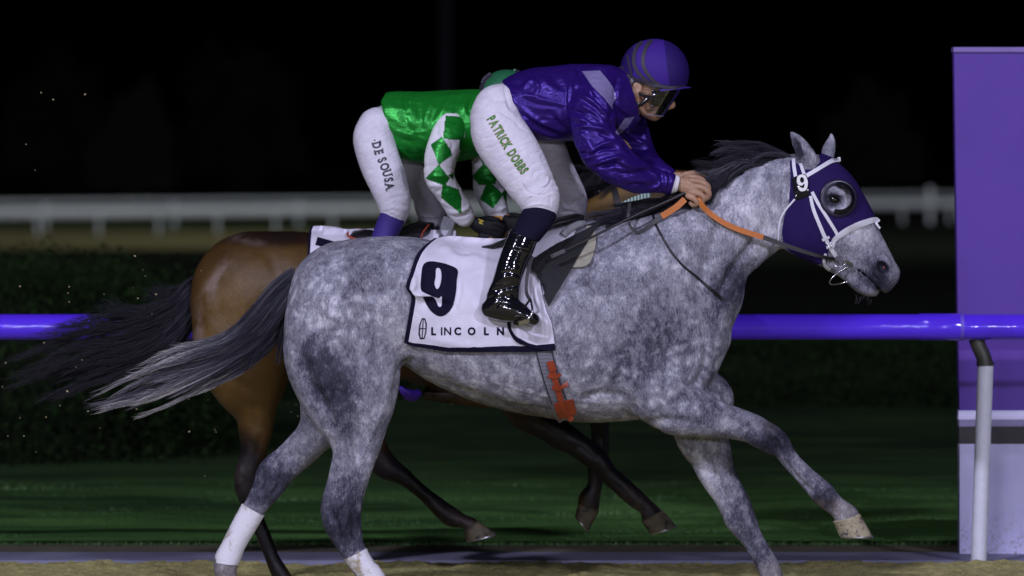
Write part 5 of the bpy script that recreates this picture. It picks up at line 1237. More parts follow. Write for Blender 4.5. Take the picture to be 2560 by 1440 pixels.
for l, w, a in [([(150, 340), (230, 500), (330, 620)], 5, -4), ([(120, 500), (230, 560), (340, 690)], 6, 3.5), ([(60, 640), (200, 640), (350, 720)], 6, -4), ([(70, 740), (200, 730), (360, 780)], 5, 5), ([(90, 780), (220, 760), (380, 830)], 5, -4), ([(150, 760), (170, 860), (250, 910)], 7, 4),
                ([(220, 920), (320, 860), (410, 850)], 5, 5), ([(200, 950), (330, 900), (420, 900)], 4, -5), ([(240, 1010), (330, 980), (430, 960), (500, 1000)], 5, 5), ([(260, 1040), (380, 1010), (470, 1040)], 4, -4), ([(330, 1080), (400, 1110), (460, 1170)], 6, 4), ([(400, 960), (470, 1010), (560, 1030), (640, 1020)], 5, 4.5),
                ([(380, 1050), (480, 1080), (600, 1060), (720, 1060)], 5, -4), ([(440, 1110), (540, 1130), (680, 1120)], 6, 4), ([(470, 1160), (560, 1150), (640, 1180)], 4, -4), ([(600, 1020), (660, 1060), (720, 1120)], 5, 4), ([(640, 1190), (700, 1170), (740, 1130)], 4, 4), ([(725, 1060), (738, 1110), (728, 1180)], 3, -5), ([(750, 1070), (765, 1120), (755, 1190)], 4, 4), ([(775, 1070), (790, 1110), (775, 1190)], 3, -4),
                ([(400, 760), (480, 880), (560, 980)], 6, -4), ([(460, 760), (560, 840), (640, 860)], 5, 3.5), ([(500, 880), (590, 900), (660, 900)], 5, -4), ([(540, 960), (620, 960), (690, 970)], 5, 4), ([(600, 790), (640, 850)], 5, 3), ([(380, 600), (370, 700), (420, 790)], 6, -6), ([(430, 350), (400, 480), (420, 620), (500, 690)], 5, -5), ([(330, 290), (400, 330), (440, 400)], 6, 4), ([(130, 300), (250, 310), (400, 320)], 6, 3)]:
    L.append((c1(l), w, a))
v = folds(v, F, 0.006, 8, (0.7, 1.0, 1.5), 4)
v = strokes(v, F, [(a, b*1.1, c*2.1) for a, b, c in L])
pj = proj(v)
lil_p = [(1455, 178), (1500, 176), (1520, 200), (1535, 222), (1540, 245), (1531, 262), (1532, 274), (1528, 268), (1510, 245), (1480, 215)]
fc = proj(v[F].mean(1)); near = v[F].mean(1)[:, 1] < 0.0
lm = (inpoly(fc, lil_p) & near) | (inpoly(fc, [(1538, 330), (1562, 296), (1586, 292), (1570, 318), (1545, 338)]) & (v[F].mean(1)[:, 1] < 0.09))
obj('jacket', v, F, purplesat, J1, mats=[lilacsat], fmat=lm.astype(int)); jt = bvh(v, F)
# white collar and cuffs
collar = plain('collar_white', (0.7, 0.69, 0.74), 0.6, nscale=200, nstr=0.3)
rg = []
for k, (a, b, c, d, w) in enumerate([(1552, 197, 1594, 295, 38), (1557, 194, 1597, 290, 38), (1563, 194, 1600, 285, 37)]): rg += sleeve([(a, b, c, d, 0, w), (a+1, b, c+1, d, 0, w)], 32, 1)[:1]
v, F = loft(rg, (False, False)); obj('collar', v, F, collar, J1)
rg = sleeve([(1672, 441, 1655, 478, -0.137, 20), (1684, 438, 1668, 480, -0.135, 20), (1688, 437, 1675, 484, -0.134, 20), (1692, 438, 1680, 484, -0.133, 20), (1696, 439, 1686, 482, -0.132, 19.5), (1700, 442, 1692, 480, -0.131, 18)], 28, 3)
rg = [r_.mean(0)+(r_-r_.mean(0))*(1.0+0.035*math.sin(i*2.1)) for i, r_ in enumerate(rg)]
v, F = loft(rg, (False, False)); obj('cuff', v, F, collar, J1)

# breeches
f = Field((W(1150, 0, 0)[0], -0.36, W(0, 560, 0)[2]), (W(1490, 0, 0)[0], 0.36, W(0, 190, 0)[2]), 0.004)
f.chain(stations([(1330, 190, 1345, 320, 0, 84), (1290, 202, 1310, 310, 0, 86), (1262, 207, 1300, 310, 0, 88), (1225, 222, 1300, 320, 0, 92), (1198, 248, 1300, 340, 0, 96)]), 0.03)
f.chain(stations([(1190, 245, 1300, 300, -0.09, 62), (1176, 285, 1298, 310, -0.12, 62), (1180, 326, 1318, 345, -0.15, 60), (1202, 362, 1342, 380, -0.175, 55), (1228, 400, 1362, 412, -0.195, 51), (1252, 430, 1376, 445, -0.21, 47), (1275, 460, 1390, 478, -0.222, 44), (1297, 490, 1399, 502, -0.228, 42), (1312, 516, 1393, 530, -0.232, 38)]), 0.025)
f.chain(stations([(1200, 270, 1310, 300, 0.09, 60), (1250, 330, 1350, 330, 0.14, 56), (1300, 370, 1408, 366, 0.18, 50), (1330, 420, 1430, 412, 0.21, 46), (1352, 460, 1450, 458, 0.225, 44), (1372, 500, 1467, 495, 0.232, 42), (1385, 525, 1466, 525, 0.236, 38), (1398, 540, 1454, 540, 0.238, 34)]), 0.02)
f.half(W(1350, 526, 0), (0.1, 0, -1.0)) if False else None
v, F = f.mesh(1)
L = []
for l, w, a in [([(130, 525), (200, 510), (270, 500)], 3, -2.2), ([(160, 640), (230, 610), (300, 590)], 3, -2.5), ([(200, 700), (260, 680), (330, 660)], 3, -2.5), ([(230, 780), (300, 760), (370, 700)], 3, -2.5), ([(310, 840), (360, 800), (400, 780)], 3, -2), ([(380, 920), (420, 890), (450, 870)], 3, -2),
                ([(400, 1000), (470, 960), (560, 950)], 4, -2), ([(470, 1000), (560, 980), (640, 930)], 3, -2), ([(640, 1040), (660, 980), (740, 965)], 4, -3.2), ([(660, 1050), (690, 1000), (760, 1000)], 3, 2.5), ([(700, 1110), (760, 1090), (780, 1020)], 4, 3), ([(740, 1130), (770, 1100), (800, 1050)], 4, -3),
                ([(540, 1080), (580, 1150), (620, 1160)], 5, -3), ([(600, 1180), (700, 1180), (820, 1165)], 3, -4), ([(580, 1240), (600, 1200), (700, 1175), (850, 1175)], 4, 3), ([(580, 1300), (650, 1270), (750, 1270), (850, 1330)], 4, 3), ([(690, 1190), (700, 1270)], 2, -2), ([(790, 1190), (795, 1280)], 2, -2),
                ([(480, 540), (540, 600), (600, 620)], 5, -3), ([(310, 430), (400, 480), (480, 530)], 5, -3), ([(300, 400), (380, 380), (420, 460)], 4, 3), ([(330, 370), (420, 440), (490, 500)], 4, 2.5), ([(200, 280), (260, 330), (310, 370)], 5, -2), ([(390, 200), (400, 300), (440, 420)], 5, -2.5), ([(130, 380), (230, 400), (290, 430)], 3, -1.6), ([(560, 660), (640, 650), (560, 700)], 3, -1.5),
                ([(570, 740), (650, 730), (700, 750)], 3, -1.6), ([(600, 830), (680, 810), (720, 800)], 3, -1.6), ([(480, 820), (560, 800)], 3, -1.2), ([(600, 930), (680, 900), (740, 900)], 3, -1.8), ([(700, 740), (720, 850), (790, 1000), (850, 1170)], 7, -2),
                ([(720, 830), (800, 800), (890, 800)], 4, -3), ([(750, 900), (830, 860), (900, 850)], 4, 2.5), ([(790, 960), (870, 930), (960, 920)], 4, -3), ([(820, 1050), (900, 1030), (1030, 1040)], 4, -3), ([(860, 1090), (870, 1130), (960, 1080)], 5, 3), ([(960, 1240), (1000, 1200), (1080, 1190)], 5, 4), ([(980, 1270), (1030, 1240), (1090, 1240)], 4, -3.5), ([(1010, 1120), (1040, 1110), (1070, 1160)], 4, 3), ([(870, 1340), (960, 1330), (1060, 1360)], 4, -3), ([(880, 1230), (920, 1290), (960, 1310)], 5, 3)]:
    L.append((c3(l), w, a))
v = folds(v, F, 0.0012, 22, (0.8, 0.8, 1.8), 2)
v = strokes(v, F, [(a, b*0.8, c*1.5) for a, b, c in L])
obj('breeches', v, F, br, J1); bt_ = bvh(v, F)
seam = plain('seam_grey', (0.35, 0.34, 0.42), 0.7)
# name down the thigh
def along(s, path, h, tree, off, bold, space, par, mats_, lean=0, serif=False, start=0.0, end=1.0, asp=1.0):
    pth = catmull(path, 10); Ls = np.concatenate([[0], np.cumsum(np.hypot(*np.diff(pth, axis=0).T))])
    gl = []; x = 0
    for ch in s:
        if ch == ' ': x += 0.38; continue
        v, F = text2d(ch, mats_[-1][1]); w = v[:, 0].max()-v[:, 0].min(); gl.append((ch, x+w/2)); x += w+0.13
    x -= 0.13; asp = (end-start)*Ls[-1]/x*0.72/h; k = (end-start)*Ls[-1]/x
    for mi, (mat, bd, o_) in enumerate(mats_):
        for ch, cx in gl:
            if ch == ' ': continue
            v, F = text2d(ch, bd)
            mnx, mxx = v[:, 0].min(), v[:, 0].max(); 
            parts = [(v, F)]
            xs = (v[:, 0]-(mnx+mxx)/2); hy = v[:, 1]-0.36
            hh = 0.72
            pos = start*Ls[-1]+cx*k+xs*h/hh*asp; 
            px = np.interp(pos, Ls, pth[:, 0]); py = np.interp(pos, Ls, pth[:, 1])
            dx = np.interp(cx*k+2+start*Ls[-1], Ls, pth[:, 0])-np.interp(cx*k-2+start*Ls[-1], Ls, pth[:, 0]); dy = np.interp(cx*k+2+start*Ls[-1], Ls, pth[:, 1])-np.interp(cx*k-2+start*Ls[-1], Ls, pth[:, 1])
            l_ = math.hypot(dx, dy); nx, ny = dy/l_, -dx/l_
            q = np.stack([px+nx*hy*h/hh+lean*hy*dx, py+ny*hy*h/hh+lean*hy*dy, px*0], 1)
            vv, F = decal(q, F, tree, off+o_, -0.2); obj('letter', vv, F, mat, par)
along('PATRICK DOBBS', C3([(268, 500), (330, 600), (400, 720), (480, 850), (575, 985)], 1150, 150, 3.512), 23, bt_, 0.0014, 0.03, 1.0, J1, [(orangel, 0.065, 0.0), (greenl, 0.03, 0.0012)])
# socks
for s in (-1, 1):
    if s < 0: pr = [(1316, 508, 1388, 520, -0.232, 36), (1302, 535, 1390, 545, -0.255, 36), (1290, 560, 1374, 572, -0.285, 34), (1282, 580, 1346, 606, -0.305, 32)]
    else: pr = [(1398, 520, 1452, 524, 0.238, 34), (1385, 540, 1455, 545, 0.26, 34), (1350, 560, 1430, 572, 0.29, 34), (1310, 575, 1370, 600, 0.31, 32)]
    v, F = loft(sleeve(pr, 30, 5)); v = np.array(v); obj('sock', v, F, sockm, J1)
# boots
for s in (-1, 1):
    f = Field((W(1180, 0, 0)[0], min(s*0.22, s*0.46), W(0, 835, 0)[2]), (W(1385, 0, 0)[0], max(s*0.22, s*0.46), W(0, 560, 0)[2]), 0.0028)
    f.chain(stations([(1280, 558, 1352, 585, s*0.298, 33), (1276, 572, 1345, 600, s*0.305, 33), (1262, 606, 1333, 632, s*0.32, 33), (1250, 638, 1319, 658, s*0.332, 31), (1237, 680, 1307, 690, s*0.345, 28), (1228, 712, 1300, 718, s*0.352, 24), (1216, 740, 1298, 748, s*0.355, 23)]), 0.004)
    f.chain(stations([(1219, 752, 1221, 793, s*0.352, 20), (1240, 740, 1240, 799, s*0.355, 23), (1265, 738, 1262, 804, s*0.36, 24), (1296, 752, 1288, 805, s*0.362, 25), (1318, 770, 1310, 808, s*0.365, 25), (1338, 784, 1332, 814, s*0.366, 22), (1344, 792, 1340, 817, s*0.366, 17)]), 0.008)
    f.half(W(1311, 587, 0), (0.40, 0, 1.0))
    v, F = f.mesh(2)
    c5 = lambda l: C3(l, 980, 540, 2.667)
    v = strokes(v, F, [(c5([(740, 185), (840, 215), (925, 235)]), 1.6, -2), (c5([(740, 195), (840, 226), (925, 246)]), 2, 2), (c5([(660, 470), (700, 440), (780, 400), (860, 430)]), 6, 4), (c5([(650, 500), (740, 490), (830, 460)]), 5, -5), (c5([(670, 540), (750, 500), (840, 480)]), 5, 5),
                       (c5([(640, 560), (700, 520), (760, 510)]), 4, -3.5), (c5([(650, 600), (720, 570), (790, 580)]), 6, 3.5), (c5([(800, 500), (830, 560), (850, 600)]), 5, -3), (c5([(690, 640), (720, 600), (760, 570)]), 3, 2), (c5([(620, 655), (720, 675), (820, 680), (900, 690)]), 2, -2.5), (c5([(880, 600), (910, 640)]), 4, -2), (c5([(700, 380), (760, 350), (850, 360)]), 6, 3)], s) if s < 0 else v
    bo_ = obj('boot', v, F, bootm, J1)
    # sole
    rg = []
    th = np.linspace(0, 2*math.pi, 30, endpoint=False)

# helmet
f = Field((W(1535, 0, 0)[0], -0.16, W(0, 250, 0)[2]), (W(1745, 0, 0)[0], 0.16, W(0, 85, 0)[2]), 0.0033)
f.blob(1634, 178, 0, 84, 78, 64, 22, 0.002)
f.blob(1650, 180, 0, 68, 74, 60, 0, 0.03)
a_ = W(1551, 180, 0); b_ = W(1716, 217, 0)
# lower rim rises behind the ear
f.half(W(1640, 212, 0), (-0.12, 0, -1.0))
f.blob(1590, 262, 0, 44, 56, 90, -20, 0.004, True)
v, F = f.mesh(2)
ph = proj(v); tn = np.where(ph[:, 0] > 1660+0.12*(ph[:, 1]-100), 0.0, 1.0); tn = np.where(ph[:, 0] < 1583, 0.0, tn)
m = N('helmet_silk'); at = m.n('Attribute'); at.attribute_name = 'tone'; co = m.coord(); nz = m.noise(co, 400, 2)
m.col(m.mix(at.outputs['Fac'], (0.020, 0.007, 0.105), (0.042, 0.014, 0.21))); m.set(Roughness=0.65); m.b.inputs['Specular IOR Level'].default_value = 0.2; m.bump(nz, 0.2, 0.001)
HM = obj('helmet', v, F, m.m, J1, attr=tn); ht = bvh(v, F)
# peak
rg = []
for k, (sc, dz) in enumerate(((0.90, 0.004), (0.97, 0.0015), (1.0, -0.0015), (0.97, -0.004), (0.90, -0.003))):
    th = np.linspace(R(-75), R(75), 26); row = []
    for t in th:
        px = 1632+98*sc*math.cos(t) if False else 1625+(104*math.cos(t))*(0.80+0.20*(sc-0.9)*10 if sc < 0.97 else sc); 
        py = 215+0.03*(px-1625)+14*(1-math.cos(t)); yy = 0.105*math.sin(t)*(0.9+0.1*sc)
        p = W(px, py, yy); p[2] += dz; row.append(p)
    rg.append(np.array(row))
v, F = loft([np.array(x) for x in rg], (False, False), close=False); obj('peak', v, F, plain('peak_purple', (0.045, 0.018, 0.24), 0.5), HM)
elas = plain('grey_elastic', (0.030, 0.026, 0.045), 0.6, nscale=300, nstr=0.3)
for pts, w in (([(1553, 166), (1560, 180), (1578, 193), (1602, 202), (1640, 212), (1680, 219), (1714, 216)], 8.5), ([(1606, 106), (1592, 120), (1585, 145), (1590, 172), (1612, 198), (1640, 216)], 8.5), ([(1630, 102), (1616, 118), (1608, 146), (1612, 172), (1630, 198), (1652, 216)], 9), ([(1569, 138), (1575, 170), (1583, 196)], 4)):
    v, F = strap(pts, w, ht, 0.0025, 0.001); obj('band', v, F, elas, HM); v, F = mirror_y(v, F); obj('band', v, F, elas, HM)
for c in ((1619, 209), (1619, 229)):
    h0 = hit(ht, *c)[0]; y = (h0[1] if h0 is not None else -0.085)-0.006
    pr = plain
    x0, z0 = W(c[0], c[1], y)[[0, 2]]
    v1, F1 = tube([(x0-0.011, y, z0-0.006), (x0-0.011, y, z0+0.007), (x0+0.010, y, z0+0.006), (x0+0.010, y, z0-0.007), (x0-0.011, y, z0-0.006)], 0.0012, 6); obj('buckle', v1, F1, steel, HM)
# harness with ear piece
v, F = tube(catmull([W(1566, 216, -0.068), W(1570, 240, -0.078), W(1582, 258, -0.082), W(1600, 261, -0.084), W(1616, 250, -0.085), W(1624, 238, -0.084)], 5), [0.009]*26, 12); obj('ear_guard', v, F, blackpl, HM)
v, F = tube(catmull([W(1586, 262, -0.078), W(1588, 278, -0.06), W(1594, 292, -0.03), W(1600, 298, 0.0), W(1594, 292, 0.03), W(1588, 278, 0.06)], 4), 0.006, 10); obj('chin_strap', v, F, blackpl, HM)
v, F = ribbon3([W(1566, 186, -0.078), W(1567, 203, -0.078), W(1566, 220, -0.07)], 0.012, 0.003); obj('chin_strap', v, F, blackpl, HM)
# goggles and clear visor
glass = N('clear_visor'); tr = glass.n('BsdfTransparent'); gl = glass.n('BsdfGlossy'); gl.inputs['Roughness'].default_value = 0.08; tr.inputs['Color'].default_value = (0.90, 0.90, 0.97, 1)
fz = glass.n('Fresnel'); fz.inputs['IOR'].default_value = 1.7; mx = glass.n('MixShader'); glass.l(fz.outputs[0], mx.inputs[0]); glass.l(tr.outputs[0], mx.inputs[1]); glass.l(gl.outputs[0], mx.inputs[2])
glass.l(mx.outputs[0], glass.t.nodes['Material Output'].inputs['Surface']); glass = glass.m
dglass = N('goggle_lens'); dglass.col((0.006, 0.006, 0.008)); dglass.set(Roughness=0.12); dglass.b.inputs['Coat Weight'].default_value = 0.3; dglass = dglass.m
rg = []
for i, py in enumerate(np.linspace(226, 264, 9)):
    row = []; k = math.sqrt(max(0.05, 1-((py-245)/21)**2))
    for t in np.linspace(R(-84), R(84), 40):
        px = 1622+62*math.cos(t)*(0.80+0.20*k); row.append(W(px-0.1*(py-245), py, 0.092*math.sin(t)*(0.84+0.16*k)))
    rg.append(np.array(row))
v, F = loft(rg, (False, False), close=False); obj('goggles', v, F, dglass, HM)
gp = [rg[i][0] for i in range(9)]
v, F = tube([rg[-1][j] for j in range(0, 40, 2)], 0.0035, 8); obj('goggle_frame', v, F, blackpl, HM)
v, F = tube([rg[0][j] for j in range(0, 40, 2)], 0.0035, 8); obj('goggle_frame', v, F, blackpl, HM)
v, F = tube([W(1596, 232, -0.086), W(1612, 240, -0.090), W(1630, 245, -0.090)], [0.006, 0.007, 0.006], 8); obj('goggle_frame', v, F, blackpl, HM)
rg = []
for i, t2 in enumerate(np.linspace(0, 1, 14)):
    row = []
    for t in np.linspace(R(-78), R(78), 40):
        fx = 1702-42*t2**1.1; py = 224+67*t2; r_ = 78-22*t2
        row.append(W(fx-r_*(1-math.cos(t)), py-2*t2*(1-math.cos(t))*3, (0.098-0.012*t2)*math.sin(t)))
    rg.append(np.array(row))
G_ = np.array(rg); Nn_ = np.zeros_like(G_); c_ = G_.mean((0, 1)); d_ = G_-c_; d_[:, :, 2] = 0; Nn_ = d_/np.linalg.norm(d_, axis=2)[:, :, None]
v, F = slab(G_, Nn_, 0.0012); obj('visor', v, F, glass, HM)
v, F = tube([x for x in rg[-1]], 0.0013, 6); obj('visor_edge', v, F, plain('visor_edge', (0.35, 0.33, 0.5), 0.2, nstr=0), HM)
v, F = tube([r_[12] for r_ in rg], 0.0011, 6)
# whip held with the reins
wh = thing('riding_whip', 'thin black whip held low along the neck of the grey horse', 'whip', W(1550, 560, -0.2))
v, F = tube(catmull([W(1380, 641, -0.30), W(1460, 603, -0.25), W(1540, 562, -0.20), W(1600, 533, -0.17), W(1660, 507, -0.155), W(1712, 482, HX-0.012)], 4), np.linspace(0.0045, 0.008, 21), 8); obj('shaft', v, F, blacklea, wh)
v, F = ribbon3([W(1378, 642, -0.30), W(1388, 637, -0.298), W(1412, 626, -0.29)], 0.016, 0.006); obj('flap', v, F, blacklea, wh)
# ================================================================ BAY HORSE
YB = 0.95; SB = (CAM_D+YB)/FPX
lo = W(440, 1500, YB); hi = W(1935, 395, YB)
bf = Field((lo[0], YB-0.36, 0.0), (hi[0], YB+0.36, hi[2]), 0.0095)
bf.chain(stations([(635, 578, 635, 893, YB, 150), (720, 578, 724, 900, YB, 155), (820, 588, 824, 900, YB, 150), (920, 600, 920, 915, YB, 155), (1010, 604, 1010, 940, YB, 160), (1120, 602, 1120, 975, YB, 168), (1250, 585, 1250, 1000, YB, 165), (1350, 568, 1370, 1010, YB, 140)]), 0.01)
bf.chain(stations([(1400, 552, 1560, 830, YB, 90), (1470, 498, 1630, 750, YB, 72), (1540, 458, 1690, 680, YB, 62), (1620, 440, 1730, 620, YB, 56), (1690, 436, 1760, 580, YB, 52)]), 0.05)
bf.chain(stations([(1745, 445, 1710, 580, YB, 52), (1800, 480, 1760, 600, YB, 50), (1850, 540, 1800, 625, YB, 38), (1890, 590, 1850, 640, YB, 32)]), 0.03)
bf.chain(cst([(1748, 455, 18, YB-0.05, 15), (1758, 438, 11, YB-0.06, 10), (1765, 424, 3, YB-0.06, 4)]), 0.01)
bf.chain(cst([(1770, 462, 16, YB+0.05, 15), (1776, 446, 10, YB+0.06, 10), (1780, 434, 3, YB+0.06, 4)]), 0.01)
n_ = YB-0.13; r_ = YB+0.12
bf.chain(stations([(481, 780, 690, 780, YB-0.09, 95), (482, 850, 715, 850, YB-0.11, 92), (500, 905, 725, 900, n_, 84), (530, 955, 715, 950, n_, 72), (562, 995, 700, 990, n_, 58), (587, 1030, 690, 1032, n_, 46), (596, 1082, 680, 1080, n_, 38), (602, 1125, 670, 1122, n_, 32), (591, 1165, 664, 1168, n_, 30),
    (585, 1205, 655, 1210, n_, 30), (598, 1248, 654, 1252, n_, 26), (621, 1300, 662, 1298, n_, 22), (642, 1345, 678, 1338, n_, 22), (662, 1397, 696, 1387, n_, 23), (678, 1440, 720, 1425, n_, 26), (695, 1468, 740, 1455, n_, 24)]), 0.045)
bf.chain(stations([(700, 850, 930, 850, YB+0.09, 90), (770, 960, 950, 930, r_, 66), (850, 1040, 955, 1010, r_, 46), (890, 1095, 958, 1078, r_, 36), (905, 1145, 972, 1120, r_, 31), (936, 1182, 992, 1148, r_, 29), (965, 1192, 1012, 1168, r_, 25), (994, 1205, 1032, 1186, r_, 21),
    (1030, 1232, 1060, 1212, r_, 20), (1063, 1263, 1092, 1236, r_, 21), (1088, 1290, 1124, 1259, r_, 25), (1112, 1311, 1146, 1274, r_, 25), (1145, 1313, 1172, 1292, r_, 22), (1160, 1322, 1194, 1302, r_, 25)]), 0.04)
bf.chain(stations([(1200, 930, 1330, 900, n_, 70), (1275, 1052, 1350, 1000, n_, 44), (1333, 1087, 1385, 1036, n_, 36), (1375, 1112, 1425, 1060, n_, 32), (1424, 1136, 1462, 1088, n_, 29), (1454, 1157, 1500, 1118, n_, 29), (1478, 1170, 1520, 1140, n_, 27), (1494, 1190, 1536, 1168, n_, 22),
    (1510, 1206, 1552, 1185, n_, 20), (1533, 1228, 1572, 1199, n_, 20), (1558, 1252, 1594, 1217, n_, 22), (1584, 1272, 1608, 1233, n_, 23), (1607, 1284, 1632, 1256, n_, 19), (1605, 1300, 1652, 1272, n_, 23)]), 0.03)
bf.chain(stations([(1400, 930, 1520, 930, r_, 62), (1455, 1010, 1528, 1010, r_, 36), (1476, 1060, 1524, 1060, r_, 27), (1477, 1100, 1523, 1100, r_, 25), (1474, 1140, 1522, 1142, r_, 27), (1468, 1170, 1516, 1168, r_, 24), (1470, 1195, 1510, 1195, r_, 20), (1464, 1225, 1504, 1224, r_, 22), (1446, 1245, 1500, 1250, r_, 23), (1446, 1258, 1498, 1270, r_, 23)]), 0.03)
bf.chain(cst([(1055, 984, 15, YB-0.06, 16), (1120, 992, 18, YB-0.08, 20), (1220, 990, 30, YB-0.1, 30)]), 0.02)
bv, bF = bf.mesh(2)
bv = strokes(bv, bF, [([(1020, 1215), (1080, 1262)], 5, -5), ([(1530, 1200), (1580, 1255)], 5, -5), ([(1440, 1110), (1490, 1150)], 7, -6), ([(1495, 1090), (1492, 1180)], 6, -5), ([(640, 1300), (675, 1390)], 5, -5), ([(650, 1090), (640, 1150)], 7, -5), ([(1310, 1040), (1400, 1090)], 8, -6), ([(640, 600), (690, 660), (740, 700)], 18, -8), ([(560, 650), (540, 740), (560, 830)], 26, -8), ([(600, 700), (640, 800), (690, 880)], 22, 6), ([(520, 900), (600, 960), (660, 990)], 14, -6), ([(640, 1000), (640, 1080)], 12, -5), ([(610, 1180), (630, 1250)], 7, -5), ([(600, 1170), (607, 1190)], 5, 4), ([(1000, 1190), (1060, 1230)], 6, -4), ([(1400, 1100), (1450, 1130)], 6, -4), ([(760, 590), (770, 700)], 14, -5)])
bn = vnormals(bv, bF); bv = bv+bn*(0.003*fbm(bv*7, 3))[:, None]
PB = proj(bv)
tn = zone(PB, [(600, 1210, 60, 110, 0, -0.9), (660, 1400, 60, 130, 0, -0.9), (1000, 1190, 90, 60, 30, -0.7), (1120, 1290, 90, 60, 30, -0.6), (1450, 1120, 120, 60, 30, -0.7), (1590, 1250, 90, 70, 30, -0.7), (1500, 1150, 50, 130, 0, -0.8), (1350, 1060, 90, 50, 30, -0.35), (700, 590, 150, 25, 0, -0.35), (560, 640, 60, 40, 0, -0.1),
    (580, 760, 60, 90, 0, 0.12), (1520, 490, 80, 40, 0, 0.15), (630, 1050, 30, 40, 0, 0.1), (520, 880, 30, 60, 0, 0.15), (560, 960, 30, 60, 0, 0.12), (1100, 990, 100, 30, 0, -0.25)], 0.62)
rg_ = 0.5+0.9*fbm(bv*np.array([14, 14, 14]), 3)
sweat = np.clip(zone(PB, [(492, 850, 14, 70, 8, 1.0), (540, 700, 16, 60, 35, 0.9), (520, 745, 22, 14, 0, 0.6), (700, 690, 10, 40, -20, 0.5), (620, 600, 60, 12, 10, 0.35), (1150, 1300, 60, 30, 30, 0.3), (1600, 1260, 50, 40, 30, 0.3), (1480, 1240, 30, 40, 0, 0.3), (600, 1180, 30, 60, 0, 0.15), (1130, 985, 100, 20, 0, 0.3)], 0)*np.clip(rg_*2-0.4, 0, 1), 0, 0.85)
BH = thing('racehorse', 'bay racehorse with black tail and dark legs galloping behind the grey horse', 'horse', (W(1000, 0, YB)[0], YB, 0))
obj('body', bv, bF, baycoat, BH, attr=np.stack([np.clip(tn, 0, 1), tn*0, sweat], 1)); btree = bvh(bv, bF)
hoof((1159, 1326), (1196, 1302), (1166, 1353), (1240, 1334), r_, 31, BH, darkhoof)
hoof((1603, 1304), (1655, 1274), (1624, 1334), (1690, 1314), n_, 30, BH, darkhoof)
hoof((1445, 1258), (1498, 1278), (1438, 1288), (1472, 1327), r_, 30, BH, darkhoof)
hoof((694, 1472), (742, 1458), (706, 1502), (765, 1500), n_, 31, BH, darkhoof)
v, F = ellip(W(1790, 520, YB-0.083), 0.02, 0.012, 0.014); obj('eye', v, F, eyem, BH)
# tail
tg = [[(500, 712, YB), (465, 716, YB-0.02), (430, 716, YB-0.02), (392, 700, YB-0.01)],
      [(495, 725, YB), (430, 760, YB-0.03), (370, 790, YB-0.03), (270, 800, YB-0.02), (130, 812, YB)],
      [(490, 740, YB), (430, 790, YB-0.04), (350, 830, YB-0.04), (210, 870, YB-0.03), (20, 935, YB)],
      [(487, 760, YB), (430, 815, YB-0.04), (350, 870, YB-0.05), (190, 915, YB-0.03), (-20, 990, YB)],
      [(485, 780, YB), (435, 840, YB-0.03), (360, 895, YB-0.04), (210, 945, YB-0.02), (-10, 1030, YB)],
      [(485, 800, YB), (450, 850, YB-0.02), (400, 900, YB-0.03), (300, 940, YB), (180, 985, YB)]]
v, F, A = hair(tg, 1900, 0.014, 0.050, 0.0012, 0.0006, 24, 0.8, 0.028, lambda u, t, k: np.clip(0.08+0.4*k*k+0.9*max(0, t-0.55)*k, 0, 1), 41)
tg2 = [[(500, 712, YB-0.02), (470, 735, YB-0.05), (440, 775, YB-0.05), (400, 810, YB-0.05)], [(490, 750, YB-0.03), (465, 790, YB-0.05), (430, 830, YB-0.05), (380, 860, YB-0.05)], [(486, 790, YB-0.02), (470, 820, YB-0.04), (440, 860, YB-0.05), (400, 890, YB-0.05)]]
v2, F2, A2 = hair(tg2, 900, 0.014, 0.02, 0.0014, 0.0009, 12, 0.5, 0.006, lambda u, t, k: 0.2+0.4*k, 42)
obj('tail', np.vstack([v, v2]), np.vstack([F, F2+len(v)]), blackhair, BH, attr=np.concatenate([A, A2]))
mg = [[(1420, 548, YB), (1380, 525, YB-0.02), (1330, 530, YB-0.03), (1270, 555, YB-0.03)], [(1480, 500, YB), (1450, 450, YB-0.02), (1400, 440, YB-0.03), (1340, 470, YB-0.03)], [(1540, 458, YB), (1500, 440, YB-0.02), (1450, 460, YB-0.05), (1420, 500, YB-0.07)], [(1600, 445, YB), (1570, 440, YB-0.02), (1520, 452, YB-0.06), (1500, 480, YB-0.07)]]
v, F, A = hair(mg, 1100, 0.02, 0.03, 0.0011, 0.0006, 14, 0.5, 0.01, lambda u, t, k: 0.2+0.4*k, 43); obj('mane', v, F, blackhair, BH, attr=A)
# tack of the bay horse
B2 = thing('bridle', 'dark bridle with green and white patterned browband on the bay horse', 'bridle', W(1600, 480, YB-0.08))
m = N('zigzag_band'); wv = m.n('TexWave'); wv.inputs['Scale'].default_value = 22; m.l(m.coord(), wv.inputs['Vector']); m.col(m.ramp(wv.outputs['Fac'], [(0.45, (0.03, 0.25, 0.14)), (0.55, (0.7, 0.75, 0.75))])); m.set(Roughness=0.4)
v, F = strap([(1556, 514), (1580, 502), (1604, 493), (1626, 488)], 12, btree, 0.006, 0.004); obj('browband', v, F, m.m, B2)
v, F = strap([(1533, 462), (1540, 490), (1548, 520), (1560, 560)], 15, btree, 0.004, 0.003); obj('neck_strap', v, F, blacklea, B2)
v, F = ribbon3([W(1244, 604, YB-0.2), W(1225, 600, YB-0.2), W(1262, 606, YB-0.2), W(1400, 600, YB-0.18), W(1600, 570, YB-0.15), W(1840, 610, YB-0.1)], 0.018, 0.004); obj('rein', v, F, blacklea, B2)
v, F = ribbon3([W(1222, 598, YB-0.215), W(1240, 604, YB-0.215), W(1264, 608, YB-0.21)], 0.02, 0.006); obj('rein_grip', v, F, plain('yellow_grip', (0.55, 0.26, 0.02), 0.5, nscale=200, nstr=0.4), B2)
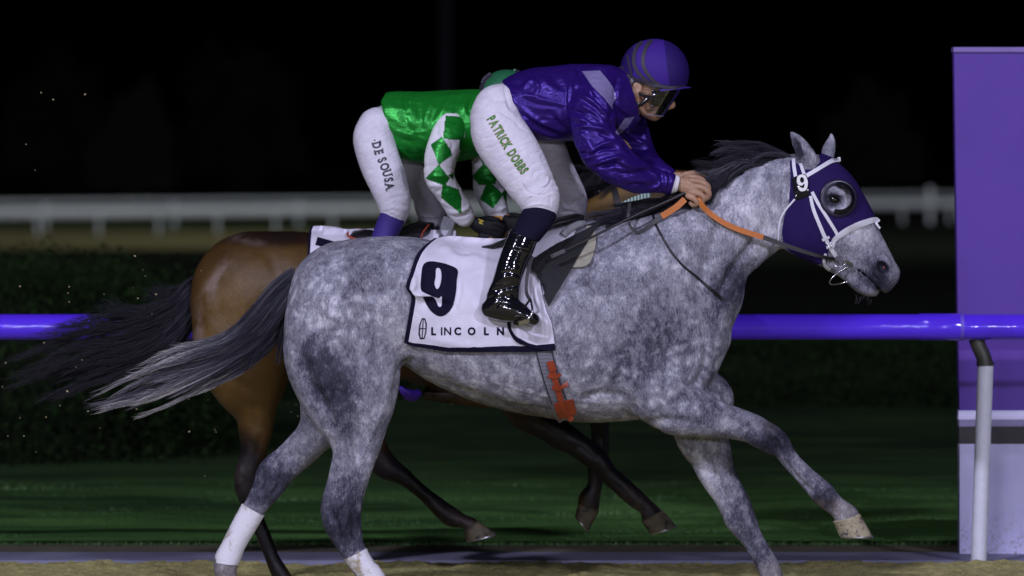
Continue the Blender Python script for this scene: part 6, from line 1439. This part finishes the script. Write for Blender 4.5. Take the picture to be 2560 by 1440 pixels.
# saddle cloth number 1
SC2 = thing('saddle_cloth', 'white saddle cloth with navy trim and number 1 on the bay horse', 'saddle cloth', W(900, 620, YB-0.25))
NB, NS = 30, 60
rows = [[((772-10*t)*(1-s)+(1140)*s, 586+270*t-6*math.sin(s*3.1)*(1-t)) for s in np.linspace(0, 1, NS)] for t in np.linspace(0, 1, NB)]
G, Nn, _ = drape(rows, btree, 0.012, YB-0.2)
Pg = np.array([p for r in rows for p in r]); G = G+Nn*(0.006*fbm(np.stack([Pg[:, 0]/35, Pg[:, 1]/60, Pg[:, 0]*0], 1), 2)).reshape(NB, NS)[:, :, None]
over = []
for y in (YB-0.09, YB-0.04, YB+0.02, YB+0.08, YB+0.15):
    row = []
    for j in range(NS):
        x = G[0, j, 0]+0.006; yy = max(y, G[0, j, 1]+0.01)
        q = btree.ray_cast(Vector((x, yy, 2.6)), Vector((0, 0, -1))); z = q[0][2]+0.022+0.014*math.exp(-((j-8)/8)**2) if q[0] is not None else G[0, j, 2]
        row.append((x, yy, z))
    over.append(row)
Go = np.array(over[::-1]); No = np.zeros_like(Go); No[:, :, 2] = 1
GG = np.vstack([Go, G]); NN = np.vstack([No, Nn]); v, F = slab(GG, NN, 0.003); nr, nc = GG.shape[:2]
fm = []
for i in range(nr-1):
    for j in range(nc-1): fm += [1 if (j < 1 or i > nr-3) else 0]*2
fm += [1]*(len(F)-len(fm)); obj('cloth', v, F, clothm, SC2, mats=[navycloth], fmat=fm); c2 = bvh(v, F)
v, F = shape2d([[(794, 592), (862, 611), (900, 640), (880, 650), (826, 622), (788, 612)]], 8); v, F = decal(v, F, c2, 0.004, YB-0.2); obj('number', v, F, navycloth, SC2)
S2 = thing('saddle', 'small dark saddle with red piping on the bay horse', 'saddle', W(960, 600, YB))
rg = []
for px, py, rx_, rz_ in ((868, 588, 0.05, 0.012), (885, 584, 0.10, 0.030), (930, 586, 0.13, 0.032), (1000, 584, 0.13, 0.032), (1045, 572, 0.11, 0.045), (1085, 568, 0.06, 0.03)):
    c = W(px, py, YB); th = np.linspace(0, 2*math.pi, 24, endpoint=False); rg.append(np.stack([np.full(24, c[0]), YB+rx_*np.cos(th)*1.2, c[2]-0.01+rz_*np.sin(th)], 1))
v, F = loft(rg); obj('seat', v, F, blacklea, S2)
redm = plain('red_piping', (0.35, 0.05, 0.02), 0.5)
v, F = tube(catmull([W(935, 603, YB-0.15), W(890, 598, YB-0.135), W(868, 587, YB-0.10), W(880, 576, YB-0.03), W(900, 572, YB+0.04)], 5), 0.005, 8); obj('piping', v, F, redm, S2)
v, F = tube(catmull([W(1052, 600, YB-0.17), W(1058, 580, YB-0.15), W(1072, 562, YB-0.11)], 5), 0.0035, 8); obj('piping', v, F, redm, S2)
v, F = strap([(1125, 560), (1118, 580), (1110, 610), (1100, 660)], 30, btree, 0.012, 0.014); obj('pad', v, F, fleece, S2)
t = thing('ribbon', 'small bright purple wrap glimpsed under the flank of the grey horse', 'wrap', W(1022, 985, YB-0.1))
m = plain('bright_purple', (0.08, 0.025, 0.55), 0.55)
v, F = tube(catmull([W(1000, 968, YB-0.12), W(1012, 980, YB-0.12), W(1030, 990, YB-0.11), W(1048, 984, YB-0.09)], 5), np.interp(np.arange(16), [0, 4, 8, 15], [0.005, 0.014, 0.024, 0.020]), 14)
v = folds(np.array(v), np.array([f for f in F if len(f) == 4]), 0.006, 30, (1, 1, 1), 3); obj('wrap', v, F, m, t)

# ================================================================ GREEN RIDER
J2 = thing('person', 'jockey in green silks with diamond sleeves and green helmet crouching on the bay horse', 'person', W(1050, 600, YB))
f = Field((W(870, 0, YB)[0], YB-0.42, W(0, 800, YB)[2]), (W(1420, 0, YB)[0], YB+0.42, W(0, 160, YB)[2]), 0.0055)
c4 = lambda l: C3(l, 860, 150, 3.064)
f.chain(stations([(985, 250, 1010, 350, YB, 60), (1080, 245, 1090, 360, YB, 70), (1150, 250, 1150, 340, YB, 60)]), 0.03)
f.chain(cst([(1180, 290, 30, YB, 30), (1225, 270, 34, YB, 34), (1255, 245, 38, YB, 38), (1262, 225, 50, YB, 38)]), 0.02)
f.chain(cst([(1285, 250, 20, YB, 30), (1280, 275, 18, YB, 22), (1262, 290, 14, YB, 18)]), 0.02); f.chain(cst([(1298, 245, 6, YB, 7), (1304, 262, 7, YB, 9)]), 0.008)
for s, el, wr in ((-1, (1100, 440), (1155, 530)), (1, (1215, 430), (1245, 530))):
    f.chain(cst([(1135, 300, 20, YB+s*0.11, 20), (el[0], el[1], 18, YB+s*0.2, 18), (wr[0], wr[1], 14, YB-0.16 if s < 0 else YB+0.1, 14), (wr[0]+30, wr[1]+22, 13, YB-0.16 if s < 0 else YB+0.08, 12)]), 0.02)
    kx = 0 if s < 0 else 1
    f.chain(cst([(945+20*kx, 330+12*kx, 36-8*kx, YB+s*0.09, 36-8*kx), (985+85*kx, 500-10*kx, 18, YB+s*0.225, 18), (950+100*kx, 600, 15, YB+s*0.29, 15), (915+100*kx, 720, 13, YB+s*0.32, 12)]), 0.015)
v, F = f.mesh(1); obj('body', v, F, skinm, J2)
glovem = plain('black_glove', (0.007, 0.007, 0.010), 0.6, spec=0.25, nscale=120, nstr=0.3)
for s in (-1, 1):
    ox, oy, Y = (0, 0, YB-0.165) if s < 0 else (62, -8, YB+0.08)
    f = Field(W(1150+ox, 640+oy, Y)-[0, 0.07, 0], W(1290+ox, 510+oy, Y)+[0, 0.07, 0], 0.003)
    f.chain(cst([(1182+ox, 556+oy, 15, Y, 13), (1205+ox, 566+oy, 21, Y-0.004, 14), (1226+ox, 572+oy, 22, Y-0.006, 14)]), 0.012)
    for k in range(4):
        a, b = 1222-6*k+ox, 558+11*k+oy
        f.chain(cst([(a, b, 9, Y-0.010, 9), (a+24, b+3, 9, Y-0.014, 9), (a+38, b+12, 8.5, Y-0.010, 8.5), (a+32, b+24, 8, Y+0.004, 8), (a+22, b+26, 7.5, Y+0.012, 7.5)]), 0.004)
    f.chain(cst([(1198+ox, 552+oy, 10, Y+0.014, 9), (1222+ox, 548+oy, 9.5, Y+0.018, 9), (1244+ox, 552+oy, 8.5, Y+0.014, 8)]), 0.006)
    v, F = f.mesh(1); g = obj('glove', v, F, glovem, J2)
    if s < 0:
        gt_ = bvh(v, F); yel = plain('yellow_mark', (0.55, 0.42, 0.03), 0.5, nstr=0)
        for l in (C3([(1030, 1215), (1068, 1230), (1070, 1240), (1050, 1240), (1052, 1250), (1066, 1252), (1064, 1260), (1036, 1252), (1034, 1240), (1050, 1232), (1030, 1226)], 860, 150, 3.064),):
            vv, F2 = shape2d([l], 5); vv, F2 = decal(vv, F2, gt_, 0.002, YB-0.17); obj('emblem', vv, F2, yel, g)
v, F = tube([W(1220, 548, YB+0.03), W(1240, 545, YB+0.03), W(1256, 546, YB+0.03)], [0.010, 0.012, 0.010], 10); obj('wrist_band', v, F, plain('orange_band', (0.5, 0.22, 0.03), 0.5), J2)
# green jacket
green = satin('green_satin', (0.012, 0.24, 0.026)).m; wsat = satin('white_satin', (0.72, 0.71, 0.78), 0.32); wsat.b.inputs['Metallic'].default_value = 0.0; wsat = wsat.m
f = Field((W(930, 0, YB)[0], YB-0.36, W(0, 440, YB)[2]), (W(1290, 0, YB)[0], YB+0.36, W(0, 205, YB)[2]), 0.005)
f.chain(stations([(962, 242, 940, 340, YB, 88), (985, 230, 985, 362, YB, 98), (1020, 230, 1020, 398, YB, 108), (1065, 230, 1072, 408, YB, 112), (1115, 227, 1125, 405, YB, 116), (1165, 225, 1170, 395, YB, 112), (1205, 226, 1215, 360, YB, 92), (1235, 235, 1240, 320, YB, 60)]), 0.02)
f.half(W(956, 262, YB), (-1, 0, -0.25)) 
f.half(W(962, 240, YB), (-1, 0, 0.5))
v, F = f.mesh(1); v = folds(v, F, 0.005, 9, (1.3, 1, 0.6), 31)
L = [(c4(l), w, a*1.6) for l, w, a in [([(480, 250), (470, 330), (490, 420)], 6, -4), ([(520, 250), (500, 340)], 6, 4), ([(440, 400), (500, 520), (560, 600)], 8, -4), ([(560, 330), (590, 450), (580, 560)], 9, -4), ([(700, 280), (640, 400), (610, 520)], 8, 4), ([(760, 260), (700, 380), (650, 500)], 7, -4), ([(860, 240), (780, 350), (730, 440)], 7, 4), ([(920, 260), (860, 340), (860, 430)], 7, -4), ([(980, 240), (920, 320), (930, 440)], 6, 4), ([(1010, 260), (960, 340), (960, 430)], 5, -4),
     ([(290, 480), (400, 540), (560, 590), (640, 620)], 6, 4), ([(300, 540), (420, 600), (560, 640)], 6, -4), ([(350, 600), (450, 700), (560, 780)], 5, 3.5), ([(320, 330), (420, 380), (540, 360)], 7, 3), ([(460, 560), (640, 550)], 4, 2), ([(880, 760), (960, 740), (1040, 680)], 7, -4), ([(860, 720), (950, 690), (1030, 640)], 6, 4), ([(540, 560), (560, 680), (600, 780)], 8, -4)]]
v = strokes(v, F, L); obj('jacket', v, F, green, J2)
def sl_mesh(fn, dia, name):
    f = Field(*fn[0], 0.0045)
    for st, k in fn[1]: f.chain(st, k)
    v, F = f.mesh(1); v = folds(v, F, 0.003, 20, (1, 1, 1.2), 7); v = strokes(v, F, [(c4(l), w, a*1.5) for l, w, a in fn[2]])
    fc = proj(v[F].mean(1)); mk = np.zeros(len(F), int)
    for d in dia:
        q = np.array(c4(d)); q = q.mean(0)+(q-q.mean(0))*1.18; mk |= inpoly(fc, q).astype(int)
    n = vnormals(v, F)[F].mean(1); back = n[:, 1] > 0.1
    q = v[F].mean(1); u = (q[:, 0]*9+q[:, 2]*7); w = (q[:, 2]*9-q[:, 0]*3); mk[back] = ((np.floor(u)+np.floor(w)) % 2)[back]
    obj(name, v, F, wsat, J2, mats=[green], fmat=mk)
sl_mesh((((W(1050, 0, YB)[0], YB-0.36, W(0, 570, YB)[2]), (W(1200, 0, YB)[0], YB-0.02, W(0, 285, YB)[2])),
    [(stations([(1088, 320, 1166, 318, YB-0.17, 38), (1074, 350, 1158, 352, YB-0.205, 42), (1062, 395, 1142, 392, YB-0.225, 42), (1061, 440, 1136, 436, YB-0.23, 40), (1078, 472, 1142, 455, YB-0.222, 36), (1100, 502, 1160, 488, YB-0.205, 34), (1118, 532, 1176, 512, YB-0.188, 32), (1138, 552, 1184, 530, YB-0.178, 26)]), 0.01)],
    [([(630, 920), (700, 940), (790, 960)], 5, -4), ([(650, 960), (720, 960), (760, 980)], 5, 4), ([(700, 1010), (740, 1000)], 4, -3), ([(640, 880), (720, 890), (830, 880)], 5, 4), ([(780, 600), (830, 640), (820, 720)], 4, -3), ([(780, 1150), (860, 1170), (960, 1130)], 5, 4), ([(800, 1190), (880, 1200), (980, 1170)], 4, -4), ([(740, 1080), (800, 1120)], 4, 3), ([(720, 500), (710, 560), (740, 600)], 6, -4)]),
    [[(790, 440), (935, 450), (905, 600), (772, 592)], [(678, 655), (752, 603), (808, 690), (818, 722), (732, 787)], [(638, 905), (728, 815), (798, 905), (766, 955)], [(765, 960), (872, 1000), (892, 1060), (886, 1160), (758, 1055)], [(890, 605), (960, 600), (940, 660), (888, 685)], [(800, 880), (840, 870), (835, 915)]], 'sleeve')
sl_mesh((((W(1165, 0, YB)[0], YB+0.0, W(0, 560, YB)[2]), (W(1310, 0, YB)[0], YB+0.34, W(0, 340, YB)[2])),
    [(stations([(1178, 370, 1255, 370, YB+0.18, 38), (1180, 405, 1262, 405, YB+0.20, 40), (1182, 440, 1264, 440, YB+0.20, 38), (1184, 470, 1266, 470, YB+0.18, 36), (1198, 500, 1266, 500, YB+0.14, 34), (1212, 530, 1270, 525, YB+0.11, 32), (1222, 545, 1272, 540, YB+0.1, 26)]), 0.01)],
    [([(1100, 1190), (1180, 1180), (1260, 1180)], 5, -4), ([(1090, 1150), (1170, 1150), (1250, 1130)], 5, 4)]),
    [[(1040, 720), (1115, 740), (1065, 802)], [(1070, 808), (1162, 870), (1150, 942), (1040, 948), (998, 890)], [(1100, 948), (1132, 958), (1207, 1030), (1140, 1120), (1053, 1060)], [(1213, 1022), (1250, 985), (1254, 1075), (1238, 1085)]], 'sleeve')
# breeches
f = Field((W(870, 0, YB)[0], YB-0.34, W(0, 575, YB)[2]), (W(1130, 0, YB)[0], YB+0.34, W(0, 245, YB)[2]), 0.005)
f.chain(stations([(1010, 262, 1015, 345, YB, 78), (965, 262, 985, 345, YB, 84), (925, 278, 975, 345, YB, 86)]), 0.03)
f.chain(stations([(898, 300, 985, 330, YB-0.09, 58), (884, 335, 985, 350, YB-0.12, 58), (889, 375, 992, 378, YB-0.15, 54), (904, 420, 1006, 418, YB-0.175, 48), (920, 455, 1016, 450, YB-0.195, 44), (936, 490, 1024, 482, YB-0.21, 42), (948, 518, 1026, 512, YB-0.22, 42), (954, 532, 1014, 552, YB-0.225, 38)]), 0.02)
f.chain(stations([(920, 330, 1010, 340, YB+0.09, 56), (960, 400, 1050, 395, YB+0.15, 50), (1005, 450, 1072, 440, YB+0.19, 46), (1030, 490, 1098, 478, YB+0.21, 44), (1038, 520, 1115, 515, YB+0.22, 42), (1052, 548, 1116, 548, YB+0.225, 38)]), 0.02)
v, F = f.mesh(1); v = folds(v, F, 0.0014, 20, (0.8, 0.8, 1.6), 12)
v = strokes(v, F, [(c4(l), w, a*1.6) for l, w, a in [([(290, 1110), (360, 1060), (480, 1040)], 4, -3), ([(290, 1150), (380, 1130), (490, 1160)], 4, 3), ([(380, 1080), (440, 1110), (500, 1120)], 4, -3), ([(330, 1150), (400, 1180), (460, 1220)], 4, 3), ([(420, 1000), (460, 1020), (500, 1060)], 4, 2.5), ([(180, 850), (260, 830)], 4, -2), ([(120, 640), (200, 630)], 4, -2), ([(460, 560), (520, 640), (480, 760)], 5, -3), ([(560, 820), (600, 900), (560, 960)], 6, -3), ([(440, 700), (470, 850), (500, 1000)], 7, -5), ([(560, 1090), (660, 1060), (740, 1080)], 5, -3), ([(560, 1180), (660, 1200), (770, 1190)], 5, 3)]])
obj('breeches', v, F, br, J2); b2 = bvh(v, F)
# name with slab serifs
def serif_letters():
    pth = catmull(c4([(262, 668), (272, 720), (296, 770), (318, 830), (338, 890), (350, 960), (352, 985)]), 10); Ls = np.concatenate([[0], np.cumsum(np.hypot(*np.diff(pth, axis=0).T))])
    at_ = {'D': (262, 655), 'E': (280, 705), 'S': (300, 762), 'O': (318, 812), 'U': (328, 862), 's': (336, 912), 'A': (342, 965)}
    seq = [('D', 652), ('E', 706), ('S', 765), ('O', 817), ('U', 867), ('S', 917), ('A', 967)]
    for ch, cy in seq:
        y = 150+cy/3.064; px = np.interp(y, pth[:, 1], pth[:, 0]) if y > pth[0, 1] else pth[0, 0]-3; 
        x2 = np.interp(y+3, pth[:, 1], pth[:, 0]); d = np.array([max(x2-px, 0.6) if y > pth[0, 1] else 0.8, 3]); d /= np.hypot(*d); n = np.array([d[1], -d[0]])
        v, F = text2d(ch, 0.045); parts = [(v, [tuple(f_) for f_ in F])]
        w = v[:, 0].max()-v[:, 0].min(); x0 = v[:, 0].min()
        for sx in ({'D': [0.1], 'E': [0.1], 'U': [0.08, 0.92], 'A': [0.05, 0.95]}.get(ch, [])):
            for yy in ({'U': [0.70], 'A': [0.02]}.get(ch, [0.02, 0.70])):
                c = x0+w*sx; parts.append((np.array([(c-0.17, yy-0.035, 0), (c+0.17, yy-0.035, 0), (c+0.17, yy+0.05, 0), (c-0.17, yy+0.05, 0)]), [(0, 1, 2, 3)]))
        v, F = join(parts); xs = (v[:, 0]-x0-w/2)/0.72*22*0.72; hy = (v[:, 1]-0.36)/0.72*22
        q = np.stack([px+d[0]*xs+n[0]*hy, y+d[1]*xs+n[1]*hy, xs*0], 1); vv, F = decal(q, F, b2, 0.0016, YB-0.2); obj('letter', vv, F, darkl, J2)
    v, F = shape2d([c4([(226, 608), (242, 610), (240, 620), (228, 618)])], 5); v, F = decal(v, F, b2, 0.0016, YB-0.2); obj('letter', v, F, darkl, J2)
serif_letters()
socp = plain('purple_sock', (0.035, 0.018, 0.19), 0.7, nscale=250, nstr=0.3)
for s in (-1, 1):
    pr = [(956, 522, 1016, 545, YB+s*0.225, 34), (948, 540, 1010, 560, YB+s*0.24, 34), (934, 575, 998, 585, YB+s*0.265, 33), (925, 605, 985, 612, YB+s*0.285, 32), (915, 640, 972, 645, YB+s*0.295, 30)]
    if s > 0: pr = [(a+100, b+4, c+96, d+2, e, g) for a, b, c, d, e, g in pr]
    v, F = loft(sleeve(pr, 28, 5)); obj('sock', v, F, socp, J2)
    ox = 0 if s < 0 else 100
    f = Field((W(860+ox, 0, YB)[0], min(YB+s*0.2, YB+s*0.42), W(0, 810, YB)[2]), (W(1060+ox, 0, YB)[0], max(YB+s*0.2, YB+s*0.42), W(0, 610, YB)[2]), 0.004)
    f.chain(stations([(914+ox, 625, 978+ox, 630, YB+s*0.29, 33), (902+ox, 680, 965+ox, 682, YB+s*0.31, 30), (890+ox, 715, 955+ox, 718, YB+s*0.32, 24)]), 0.004); f.chain(stations([(885+ox, 730, 885+ox, 775, YB+s*0.32, 20), (920+ox, 722, 920+ox, 782, YB+s*0.325, 24), (960+ox, 740, 955+ox, 786, YB+s*0.33, 24), (995+ox, 765, 992+ox, 792, YB+s*0.335, 18)]), 0.01)
    v, F = f.mesh(1); obj('boot', v, F, bootm, J2)
# green helmet
f = Field((W(1180, 0, YB)[0], YB-0.14, W(0, 300, YB)[2]), (W(1350, 0, YB)[0], YB+0.14, W(0, 155, YB)[2]), 0.004)
f.blob(1268, 246, YB, 74, 72, 62, 20, 0.002); f.half(W(1260, 262, YB), (-0.3, 0, -1.0))
v, F = f.mesh(2); HG2 = obj('helmet', v, F, plain('helmet_green', (0.018, 0.13, 0.055), 0.45, nscale=200, nstr=0.1), J2); h2 = bvh(v, F)
v, F = strap([(1228, 186), (1212, 200), (1204, 225), (1206, 250)], 9, h2, 0.003, 0.001); obj('band', v, F, elas, HG2)
v, F = strap([(1290, 176), (1300, 188), (1306, 210)], 7, h2, 0.003, 0.001); obj('band', v, F, elas, HG2)
v, F = ellip(W(1287, 176, YB), 0.008, 0.008, 0.006); obj('button', v, F, plain('helmet_button', (0.1, 0.25, 0.16), 0.4), HG2)

# ================================================================ FLUNG DIRT
clodm = plain('clod', (0.36, 0.30, 0.17), 0.95, nscale=300, nstr=0.4, var=0.3)
spots = [(103, 232, 5), (133, 249, 5), (213, 236, 5), (65, 361, 3), (337, 640, 5), (88, 426, 3), (50, 716, 5), (173, 717, 5), (170, 733, 4), (173, 755, 4), (345, 746, 4), (390, 736, 5), (380, 785, 3), (110, 857, 5), (14, 907, 5), (190, 918, 3), (205, 900, 3), (168, 978, 6), (150, 1014, 4), (220, 1028, 4), (115, 1043, 4), (300, 1012, 3), (342, 1023, 5), (50, 1045, 3), (6, 967, 4),
    (502, 960, 7), (497, 975, 6), (480, 980, 7), (472, 998, 3), (520, 1000, 2.5), (542, 988, 2.5), (540, 1080, 4), (473, 1079, 5), (537, 1074, 3), (745, 1040, 5), (748, 998, 5), (740, 1012, 3), (752, 1020, 2.5), (720, 1008, 2.5), (728, 1030, 2.5), (760, 990, 2.5), (750, 966, 2.5), (512, 1190, 3), (357, 675, 3), (503, 677, 3), (363, 690, 2.5), (260, 736, 3), (333, 720, 2), (60, 1090, 4), (90, 1130, 3), (250, 1070, 3), (1130, 1011, 5), (1108, 1013, 3), (20, 1090, 3), (600, 1350, 3)]
proto = None
for i, (px, py, r_) in enumerate(spots):
    Y = RNG.uniform(0.2, 0.75) if px < 1000 else 0.5
    if proto is None:
        v, F = ellip((0, 0, 0), 1.0, 0.7, 0.6, 0, 12, 8); v = np.array(v); v *= (1+0.35*fbm(v*1.3+3, 2))[:, None]; o = obj('dirt_clod', v, F, clodm); proto = o
    else: o = proto.copy(); COL.objects.link(o)
    o.location = tuple(W(px, py, Y)); s = r_*0.62*(CAM_D+Y)/FPX; o.scale = (s, s, s); o.rotation_euler = (RNG.rand()*6, RNG.uniform(-0.5, 0.5), RNG.rand()*6)
    tag(o, 'tiny pale clod of dirt flying in the air behind the galloping horses', 'dirt clod', 'dirt clods flung up behind the horses')
